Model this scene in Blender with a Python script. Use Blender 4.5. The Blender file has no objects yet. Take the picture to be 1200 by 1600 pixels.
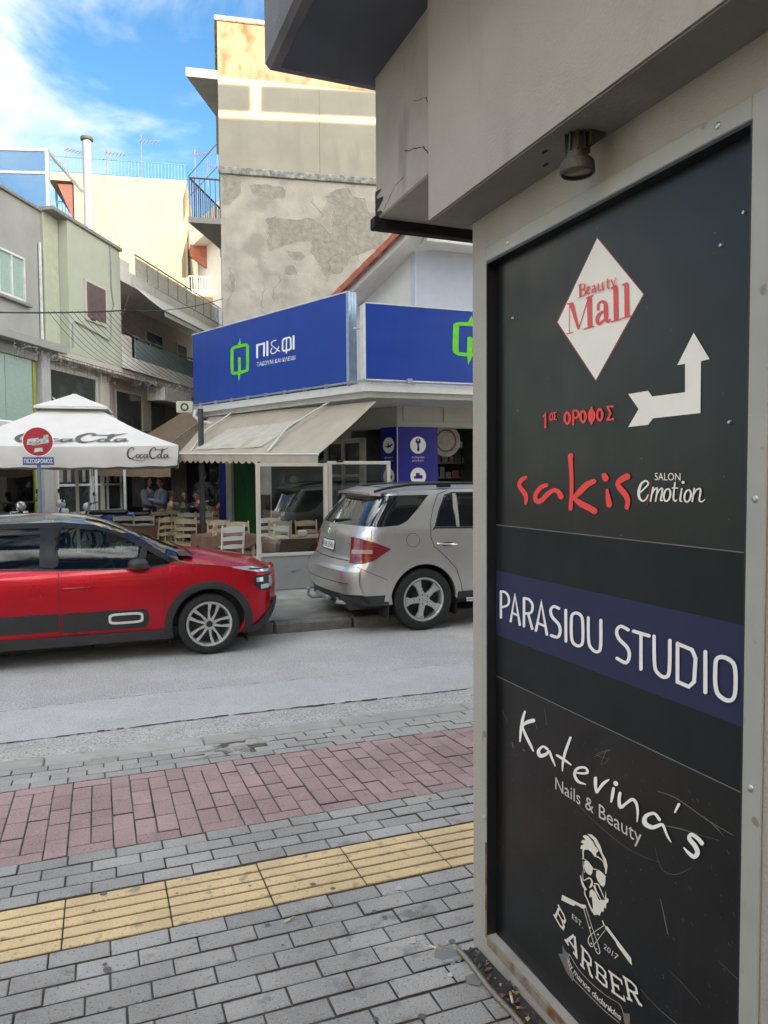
import bpy, math, random
from math import sin, cos, pi, radians, sqrt, atan2, hypot
from mathutils import Vector, Matrix
from mathutils.geometry import tessellate_polygon
random.seed(7)
S = bpy.context.scene
COL = S.collection

# ------------------------------------------------------------------ camera
cam_d = bpy.data.cameras.new('camera'); cam = bpy.data.objects.new('camera', cam_d); COL.objects.link(cam)
cam_d.sensor_fit = 'VERTICAL'; cam_d.sensor_height = 36; cam_d.sensor_width = 27
cam_d.lens = 36 * 1180 / 1600; cam_d.clip_start = .05; cam_d.clip_end = 3000
def set_cam():
    p, r, y = radians(2.7), radians(-.4), radians(20.7)
    fw = Vector((sin(y) * cos(p), cos(y) * cos(p), -sin(p))); rr = Vector((cos(y), -sin(y), 0)); up = rr.cross(fw)
    r2 = rr * cos(r) + up * sin(r); u2 = -rr * sin(r) + up * cos(r)
    m = Matrix((r2, u2, -fw)).transposed().to_4x4(); m.translation = (0, 0, 1.84); cam.matrix_world = m
set_cam(); S.camera = cam
# ------------------------------------------------------------------ light
SUN_EL, SUN_AZ = radians(15), atan2(.25, -1.0)          # direction towards the sun, behind the camera
sd = Vector((.25, -1, 0)).normalized() * cos(SUN_EL) + Vector((0, 0, sin(SUN_EL)))
sun_d = bpy.data.lights.new('sun', 'SUN'); sun_d.energy = 2.0; sun_d.angle = radians(.5); sun_d.color = (1, .80, .52)
sun = bpy.data.objects.new('sun', sun_d); COL.objects.link(sun)
sun.rotation_euler = sd.to_track_quat('Z', 'Y').to_euler(); sun.location = (10, -40, 40)
W = bpy.data.worlds.new('World'); S.world = W; W.use_nodes = True
nt = W.node_tree; nt.nodes.clear(); N = nt.nodes.new; L = nt.links.new
out = N('ShaderNodeOutputWorld'); bg = N('ShaderNodeBackground'); sky = N('ShaderNodeTexSky'); sky.sky_type = 'NISHITA'
sky.sun_disc = False; sky.sun_elevation = SUN_EL; sky.sun_rotation = pi - atan2(.25, 1.0) ; sky.air_density = 1.0; sky.dust_density = .6; sky.ozone_density = 1.6
bg.inputs['Strength'].default_value = .15
tc = N('ShaderNodeTexCoord'); mp = N('ShaderNodeMapping'); mp.inputs['Scale'].default_value = (1, 1, 2.2); mp.inputs['Location'].default_value = (.32, .1, .25); mp.inputs['Rotation'].default_value = (0, .35, .5)
n1 = N('ShaderNodeTexNoise'); n1.inputs['Scale'].default_value = 3.1; n1.inputs['Detail'].default_value = 7; n1.inputs['Roughness'].default_value = .55; n1.inputs['Distortion'].default_value = .5
rp = N('ShaderNodeValToRGB'); rp.color_ramp.elements[0].position = .46; rp.color_ramp.elements[0].color = (0, 0, 0, 1); rp.color_ramp.elements[1].position = .70
rp.color_ramp.elements[1].color = (.95, .95, .95, 1); rp.color_ramp.interpolation = 'EASE'
mx = N('ShaderNodeMixRGB')
hs = N('ShaderNodeHueSaturation'); hs.inputs['Saturation'].default_value = 1.28; hs.inputs['Value'].default_value = .185
L(tc.outputs['Generated'], mp.inputs[0]); L(mp.outputs[0], n1.inputs[0]); L(n1.outputs[0], rp.inputs[0]); L(sky.outputs[0], hs.inputs['Color'])
# clouds glow towards the sun, as thin clouds do
dt = N('ShaderNodeVectorMath'); dt.operation = 'DOT_PRODUCT'; dt.inputs[1].default_value = sd
ph = N('ShaderNodeMapRange'); ph.inputs[1].default_value = -.3; ph.inputs[2].default_value = 1; ph.inputs[3].default_value = 1; ph.inputs[4].default_value = 10
cm = N('ShaderNodeVectorMath'); cm.operation = 'SCALE'; cm.inputs[0].default_value = (1.15, 1.14, 1.11)
L(tc.outputs['Generated'], dt.inputs[0]); L(dt.outputs['Value'], ph.inputs[0]); L(ph.outputs[0], cm.inputs['Scale']); L(cm.outputs[0], mx.inputs[2])
L(rp.outputs[0], mx.inputs[0]); L(hs.outputs[0], mx.inputs[1]); L(mx.outputs[0], bg.inputs[0]); L(bg.outputs[0], out.inputs[0])
S.view_settings.view_transform = 'Standard'; S.view_settings.look = 'None'; S.view_settings.gamma = 1
S.view_settings.use_curve_mapping = False; S.view_settings.exposure = 3.33
S.render.engine = 'CYCLES'; S.cycles.max_bounces = 8; S.cycles.transparent_max_bounces = 16

# ------------------------------------------------------------------ materials
MATS = {}
def mat(name, col, rough=.6, metal=0, var=.12, scale=6, bump=0, bscale=80, rand=0, streak=None, coat=0, blot=None, spec=.5, speck=None, alpha=1, emit=None, wp=False):
    """procedural Principled: colour noise, fine relief, optional vertical streaks, blotches, specks, per-object variation"""
    m = bpy.data.materials.new(name); m.use_nodes = True; t = m.node_tree; n = t.nodes; b = n['Principled BSDF']; l = t.links.new
    c = (*col, 1); b.inputs['Roughness'].default_value = rough; b.inputs['Metallic'].default_value = metal
    b.inputs['Specular IOR Level'].default_value = spec; b.inputs['Coat Weight'].default_value = coat; b.inputs['Coat Roughness'].default_value = .03
    if alpha < 1: b.inputs['Alpha'].default_value = alpha
    if emit: b.inputs['Emission Color'].default_value = (*emit, 1); b.inputs['Emission Strength'].default_value = 1
    o = n.new('ShaderNodeNewGeometry').outputs['Position'] if wp else n.new('ShaderNodeTexCoord').outputs['Object']
    def noise(sc, det=5, mapscale=None, src=o):
        x = n.new('ShaderNodeTexNoise'); x.inputs['Scale'].default_value = sc; x.inputs['Detail'].default_value = det
        if mapscale:
            k = n.new('ShaderNodeMapping'); k.inputs['Scale'].default_value = mapscale; l(src, k.inputs[0]); src = k.outputs[0]
        l(src, x.inputs[0]); return x.outputs[0]
    def ramp(src, a, bb):
        r = n.new('ShaderNodeMapRange'); r.inputs[1].default_value = a; r.inputs[2].default_value = bb; l(src, r.inputs[0]); return r.outputs[0]
    def mix(f, a, bb):
        x = n.new('ShaderNodeMixRGB')
        if isinstance(f, float): x.inputs[0].default_value = f
        else: l(f, x.inputs[0])
        for i, v in ((1, a), (2, bb)):
            if isinstance(v, tuple): x.inputs[i].default_value = v
            else: l(v, x.inputs[i])
        return x.outputs[0]
    lo = tuple(v * (1 - var) for v in col) + (1,); hi = tuple(min(1, v * (1 + var)) for v in col) + (1,)
    cur = mix(ramp(noise(scale), .3, .7), lo, hi)
    if blot: cur = mix(ramp(noise(blot[1], 6), blot[2], blot[2] + blot[3]), cur, (*blot[0], 1))
    if streak: cur = mix(ramp(noise(streak[1], 5, (1, 1, streak[2])), streak[3], streak[3] + .2), cur, (*streak[0], 1))
    if speck:
        cur = mix(ramp(noise(speck[1], 2), speck[2], speck[2] + .08), cur, (*speck[0], 1))
        cur = mix(ramp(noise(speck[1] * .8, 2, (1, 1, 1.1)), speck[2] + .02, speck[2] + .1), cur, tuple(v * .5 for v in col) + (1,))
    if rand:
        oi = n.new('ShaderNodeObjectInfo'); h = n.new('ShaderNodeHueSaturation'); r = n.new('ShaderNodeMapRange')
        r.inputs[3].default_value = 1 - rand; r.inputs[4].default_value = 1 + rand; l(oi.outputs['Random'], r.inputs[0]); l(r.outputs[0], h.inputs['Value']); l(cur, h.inputs['Color']); cur = h.outputs[0]
    l(cur, b.inputs['Base Color'])
    if bump:
        bp = n.new('ShaderNodeBump'); bp.inputs['Strength'].default_value = min(1, bump); bp.inputs['Distance'].default_value = .01 * max(1, bump); l(noise(bscale, 6), bp.inputs['Height']); l(bp.outputs[0], b.inputs['Normal'])
    rr = n.new('ShaderNodeMapRange'); rr.inputs[1].default_value = .3; rr.inputs[2].default_value = .7; rr.inputs[3].default_value = max(0, rough * .85); rr.inputs[4].default_value = min(1, rough * 1.15)
    l(noise(scale * 2.3), rr.inputs[0]); l(rr.outputs[0], b.inputs['Roughness'])
    MATS[name] = m; return m
def glass(name, tint, ref=1.0, rough=.0, base=.06, ior=1.5):
    m = bpy.data.materials.new(name); m.use_nodes = True; t = m.node_tree; n = t.nodes; n.clear(); l = t.links.new
    o = n.new('ShaderNodeOutputMaterial'); mxs = n.new('ShaderNodeMixShader'); tr = n.new('ShaderNodeBsdfTransparent'); g = n.new('ShaderNodeBsdfGlossy'); f = n.new('ShaderNodeFresnel')
    f.inputs[0].default_value = ior; tr.inputs[0].default_value = (*tint, 1); g.inputs['Roughness'].default_value = rough; g.inputs['Color'].default_value = (ref, ref, ref, 1)
    a = n.new('ShaderNodeMath'); a.operation = 'ADD'; a.inputs[1].default_value = base; a.use_clamp = True; l(f.outputs[0], a.inputs[0])
    l(a.outputs[0], mxs.inputs[0]); l(tr.outputs[0], mxs.inputs[1]); l(g.outputs[0], mxs.inputs[2]); l(mxs.outputs[0], o.inputs[0]); MATS[name] = m; return m
M = MATS
mat('road', (.43, .415, .40), .88, var=.12, scale=1.6, bump=1.0, bscale=90, speck=((.60, .58, .55), 80, .56), blot=((.33, .32, .31), .7, .48, .22))
mat('road_edge', (.42, .405, .38), .9, var=.16, scale=5, bump=1, bscale=110, speck=((.60, .58, .54), 75, .55))
mat('road_band', (.455, .445, .435), .85, var=.06, scale=2.5, bump=.7, bscale=110, speck=((.58, .57, .54), 95, .585), blot=((.40, .39, .38), 1.3, .5, .2))
mat('tar', (.035, .035, .035), .8)
mat('joint', (.095, .085, .072), .95, var=.5, scale=12, bump=.5, blot=((.13, .115, .09), 3, .5, .2))
mat('paver_grey', (.385, .367, .342), .88, var=.22, scale=2.2, bump=.9, bscale=150, rand=.11, speck=((.47, .46, .44), 130, .60), blot=((.25, .24, .228), 9, .60, .12), wp=True)
mat('paver_light', (.37, .357, .332), .88, var=.15, scale=2.2, bump=.8, bscale=150, rand=.11, speck=((.5, .49, .47), 130, .6), wp=True)
mat('paver_red', (.385, .262, .25), .88, var=.16, scale=2.0, bump=.8, bscale=150, rand=.11, speck=((.5, .40, .38), 130, .6), blot=((.27, .21, .20), 5, .56, .2), wp=True)
mat('tactile', (.70, .515, .28), .85, var=.14, scale=4, bump=.6, bscale=140, rand=.05, blot=((.38, .30, .19), 14, .60, .10), speck=((.72, .58, .36), 120, .6), wp=True)
mat('groove_dirt_shade', (.12, .085, .05), .95, var=.3, scale=20, wp=True)
mat('kerb', (.37, .355, .32), .9, var=.15, scale=6, bump=.5, bscale=120, rand=.1, blot=((.17, .16, .14), 5, .55, .2))
mat('kerb_dark', (.17, .163, .152), .9, var=.25, scale=8, bump=.5, bscale=100, rand=.1)
mat('far_paving', (.25, .248, .215), .9, var=.18, scale=3, bump=.5, bscale=60, blot=((.13, .13, .115), 2, .5, .2))
mat('plaza', (.17, .168, .16), .9, var=.15, scale=4, bump=.3)
mat('render_own', (.41, .378, .335), .85, var=.07, scale=3, bump=.35, bscale=150, streak=((.33, .305, .27), 7, .2, .58), blot=((.37, .34, .30), 1.6, .5, .2))
mat('render_dark', (.37, .34, .30), .85, var=.08, scale=4, bump=.35, bscale=150, streak=((.17, .155, .135), 6, .3, .6))
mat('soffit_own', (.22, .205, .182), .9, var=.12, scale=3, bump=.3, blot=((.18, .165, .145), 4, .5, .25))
mat('burnt', (.012, .011, .01), .9)
mat('slab', (.17, .17, .18), .9, var=.15, scale=4, bump=.4, blot=((.10, .10, .11), 3, .5, .3))
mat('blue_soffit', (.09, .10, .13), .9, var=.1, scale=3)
mat('frame_grey', (.36, .355, .325), .55, var=.07, scale=6, bump=.1, bscale=40, blot=((.25, .2, .14), 16, .66, .06))
mat('rusty', (.27, .23, .18), .8, var=.2, scale=10, bump=.5, bscale=90, blot=((.16, .075, .03), 13, .50, .12), streak=((.22, .12, .06), 20, .4, .55))
mat('recess_shade', (.012, .012, .015), .5)
mat('board', (.008, .008, .009), .36, var=.25, scale=2.5, bump=.06, bscale=5, blot=((.016, .0155, .015), 3, .5, .3), spec=.35, streak=((.022, .021, .02), 9, .12, .62), speck=((.12, .12, .12), 60, .745))
mat('board_mid', (.010, .013, .014), .55, var=.05, scale=2.5, spec=.25)
mat('navy', (.027, .030, .078), .55, var=.05, scale=3, spec=.2)
mat('white_print', (.85, .81, .74), .55, var=.04, scale=9)
mat('white_clean', (.88, .86, .83), .5, var=.03)
mat('cream_print', (.78, .73, .61), .55, var=.05, scale=20)
mat('thin_print', (.62, .58, .53), .55); mat('scratch', (.16, .155, .15), .7); mat('tail_print', (.16, .145, .135), .6)
mat('red_print', (.85, .05, .045), .5, var=.05); mat('pink_print', (.70, .085, .08), .5, var=.05); mat('dark_red', (.25, .03, .03), .5)
mat('metal', (.5, .5, .5), .35, metal=.9); mat('galv', (.36, .37, .37), .5, metal=.6, var=.15, scale=12); mat('conduit', (.27, .245, .20), .5, metal=.5)
mat('lamp_body', (.07, .064, .05), .55, metal=.3, bump=.2); mat('lamp_glass', (.16, .14, .10), .15, spec=.8)
mat('black', (.012, .012, .012), .5); mat('black_plastic', (.022, .022, .024), .55, bump=.15, bscale=300); mat('rubber', (.016, .016, .016), .8, bump=.15, bscale=120)
mat('car_red', (.46, .002, .014), .3, metal=.45, var=.02, scale=1, coat=.5, spec=.3)
mat('car_black', (.012, .013, .02), .18, coat=1); mat('car_silver', (.58, .56, .53), .33, metal=.75, var=.03, coat=.9)
mat('pillar_black', (.008, .008, .009), .3, spec=.25)
mat('grey_trim', (.035, .036, .038), .6); mat('alloy', (.60, .60, .59), .32, metal=.7, var=.05); mat('chrome', (.8, .8, .8), .12, metal=1)
mat('lens_red', (.20, .004, .008), .12, coat=1); mat('lens_pink', (.42, .26, .25), .15, coat=1); mat('lens_clear', (.55, .57, .6), .1, coat=1, metal=.3)
mat('dark_glass', (.006, .007, .009), .04, spec=.9, coat=.6); mat('brown_glass', (.012, .011, .01), .03, spec=1.0, coat=1)
mat('interior', (.03, .03, .033), .8); mat('plate', (.7, .7, .66), .4); mat('plate_blue', (.02, .05, .35), .4)
mat('stone_debris', (.14, .10, .07), .9, var=.4, scale=30); mat('butt', (.68, .62, .52), .8); mat('butt_filter', (.55, .3, .1), .8); mat('gum', (.6, .58, .54), .7); mat('wet', (.20, .20, .185), .7); mat('stain', (.13, .128, .122), .9)
mat('sign_blue', (.007, .045, .30), .38, var=.05, scale=1.5, spec=.5); mat('sign_edge', (.33, .42, .52), .4, metal=.3); mat('lime', (.14, .62, .01), .5)
mat('poster_blue', (.004, .006, .25), .35); mat('white_paint', (.62, .61, .58), .7, var=.06, streak=((.48, .45, .40), 5, .3, .62))
mat('awning_white', (.82, .79, .72), .85, var=.05, streak=((.66, .62, .55), 4, .3, .62))
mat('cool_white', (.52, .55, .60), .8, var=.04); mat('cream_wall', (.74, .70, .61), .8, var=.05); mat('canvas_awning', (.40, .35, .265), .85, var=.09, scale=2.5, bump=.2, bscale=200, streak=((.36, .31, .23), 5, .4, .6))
mat('canvas_patch', (.48, .44, .36), .8); mat('canvas_white', (.56, .535, .50), .85, var=.04, scale=3, bump=.15, bscale=150); mat('canvas_brown', (.19, .13, .08), .9, var=.08); mat('canvas_tan', (.30, .22, .13), .9)
mat('coke_print', (.085, .08, .075), .7); mat('tile_red', (.42, .13, .075), .8, var=.2, scale=8)
mat('tall_top', (.18, .15, .105), .9, var=.18, scale=1.6, bump=.5, bscale=25, streak=((.11, .075, .035), 3.0, .5, .48))
mat('tall_mid', (.34, .31, .235), .9, var=.08, scale=1.2, bump=.3, bscale=30, streak=((.30, .27, .205), 2.5, .2, .55))
mat('tall_low', (.39, .355, .29), .9, var=.14, scale=1.8, bump=.8, bscale=18, blot=((.30, .27, .22), 1.5, .52, .12), streak=((.33, .30, .25), 4, .4, .6))
mat('tall_bare', (.275, .25, .20), .95, var=.18, scale=6, bump=1.6, bscale=14, blot=((.33, .30, .24), 3, .5, .2)); mat('ledge', (.26, .25, .22), .95, var=.5, scale=9, bump=.5)
mat('flake_edge', (.46, .42, .34), .9, var=.1)
mat('cream_bldg', (.25, .215, .15), .85, var=.06, scale=.6, bump=.2, streak=((.31, .21, .11), 1.1, .15, .62)); mat('ochre', (.50, .32, .16), .85, var=.15)
mat('slab_soffit', (.26, .245, .22), .9, var=.1); mat('grey_wall', (.34, .335, .30), .9, var=.08, scale=1.6, streak=((.32, .32, .28), 3, .3, .58))
mat('green_wall', (.45, .46, .355), .9, var=.06, scale=1.2, streak=((.40, .42, .32), 3.5, .25, .6)); mat('green_strip', (.44, .45, .33), .9, var=.08); mat('pale_wall', (.84, .81, .74), .9, var=.07, streak=((.62, .60, .55), 3, .3, .6))
mat('soffit_grey', (.33, .32, .30), .9, var=.1); mat('taupe', (.52, .46, .39), .9, var=.08); mat('shutter', (.15, .10, .095), .7); mat('shutter_dark', (.05, .04, .045), .7)
mat('mint', (.36, .46, .40), .25, var=.04); mat('balcony_glass', (.22, .30, .31), .2, var=.06, coat=.4); mat('frosted', (.72, .68, .58), .3); mat('alu_white', (.66, .65, .62), .5); mat('blue_rail', (.05, .14, .34), .5); mat('brown_rail', (.13, .085, .065), .6)
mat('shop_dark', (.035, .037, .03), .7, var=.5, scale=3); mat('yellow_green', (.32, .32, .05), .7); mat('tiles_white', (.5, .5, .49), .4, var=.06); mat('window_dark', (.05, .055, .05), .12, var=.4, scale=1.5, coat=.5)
mat('curtain', (.27, .25, .22), .9, var=.2, scale=9); mat('maroon', (.10, .035, .03), .7); mat('green_panel', (.015, .12, .03), .6, var=.2, scale=3); mat('royal_blue', (.01, .03, .35), .5)
mat('chair_white', (.62, .60, .55), .6, var=.08); mat('chair_wood', (.38, .30, .20), .7, var=.15, scale=10); mat('straw', (.42, .30, .15), .9, var=.2, scale=40)
mat('cloth_brown', (.15, .085, .055), .9, var=.2, scale=8); mat('cloth_tan', (.42, .29, .19), .9, var=.15); mat('paper', (.7, .69, .66), .8)
mat('skin', (.42, .25, .18), .6); mat('hair_dark', (.02, .014, .012), .7); mat('hair_auburn', (.06, .018, .012), .7)
mat('coat_blue', (.14, .17, .23), .9); mat('coat_grey', (.13, .13, .17), .9); mat('coat_dark', (.025, .027, .03), .9); mat('coat_green', (.07, .075, .05), .9); mat('coat_rust', (.25, .13, .09), .9); mat('trousers', (.015, .02, .05), .9); mat('red_cloth', (.35, .02, .02), .8)
mat('pole_blue', (.12, .17, .24), .6, metal=.2); mat('sign_red', (.35, .008, .02), .4); mat('sign_plate', (.03, .07, .22), .4); mat('sticker', (.42, .44, .44), .6, var=.5, scale=30); mat('cable', (.02, .02, .02), .6); mat('bulb', (.33, .33, .31), .3)
mat('horn', (.50, .48, .36), .6); mat('steel_flue', (.30, .29, .28), .38, metal=.6, var=.1, scale=4); mat('bike_blue', (.03, .09, .28), .3, coat=.5); mat('goods_a', (.25, .25, .22), .6, var=.6, scale=14); mat('goods_y', (.65, .42, .02), .6); mat('goods_w', (.55, .55, .55), .6)
mat('ground', (.16, .155, .14), .95, var=.2, scale=.2); mat('yellow_bldg', (.62, .47, .24), .85, var=.08, scale=.5); mat('back_wall', (.55, .50, .42), .85, var=.08, scale=.5); mat('leaf', (.05, .08, .02), .7, var=.4, scale=10)
mat('enclosure_panel', (.27, .28, .27), .5, var=.04); mat('frame_cream', (.52, .49, .42), .6, var=.05); mat('pillar_grey', (.05, .05, .055), .6); mat('lintel', (.44, .44, .42), .8, var=.04)
glass('pane', (.80, .83, .82), base=.03); glass('car_pane', (.52, .57, .53), base=.0, ior=1.3); glass('car_pane_dark', (.03, .03, .035), base=.0, ior=1.3); glass('ws_pane', (.48, .53, .54), base=.06)
glass('plastic_sheet', (.86, .88, .87), rough=.03, base=.02); glass('shop_pane', (.6, .66, .6), base=.10); glass('roof_glass', (.62, .68, .70), base=.25, rough=.1)

# ------------------------------------------------------------------ mesh helpers
class MB:
    def __init__(s): s.v = []; s.f = []; s.m = []; s.mats = []; s.T = None
    def mi(s, m):
        if m is None: m = s.mats[0] if s.mats else 'black'
        if m not in s.mats: s.mats.append(m)
        return s.mats.index(m)
    def add(s, vs, fs, m=None):
        k = len(s.v); i = s.mi(m)
        for v in vs:
            s.v.append(tuple(s.T @ Vector(v)) if s.T else tuple(v))
        for f in fs: s.f.append(tuple(k + j for j in f)); s.m.append(i)
        return s
    def box(s, a, b, bev=0, m=None):
        (x0, y0, z0), (x1, y1, z1) = a, b
        x0, x1 = min(x0, x1), max(x0, x1); y0, y1 = min(y0, y1), max(y0, y1); z0, z1 = min(z0, z1), max(z0, z1)
        if not bev:
            return s.add([(x, y, z) for x in (x0, x1) for y in (y0, y1) for z in (z0, z1)], [(0, 1, 3, 2), (4, 6, 7, 5), (0, 4, 5, 1), (2, 3, 7, 6), (0, 2, 6, 4), (1, 5, 7, 3)], m)
        b_ = min(bev, (x1 - x0) / 2.1, (y1 - y0) / 2.1, (z1 - z0) / 2.1); vs = []; idx = {}
        for i, sx in enumerate((0, 1)):
            for j, sy in enumerate((0, 1)):
                for k, sz in enumerate((0, 1)):
                    X, Y, Z = (x0, x1)[i], (y0, y1)[j], (z0, z1)[k]; dx, dy, dz = (b_, -b_)[i], (b_, -b_)[j], (b_, -b_)[k]
                    idx[i, j, k] = len(vs); vs += [(X, Y + dy, Z + dz), (X + dx, Y, Z + dz), (X + dx, Y + dy, Z)]
        I = lambda i, j, k, a: idx[i, j, k] + a
        fs = []
        for i in (0, 1): fs.append([I(i, 0, 0, 0), I(i, 1, 0, 0), I(i, 1, 1, 0), I(i, 0, 1, 0)][::(1 if i else -1)])
        for j in (0, 1): fs.append([I(0, j, 0, 1), I(0, j, 1, 1), I(1, j, 1, 1), I(1, j, 0, 1)][::(1 if j else -1)])
        for k in (0, 1): fs.append([I(0, 0, k, 2), I(1, 0, k, 2), I(1, 1, k, 2), I(0, 1, k, 2)][::(1 if k else -1)])
        for i in (0, 1):
            for j in (0, 1): fs.append([I(i, j, 0, 0), I(i, j, 1, 0), I(i, j, 1, 1), I(i, j, 0, 1)][::(1 if i != j else -1)])
            for k in (0, 1): fs.append([I(i, 0, k, 0), I(i, 1, k, 0), I(i, 1, k, 2), I(i, 0, k, 2)][::(1 if i == k else -1)])
        for j in (0, 1):
            for k in (0, 1): fs.append([I(0, j, k, 1), I(1, j, k, 1), I(1, j, k, 2), I(0, j, k, 2)][::(1 if j != k else -1)])
        for i in (0, 1):
            for j in (0, 1):
                for k in (0, 1): fs.append([I(i, j, k, 0), I(i, j, k, 1), I(i, j, k, 2)][::(1 if (i + j + k) % 2 else -1)])
        return s.add(vs, fs, m)
    def tube(s, pts, r, n=8, m=None, closed=False, caps=True):
        P = [Vector(p) for p in pts]; R = r if isinstance(r, (list, tuple)) else [r] * len(P); vs = []; u = None; K = len(P)
        for i, p in enumerate(P):
            a = P[(i - 1) % K] if (closed or i) else p; b = P[(i + 1) % K] if (closed or i < K - 1) else p
            t = (b - a).normalized() if (b - a).length > 1e-9 else Vector((0, 0, 1))
            if u is None: u = t.orthogonal().normalized()
            u = (u - t * u.dot(t)); u = u.normalized() if u.length > 1e-6 else t.orthogonal().normalized(); w = t.cross(u)
            for k in range(n): vs.append(p + (u * cos(2 * pi * k / n) + w * sin(2 * pi * k / n)) * R[i])
        fs = []
        for i in range(K if closed else K - 1):
            j = (i + 1) % K
            for k in range(n): fs.append((i * n + k, i * n + (k + 1) % n, j * n + (k + 1) % n, j * n + k))
        if caps and not closed: fs += [tuple(range(n))[::-1], tuple((K - 1) * n + k for k in range(n))]
        return s.add(vs, fs, m)
    def lathe(s, prof, n=24, axis='Z', c=(0, 0, 0), m=None, caps=False, a0=0, a1=2 * pi):
        vs = []; full = abs(a1 - a0 - 2 * pi) < 1e-6; K = n if full else n + 1
        for i in range(K):
            a = a0 + (a1 - a0) * i / n
            for r, h in prof:
                x, y = r * cos(a), r * sin(a)
                vs.append({'Z': (c[0] + x, c[1] + y, c[2] + h), 'Y': (c[0] + x, c[1] + h, c[2] + y), 'X': (c[0] + h, c[1] + x, c[2] + y)}[axis])
        q = len(prof); fs = []
        for i in range(n):
            j = (i + 1) % K
            for k in range(q - 1): fs.append((i * q + k, j * q + k, j * q + k + 1, i * q + k + 1))
        if caps and full: fs += [tuple(i * q for i in range(K))[::-1], tuple(i * q + q - 1 for i in range(K))]
        return s.add(vs, fs, m)
    def prism(s, poly, a, b, plane='XZ', m=None):
        """outline in a plane, extruded from a to b along the third axis"""
        def P(p, h): return {'XZ': (p[0], h, p[1]), 'XY': (p[0], p[1], h), 'YZ': (h, p[0], p[1])}[plane]
        n = len(poly); vs = [P(p, a) for p in poly] + [P(p, b) for p in poly]
        tri = tessellate_polygon([[Vector((p[0], p[1], 0)) for p in poly]])
        fs = [tuple(t) for t in tri] + [tuple(n + i for i in t[::-1]) for t in tri] + [(i, (i + 1) % n, n + (i + 1) % n, n + i) for i in range(n)]
        return s.add(vs, fs, m)
    def slab4(s, p, off, m=None):
        """a quad of four points given a thickness vector"""
        p = [Vector(q) for q in p]; o = Vector(off); return s.add(p + [q + o for q in p], [(0, 1, 2, 3), (7, 6, 5, 4), (0, 4, 5, 1), (1, 5, 6, 2), (2, 6, 7, 3), (3, 7, 4, 0)], m)
    def mesh(s, name, mats=None, smooth=None):
        me = bpy.data.meshes.new(name); me.from_pydata(s.v, [], s.f)
        for m in s.mats: me.materials.append(M[m])
        if len(s.mats) > 1: me.polygons.foreach_set('material_index', s.m)
        if smooth is not None:
            me.polygons.foreach_set('use_smooth', [True] * len(me.polygons)); me.set_sharp_from_angle(angle=radians(smooth))
        me.update(); return me
    def fix(s, me):
        import bmesh
        b = bmesh.new(); b.from_mesh(me); bmesh.ops.recalc_face_normals(b, faces=b.faces); b.to_mesh(me); b.free()
    def build(s, name, m=None, parent=None, smooth=None, label=None, loc=None):
        if m:
            if not s.mats: s.mats = [m]
            elif s.mats[0] == 'black' and m != 'black' and 'black' not in s.__dict__.get('keep', ()): s.mats[0] = m
        me = s.mesh(name, smooth=smooth); s.fix(me)
        if smooth is not None: me.set_sharp_from_angle(angle=radians(smooth))
        o = bpy.data.objects.new(name, me); COL.objects.link(o); o.parent = parent
        if label: o['label'] = label
        if loc: o.location = loc
        return o
def mb(m=None):
    b = MB()
    if m: b.mats = [m]
    return b
def thing(name, label, cat, loc=(0, 0, 0), rz=0, group=None):
    o = bpy.data.objects.new(name, None); COL.objects.link(o); o.location = loc; o.rotation_euler = (0, 0, rz)
    o.empty_display_size = .2; o['label'] = label; o['category'] = cat
    if group: o['group'] = group
    return o
def tag(o, label, cat, group=None):
    o['label'] = label; o['category'] = cat
    if group: o['group'] = group
    return o
def inst(name, me, parent, loc=(0, 0, 0), rot=(0, 0, 0)):
    o = bpy.data.objects.new(name, me); COL.objects.link(o); o.parent = parent; o.location = loc; o.rotation_euler = rot; return o
def copy_tree(o, parent=None):
    c = o.copy(); COL.objects.link(c); c.parent = parent
    for ch in list(o.children): copy_tree(ch, c)
    return c
_g = {}
def glyphs(t):
    if t in _g: return _g[t]
    cu = bpy.data.curves.new('lettering', 'FONT'); cu.body = t; cu.resolution_u = 3; ob = bpy.data.objects.new('lettering', cu); COL.objects.link(ob)
    dg = bpy.context.evaluated_depsgraph_get(); me = ob.evaluated_get(dg).to_mesh()
    vs = [(v.co.x, v.co.y) for v in me.vertices]; fs = [tuple(p.vertices) for p in me.polygons]
    ob.evaluated_get(dg).to_mesh_clear(); bpy.data.objects.remove(ob); bpy.data.curves.remove(cu)
    _g[t] = (vs, fs); return _g[t]
def text_into(b, t, quad, y, m=None, cap=.73, single=False):
    """lettering mapped on a quad (bl, br, tl, tr), x-z plane at depth y"""
    vs, fs = glyphs(t)
    if not vs: return
    x0 = min(v[0] for v in vs); x1 = max(v[0] for v in vs); bl, br, tl, tr = quad
    def f(p):
        u = (p[0] - x0) / (x1 - x0); w = p[1] / cap
        return tuple((bl[i] * (1 - u) + br[i] * u) * (1 - w) + (tl[i] * (1 - u) + tr[i] * u) * w for i in (0, 1))
    q = [f(v) for v in vs]; b.add([(p[0], y, p[1]) for p in q], fs, m)
def rect(x0, x1, z0, z1): return ((x0, z0), (x1, z0), (x0, z1), (x1, z1))
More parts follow.
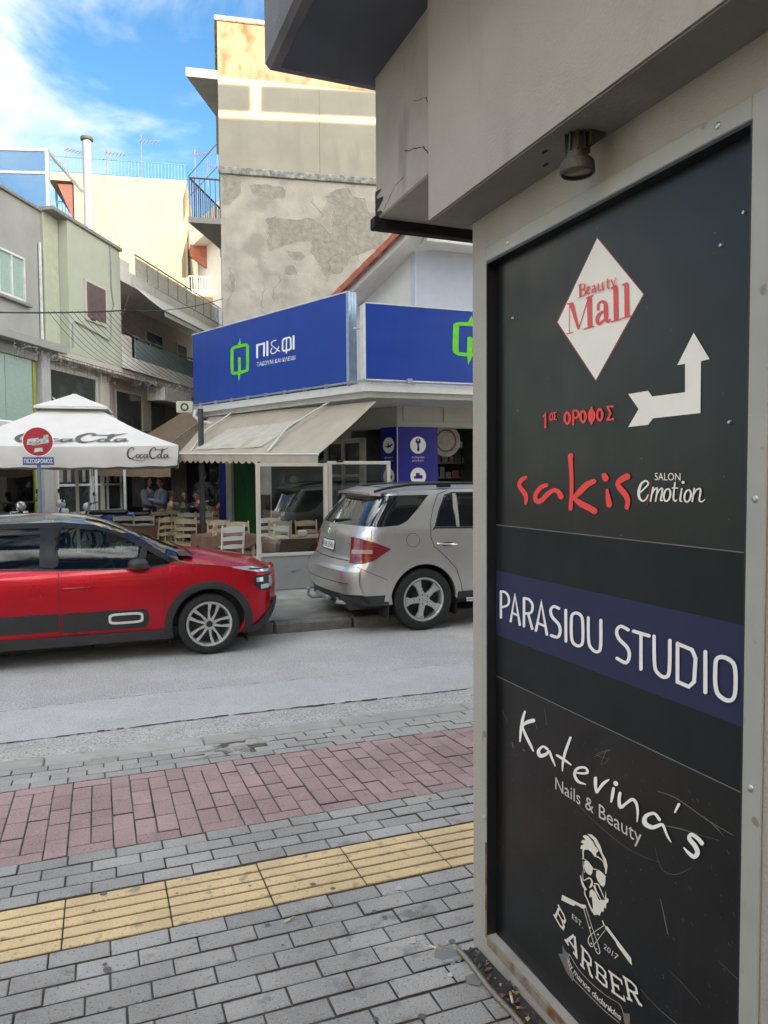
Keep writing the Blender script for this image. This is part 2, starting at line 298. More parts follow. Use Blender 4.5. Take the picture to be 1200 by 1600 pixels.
def art(b, key, y=0, f=lambda x, z: (x / 1000, z / 1000), step=.00015, mp=None, m=None):
    """flat print: ribbons, outlines and letters; mp maps (x, y, z)"""
    mp = mp or (lambda x, yy, z: (x, yy, z))
    for k, e in enumerate(ART[key]):
        yy = y - step * k
        if e[0] == 'R':
            a = e[1]; P = [f(a[i], a[i + 1]) for i in range(0, len(a), 2)]; n = len(P) // 2
            b.add([mp(p[0], yy, p[1]) for p in P], [(2 * i, 2 * i + 1, 2 * i + 3, 2 * i + 2) for i in range(n - 1)], m)
        elif e[0] == 'P':
            a = e[1]; P = [f(a[i], a[i + 1]) for i in range(0, len(a), 2)]
            b.add([mp(p[0], yy, p[1]) for p in P], [tuple(t) for t in tessellate_polygon([[Vector((p[0], p[1], 0)) for p in P]])], m)
        else:
            a = e[2]; q = [f(a[i], a[i + 1]) for i in range(0, 8, 2)]; text_into(b, e[1], q, yy, m)
def struct(o): o['kind'] = 'structure'; return o

# prints traced as outlines in millimetres (R ribbon, P outline, T/G lettering on a quad)
ART = {}
ART['sakis'] = [["R","1510 8338 1517 8330 -18 7 1 -12 -21 2 -10 -10 -16 -3 -12 -6 -23 -4 -20 -8 -34 -5 -26 -10 -40 -10 -24 -12 -39 -13 -20 -11 -31 -18 -22 -13 -29 -22 -24 -14 -24 -24 -18 -12 -15 -28 -7 -10 2 -29 1 -8 12 -24 10 -11 19 -22 16 -15 21 -21 20 -15 28 -23 24 -16 32 -21 32 -18 28 -19 34 -21 20 -16 30 -24 14 -14 19 -25 12 -16 11 -24 10 -17 4 -24 7 -14 2 -23 4 -17 -6 -24 0 -19 -13 -23 -3 -18 -12 -18 0 -14 -8 -13 -1 -8 -6 -7 7 -8 -13 -7 16 -6 -19 -3"],["R","2080 8217 2086 8207 -18 11 -4 -15 -23 4 -14 -11 -20 -1 -18 -6 -28 -5 -28 -6 -44 -6 -39 -8 -55 -12 -37 -10 -54 -20 -30 -12 -46 -29 -33 -21 -46 -34 -38 -29 -38 -37 -32 -29 -27 -36 -17 -23 -9 -36 -1 -17 8 -33 7 -16 20 -29 11 -12 34 -24 6 -4 50 -13 -2 1 53 0 6 1 51 8 17 2 50 17 24 8 49 25 34 17 49 31 44 28 46 30 48 31 38 22 49 28 36 18 47 20 34 15 45 16 30 11 45 13 22 4 48 8 14 0 48 1 13 -3 42 -7 15 -6 36 -10 12 -8 32 -14 12 -10 30 -19 12 -17 24 -22 11 -19 18 -19 9 -13 12 -11 16 -12 6 -16 30 -9 -6 -19 36 1 -22 -17"],["R","2658 8659 2676 8652 -32 3 18 -17 -27 -7 4 -17 -15 -10 -8 -13 0 -1 -6 -5 -12 -12 2 5 -5 -20 -2 -1 1 -30 -3 -22 8 -48 3 -46 12 -62 6 -61 12 -68 6 -68 9 -64 5 -65 3 -60 3 -62 2 -61 0 -60 -1 -61 0 -61 -3 -58 -1 -59 -4 -62 -5 -64 -7 -66 -6 -65 -6 -57 -6 -57 -5 -41 -5 -40 2 -10 -5 -10 12 -11 -14 -12 22 -6 -23 -6"],["R","3208 8284 3215 8274 -20 10 -1 -18 -25 4 -12 -13 -19 -3 -16 -7 -31 -7 -28 -11 -46 -10 -40 -13 -55 -14 -42 -17 -54 -20 -37 -17 -51 -26 -37 -22 -48 -30 -43 -26 -43 -31 -43 -29 -37 -28 -42 -25 -31 -26 -40 -21 -28 -27 -40 -19 -22 -22 -34 -15 -14 -16 -24 -11 -8 -8 -11 -6 -2 -10 -17 -2 7 -10 -18 3"],["R","2689 8029 2699 8037 -5 -14 21 7 6 -13 22 0 11 -8 16 -4 25 -14 30 -10 35 -22 43 -15 43 -24 47 -15 46 -22 44 -13 52 -16 44 -13 54 -14 49 -13 50 -12 49 -13 40 -10 44 -13 29 -10 35 -11 25 -10 29 -9 20 -9 23 -7 15 -6 15 -5 25 -5 20 -11 34 3 12 -20 30 13 -4 -22"],["R","3346 8369 3364 8374 -20 -15 30 0 -5 -18 25 -9 5 -14 13 -11 18 -36 33 -32 15 -14 6 -16 29 -10 -5 -20 34 0 -22 -17"],["R","3432 8166 3442 8168 -14 -6 16 -4 -7 -8 10 -6 -1 -8 4 -8 1 -19 7 -18 1 -27 10 -26 2 -30 12 -28 1 -27 10 -26 2 -26 10 -23 2 -25 10 -24 3 -22 8 -21 2 -14 7 -14 8 -14 -1 -15 22 -14 -13 -17 30 -5 -26 -14"],["R","3886 8349 3894 8336 -25 14 0 -22 -29 5 -14 -17 -23 -4 -20 -9 -18 -6 -18 -5 -25 -8 -24 -7 -32 -11 -26 -8 -29 -13 -22 -7 -27 -14 -24 -9 -27 -18 -26 -10 -27 -22 -18 -8 -18 -28 -4 -2 2 -30 2 1 16 -24 9 -8 18 -20 19 -13 20 -20 21 -17 26 -22 24 -19 30 -22 29 -21 28 -21 30 -24 20 -17 26 -23 14 -16 16 -24 12 -14 12 -23 9 -14 8 -22 5 -14 3 -24 1 -16 -3 -25 -4 -21 -7 -26 -6 -19 -9 -21 -5 -15 -4 -14 0 -11 -6 -9 8 -12 -16 -10 18 -8 -21 -4"]]
ART['emotion'] = [["R","4058 8118 4055 8120 6 -2 -2 4 5 1 1 4 4 1 2 2 15 10 15 10 20 13 20 14 24 16 23 16 21 15 20 15 21 14 21 15 24 15 22 15 20 15 17 13 12 18 7 10 -2 17 -1 6 -14 15 -8 9 -18 12 -11 7 -22 5 -10 2 -24 -1 -11 -2 -24 -7 -18 -5 -26 -11 -17 -10 -22 -15 -15 -12 -20 -21 -12 -18 -16 -26 -12 -24 -13 -28 -9 -25 -9 -26 -6 -22 -2 -26 -2 -22 3 -25 1 -21 7 -23 4 -19 11 -20 5 -15 16 -16 9 -12 21 -13 12 -10 22 -7 12 -7 22 -4 10 -3 22 4 10 0 19 8 14 5 17 11 14 9 13 11 12 9 11 14 10 10 8 15 8 14 6 13 7 13 4 10 5 9 1 2 2 2 -1 3 4 2 -4 3 5 1"],["R","4299 8205 4304 8204 -7 -1 6 -2 -5 -4 4 -5 -2 -4 0 -4 -43 -166 -43 -167 0 -5 -1 -3 4 -4 -6 -3 6 -3 -7 -2"],["R","4262 8080 4260 8081 6 0 -4 3 3 1 0 3 3 3 0 3 11 16 11 15 15 22 15 23 18 23 17 24 14 16 15 18 12 10 13 13 12 7 14 9 5 1 16 6 -5 1 21 -4 0 -2 6 -13 0 -12 2 -15 0 -16 -2 -18 -3 -20 -3 -19 -5 -23 -4 -25 -6 -29 -7 -29 -6 -27 -6 -27 -5 -19 -4 -19 0 -4 -2 -4 3 -4 -5 -3 6 -3 -7 -2"],["R","4354 8082 4351 8082 5 0 -3 3 4 2 -2 3 2 2 2 3 10 15 9 16 15 23 14 23 16 22 15 24 14 17 15 18 11 8 15 12 11 5 15 8 6 0 17 4 -3 2 19 -6 0 -3 7 -12 -1 -11 0 -14 -2 -14 -3 -16 -2 -18 -3 -18 -6 -20 -6 -22 -8 -25 -7 -24 -6 -24 -7 -24 -2 -19 -2 -14 12 -14 -2 0 18 0 1 0 12 4 9 2 6 1 7 0 3 1 4 0 3 3 4 0 1 3 3 -3"],["R","4666 8263 4670 8262 -6 -1 6 -2 -4 -4 2 -4 -1 -3 1 -2 -7 -33 -5 -34 -8 -48 -8 -49 -9 -50 -6 -50 -4 -40 -3 -37 3 -23 1 -19 7 -15 4 -10 11 -9 4 -5 12 -6 4 -2 16 0 0 -2 12 6 6 3 9 7 9 5 6 3 6 3 2 2 3 1 1 3 5 0 -1 3 4 -1"],["R","4612 8189 4612 8191 2 -3 2 3 4 -2 4 2 3 0 3 1 90 0 90 1 4 1 3 0 3 2 4 -3 2 3 2 -3"],["R","4776 8193 4780 8192 -6 -2 5 -2 -4 -3 3 -4 -2 -3 0 -3 -6 -25 -6 -27 -10 -39 -6 -38 -8 -39 -7 -38 -4 -29 -3 -26 7 -17 1 -8 17 -6 -1 0 12 1 6 0 6 1 6 -1 3 0 3 -1 4 2 4 -1 2 4 2 -3"],["R","4769 8261 4771 8266 1 -8 8 6 6 -7 10 3 8 -2 9 -1 8 -2 8 -2 8 -1 6 -2 10 3 7 -7 8 6 1 -9"],["R","4969 8196 4973 8195 -7 -2 5 -2 -4 -3 3 -4 -2 -3 0 -4 -28 -144 -27 -143 0 -4 -3 -4 3 -4 -3 -3 5 -2 -7 -1"],["R","4948 8091 4946 8092 4 0 -4 2 4 2 -1 4 2 2 1 2 9 15 9 15 13 21 13 21 14 21 14 23 14 15 14 17 12 7 17 12 14 5 18 7 12 1 17 3 2 0 18 -3 0 -2 11 -11 2 -8 3 -13 -1 -12 0 -14 -1 -15 -1 -16 -4 -19 -4 -21 -6 -24 -7 -23 -5 -22 -6 -22 -1 -20 0 -14 9 -14 2 -6 15 -7 4 -3 14 -2 9 -1 15 1 8 -1 14 5 9 3 13 9 12 6 12 8 12 7 7 6 9 5 2 1 2 1 1 3 3 0 -1 2 3 -1"],["R","4614 8106 4581 8109 1 14 1 11 -1 13 0 11 -2 13 -1 11 -4 12 -3 8 -7 10 -2 8 -8 8 -5 6 -11 7 -5 4 -12 5 -4 2 -13 0 -4 0 -13 -1 -6 -2 -14 -4 -6 -2 -12 -7 -7 -5 -10 -8 -7 -6 -10 -10 -6 -8 -8 -12 -6 -10 -7 -12 -6 -10 -5 -14 -4 -11 -4 -14 -2 -12 -1 -14 -2 -13 1 -13 0 -10 2 -13 2 -10 5 -12 2 -9 7 -10 4 -8 8 -9 4 -5 10 -6 4 -3 14 -4 6 -2 13 -1 4 0 13 2 6 0 13 5 6 3 12 7 6 5 11 8 8 7 9 10 6 8 8 12 6 9 7 12 4 10 4 14 4 12 4 12 3 11"],["R","4937 8104 4906 8106 1 12 2 10 0 12 0 11 -2 13 -2 10 -5 10 -2 8 -5 10 -3 6 -9 8 -4 5 -9 6 -5 4 -12 5 -3 2 -12 1 -4 0 -13 -2 -6 -1 -12 -4 -6 -2 -11 -5 -6 -4 -10 -9 -6 -6 -9 -10 -7 -8 -8 -11 -6 -10 -7 -11 -4 -9 -4 -13 -4 -10 -3 -13 -2 -12 -1 -13 -2 -10 0 -12 0 -10 2 -13 2 -10 5 -11 2 -8 6 -10 4 -8 8 -8 4 -4 10 -6 3 -3 12 -3 5 -2 12 -1 5 -1 13 2 5 1 12 4 5 3 10 7 7 4 11 8 7 8 9 9 5 6 7 10 6 9 6 12 4 10 5 13 4 10 3 13 2 11"]]
ART['slash'] = [["R","4274 8282 4276 8282 -3 -1 4 -2 -2 -1 0 -2 -1 -2 1 -2 -77 -297 -77 -296 0 -1 0 -2 2 -2 -3 -2 3 -2 -3 0"]]
ART['salon'] = [["T","SALON","4328 8282 420 -4 -422 98 420 -7"]]
ART['diamond_edge'] = [["P","3192 11509 924 -963 -934 -954 -919 968"]]
ART['diamond'] = [["P","3192 11487 899 -935 -910 -932 -880 933"]]
ART['mall'] = [["R","2585 10760 2588 10759 -5 0 5 -2 -2 -2 3 -3 -2 -2 0 -2 4 -403 3 -402 0 -2 -1 -2 4 -3 -2 -2 4 -2 -5 -1"],["R","2516 10346 2514 10349 3 -4 2 3 7 -2 3 3 4 -1 5 0 137 -5 137 -5 4 0 5 0 5 3 6 -3 1 3 4 -4"],["R","2526 10762 2524 10764 4 -4 2 4 6 -3 3 2 5 -1 5 0 104 -5 104 -5 4 1 5 -1 5 2 6 -2 0 3 4 -4"],["R","2618 10767 2636 10766 -22 -7 28 -9 -9 -12 21 -14 1 -13 9 -13 179 -357 127 -352 5 -6 1 -7 10 -8 -4 -7 15 -4 -12 -4"],["R","2802 10356 2799 10358 6 0 -5 3 4 2 -1 3 2 1 1 3 206 365 206 366 0 3 1 2 -1 3 5 0 -4 3 5 0"],["R","3029 10766 3048 10762 -25 -2 26 -12 -15 -10 15 -16 -3 -11 5 -14 15 -366 15 -362 5 -14 -3 -12 15 -15 -15 -11 27 -12 -25 -3"],["R","2909 10340 2908 10343 5 -4 1 5 6 -3 5 2 6 -1 4 0 217 -2 218 -2 5 1 4 -1 3 2 6 -3 1 5 5 -4"],["R","2968 10742 2966 10746 6 -4 0 4 6 -2 4 3 5 0 4 0 141 6 141 7 4 1 5 -1 3 2 6 -3 1 5 5 -4"],["R","3237 10529 3226 10530 13 1 -13 8 8 6 -9 8 1 6 -3 7 -1 13 1 12 -4 18 0 19 0 17 4 21 3 12 8 18 10 8 19 12 15 6 23 8 18 3 25 5 12 -1 27 0 9 -6 30 -6 9 -8 30 -12 6 -10 28 -19 3 -9 23 -25 3 -15 11 -28 2 -24 4 -28 0 -26 1 -28 2 -27 1 -26 1 -26 2 -27 1 -27 0 -27 1 -28 0 -24 8 -26 1 -16 17 -23 1 -10 22 -18 2 -10 23 -12 2 -7 28 -6 -4 -2 19 6 2 -1 12 11 12 6 8 11 10 9 6 8 8 6 2 2 3 2 -2 3 5 0 -3 4 6 -1"],["R","3376 10508 3379 10503 -8 4 1 -5 -8 2 -3 -5 -6 0 -5 -1 -21 -2 -18 -6 -31 -2 -26 -7 -35 -5 -26 -9 -31 -9 -18 -10 -22 -13 -13 -11 -19 -15 -10 -13 -14 -18 -8 -14 -7 -20 -4 -12 0 -22 -1 -12 7 -23 2 -15 15 -23 4 -10 32 -22 -6 1 40 -6 1 0 30 6 21 1 28 8 26 4 22 8 22 4 18 10 16 6 13 13 15 9 10 11 13 8 7 8 10 6 2 3 4 2 0 4 6 0 -4 5 7 -2"],["R","3573 10782 3589 10778 -22 -2 22 -12 -13 -9 13 -14 -2 -11 4 -12 15 -397 16 -394 4 -12 -4 -11 13 -14 -12 -9 22 -11 -22 -3"],["R","3498 10761 3496 10764 6 -5 0 6 7 -3 4 2 5 -1 5 1 82 3 82 2 5 1 5 0 4 3 8 -3 1 5 6 -4"],["R","3494 10330 3492 10333 4 -4 2 5 5 -2 4 2 5 -1 3 0 187 -5 188 -6 4 0 5 -1 3 2 5 -3 2 4 4 -3"],["R","3787 10764 3801 10761 -19 -2 20 -11 -12 -8 12 -13 -3 -9 3 -11 10 -383 15 -381 3 -12 -2 -11 13 -14 -13 -9 21 -10 -20 -2"],["R","3709 10746 3708 10750 7 -4 -1 4 6 -2 3 4 6 -1 4 1 73 7 74 7 5 1 6 -1 2 3 6 -2 0 5 6 -4"],["R","3710 10330 3709 10333 5 -3 1 5 5 -3 3 2 5 0 4 0 156 4 157 4 4 0 4 -1 3 3 6 -1 1 4 4 -4"],["R","2838 10968 2846 10965 -10 -2 10 -5 -6 -3 6 -6 -2 -5 2 -6 8 -158 8 -157 2 -5 -2 -5 6 -7 -6 -4 11 -5 -10 0"],["R","2789 10958 2788 10960 3 -3 0 2 4 -1 2 1 3 -1 2 1 65 4 66 4 3 1 2 -1 1 2 4 -1 0 2 4 -3"],["R","2790 10792 2789 10793 4 -3 0 2 3 -1 2 2 3 -1 3 1 66 1 65 0 2 0 3 0 2 2 4 -2 0 2 3 -2"],["R","2854 10953 2854 10955 4 -1 0 3 3 -2 2 2 3 0 2 0 12 0 11 0 17 0 18 1 17 -2 19 0 10 -3 20 -4 6 -5 16 -9 6 -7 14 -12 4 -8 10 -13 1 -6 4 -13 -3 -7 -6 -12 -6 -9 -11 -9 -9 -9 -14 -8 -10 -6 -14 -6 -10 -3 -15 -3 -12 -2 -16 0 -13 0 -14 0 -9 0 -10 1 -3 -1 -2 0 -2 0 -4 2 0 -3 -3 2"],["R","2860 10878 2860 10880 3 -3 1 2 3 -1 3 1 3 -1 2 0 15 -2 15 -1 20 -3 21 -2 20 -4 23 -4 14 -4 21 -6 7 -7 18 -10 6 -9 14 -13 3 -9 10 -14 0 -5 3 -14 -2 -5 -8 -11 -6 -7 -14 -6 -10 -6 -16 -5 -12 -5 -17 -4 -15 -3 -18 -1 -19 -2 -21 0 -18 0 -19 0 -13 0 -12 0 -2 0 -4 0 -2 -2 -3 1 0 -2 -3 2"],["R","2996 10835 2996 10838 3 -2 0 2 3 -1 2 1 3 -1 2 0 15 -1 16 -1 23 0 22 -1 23 0 21 0 15 4 9 3 3 13 -1 7 -7 16 -8 13 -11 15 -10 13 -15 13 -5 4 -20 4 0 -1 -17 -3 -8 -4 -14 -7 -9 -6 -10 -9 -6 -6 -6 -11 -3 -9 -4 -13 -3 -11 0 -14 -1 -10 4 -13 2 -9 8 -13 3 -8 12 -12 7 -7 15 -10 6 -6 18 -6 4 -3 17 1 6 -1 14 5 12 4 11 5 13 3 7 4 9 3 2 1 2 0 0 2 4 0 0 3 4 -2"],["R","3116 10859 3113 10862 6 -3 -3 3 6 0 1 4 3 1 2 2 8 4 8 3 11 6 12 6 9 3 15 5 -3 2 22 -5 1 -5 12 -14 2 -14 7 -17 2 -17 6 -17 3 -14 4 -16 2 -12 1 -12 3 -10 -1 -11 3 -10 -1 -8 6 -10 0 -2 18 -8 -9 3 8 3 3 1 6 5 6 2 4 2 4 1 1 0 3 0 0 3 3 0 -1 3 4 -1"],["R","3176 10836 3178 10834 -3 3 0 -2 -4 1 -2 -2 -3 0 -2 -1 -10 0 -10 -1 -16 1 -13 -3 -16 -1 -11 -3 -15 -5 -4 -2 -6 -11 -2 -6 -2 -12 -2 -9 3 -12 2 -7 12 -14 -5 1 22 -4 -2 1 15 3 13 0 13 5 14 2 9 2 11 2 3 1 3 0 0 2 4 -1 0 3 4 -3"],["R","3245 10882 3250 10880 -7 -1 8 -4 -5 -3 4 -4 -1 -3 2 -4 -1 -13 0 -14 0 -20 0 -19 1 -20 0 -19 4 -17 3 -14 7 -13 3 -9 10 -12 4 -5 13 -8 4 -4 16 -4 1 -2 14 0 5 0 12 6 12 3 10 6 11 4 8 3 8 3 1 1 3 0 1 2 2 0 -2 2 4 -2"],["R","3330 10880 3336 10878 -6 -2 8 -4 -5 -2 4 -4 -1 -4 1 -5 0 -18 1 -19 1 -28 2 -26 2 -27 2 -28 4 -20 2 -16 17 -16 -7 3 18 3 -5 1 6 6 7 2 2 3 7 1 2 1 1 1 0 2 4 0 -2 3 3 -2"],["R","3432 10902 3436 10902 -4 0 5 -4 -4 -2 4 -3 0 -2 1 -3 -1 -21 2 -21 -1 -30 3 -30 0 -31 3 -31 3 -24 4 -22 7 -16 3 -11 12 -11 1 -4 12 -6 2 -2 12 -3 2 -2 10 1 3 -1 8 4 7 2 6 4 6 2 4 3 6 2 1 1 1 1 0 1 2 -1 -1 2 3 -1"],["R","3396 10861 3394 10863 2 -2 1 2 3 -1 2 1 3 -1 2 0 80 -4 81 -3 3 1 3 -1 1 1 3 -1 1 3 2 -2"],["R","3508 10870 3512 10870 -5 -2 7 -2 -2 -4 7 -4 1 -3 2 -3 49 -89 46 -89 3 -3 1 -3 5 -4 -1 -3 7 -1 -5 -2"],["R","3608 10871 3611 10870 -3 1 3 -2 -3 -1 0 -3 -1 -1 0 -1 -11 -20 -11 -21 -16 -30 -16 -29 -17 -30 -18 -31 -14 -22 -13 -21 -10 -9 -10 -12 -7 -3 -10 -4 -6 1 -8 -1 -5 0 -4 -1 -3 -1 -4 0 -2 -2 -4 1 0 -3 -5 3"]]
ART['arrow'] = [["P","3836 9365 359 2 73 -75 536 -6 -5 323 -123 1 248 328 238 -328 -124 -6 2 -573 -752 -3 -88 -73 -360 -4 189 210"]]
ART['orofos'] = [["R","2636 9154 2581 9156 -1 10 -2 8 -3 11 -1 11 -3 13 -4 10 -5 12 -3 9 -7 11 -5 8 -8 11 -6 7 -10 10 -6 6 -12 8 -5 4 -15 8 -3 1 -16 5 -2 1 -19 2 0 1 -19 -2 1 0 -16 -6 -2 -2 -12 -7 -6 -4 -9 -10 -6 -5 -8 -8 -5 -7 -7 -10 -6 -7 -4 -11 -4 -8 -4 -11 -2 -9 -3 -12 -2 -9 -1 -12 0 -9 2 -12 0 -10 2 -12 2 -9 4 -12 4 -9 6 -12 4 -9 7 -10 4 -7 9 -11 6 -8 10 -9 6 -6 10 -9 6 -4 14 -7 5 -2 18 -7 1 -2 22 -1 -4 1 20 4 -1 0 13 6 4 2 11 8 7 5 9 8 5 5 8 10 5 6 6 11 5 9 5 11 5 10 4 8 3 8 2 6 2 4 1 6 0 2 0 6 0 2 -1 6 0 6"],["R","2692 9042 2683 9044 12 3 -12 4 7 6 -7 6 2 5 -3 6 -2 190 -1 190 -2 6 2 6 -7 6 7 6 -12 5 12 2"],["R","2663 9245 2661 9250 7 -7 3 7 11 -4 8 5 9 0 9 1 18 0 17 1 22 1 25 0 21 0 29 0 11 -2 30 -7 7 -5 24 -13 10 -10 16 -16 7 -12 12 -17 2 -8 5 -17 -2 -10 -5 -18 -7 -10 -11 -16 -11 -10 -16 -14 -8 -6 -21 -10 -11 -2 -28 -4 -19 1 -28 1 -21 2 -22 3 -15 1 -16 2 -8 0 -8 1 -10 -2 -9 5 -5 -7 -5 7"],["R","2998 9148 2946 9150 0 10 0 8 -3 10 -2 10 -3 12 -3 10 -5 12 -3 8 -7 11 -5 8 -7 10 -6 8 -9 10 -6 6 -12 9 -4 3 -13 6 -3 1 -16 6 -2 1 -17 1 0 0 -19 -1 1 0 -14 -6 -2 -1 -11 -8 -5 -4 -9 -8 -6 -5 -7 -8 -6 -7 -7 -10 -4 -6 -5 -11 -4 -8 -3 -11 -2 -9 -2 -11 -2 -9 -1 -11 -1 -9 1 -12 1 -9 3 -12 2 -9 4 -12 3 -9 5 -10 4 -8 7 -12 5 -8 8 -10 5 -7 8 -8 6 -5 12 -9 5 -4 12 -7 5 -3 16 -6 1 -1 22 -2 -4 0 18 4 -1 0 12 6 4 3 10 8 6 4 9 8 5 5 7 9 6 6 6 11 4 9 4 10 4 9 4 8 3 7 2 6 2 5 1 6 1 2 0 6 0 2 -1 6 -2 6"],["R","3184 9145 3134 9146 0 9 0 9 -3 11 -3 9 -3 12 -3 10 -4 11 -2 8 -7 11 -5 8 -8 10 -5 8 -8 9 -6 6 -11 9 -4 2 -13 7 -3 2 -16 5 -2 1 -17 2 0 0 -17 -2 1 0 -14 -5 -2 -1 -11 -8 -5 -4 -8 -8 -6 -5 -8 -9 -5 -6 -5 -9 -4 -7 -5 -10 -4 -8 -4 -12 -2 -8 -2 -10 -2 -9 0 -12 -1 -9 1 -12 1 -8 3 -11 2 -10 3 -11 3 -8 5 -11 3 -8 6 -11 6 -8 8 -10 5 -7 10 -8 5 -5 10 -8 5 -4 12 -8 5 -3 16 -6 1 -1 20 -2 -3 0 18 4 -2 0 12 7 4 2 10 7 6 5 8 8 5 5 7 10 4 6 5 10 5 8 5 10 4 9 3 8 3 8 2 6 1 5 2 6 1 2 0 5 0 2 -2 6 -1 4"],["R","3098 9273 3106 9272 -10 -3 10 -4 -7 -5 6 -6 -2 -5 2 -6 2 -212 2 -212 2 -6 -1 -5 6 -6 -7 -5 11 -4 -10 -2"],["R","3359 9143 3310 9144 -1 9 -1 8 -2 10 -2 10 -4 12 -3 10 -4 11 -3 8 -6 10 -4 7 -8 10 -5 7 -8 10 -6 6 -10 9 -4 3 -13 6 -2 1 -15 5 -2 1 -17 2 0 0 -17 -2 0 0 -13 -5 -2 -1 -10 -8 -4 -3 -9 -8 -6 -6 -6 -9 -5 -5 -6 -9 -3 -7 -4 -10 -4 -8 -4 -11 -3 -9 -2 -11 -2 -8 -1 -10 0 -8 1 -12 1 -9 3 -11 2 -9 3 -11 2 -8 5 -11 4 -8 7 -11 5 -8 7 -9 5 -7 9 -9 5 -5 10 -8 5 -4 12 -7 4 -2 15 -5 2 -2 19 -2 -4 1 18 4 -1 0 11 6 4 2 10 7 5 4 8 7 6 5 7 10 4 6 5 10 4 8 5 10 4 9 2 8 3 7 2 5 1 5 1 6 1 2 0 5 0 2 0 7 -1 5"],["R","3568 9240 3569 9235 -4 5 -3 -5 -8 5 -7 -4 -8 0 -7 -1 -140 4 -84 2 71 -100 54 -77 -71 -96 -50 -68 151 -2 84 0 7 1 7 -2 8 3 8 -3 3 6 5 -6"],["R","1945 9212 1940 9214 8 -1 -4 5 7 1 0 5 5 2 2 2 28 21 88 65 -10 -171 12 -231 3 -6 -2 -6 7 -7 -8 -5 13 -4 -12 -3"],["R","2138 9212 2110 9215 4 10 5 13 7 12 7 14 9 10 10 11 6 6 9 9 4 2 11 5 0 0 16 1 -2 0 15 -4 2 -2 10 -8 5 -6 6 -10 5 -11 6 -12 2 -12 3 -14 1 -11 1 -14 -2 -12 -3 -13 -5 -14 -4 -15 -6 -11 -8 -13 -6 -7 -8 -10 -3 -2 -13 -5 -3 0 -17 -2 -2 1 -17 4 -3 2 -12 8 -5 7 -8 12 -4 12 -5 13 -3 14 -4 16 -1 12 0 14"],["R","2298 9262 2299 9260 -3 4 -2 -4 -6 2 -5 -2 -5 2 -5 -1 -78 0 -41 1 40 -58 30 -44 -40 -58 -28 -41 85 -2 40 0 5 1 5 -1 5 2 6 -2 2 5 3 -4"]]
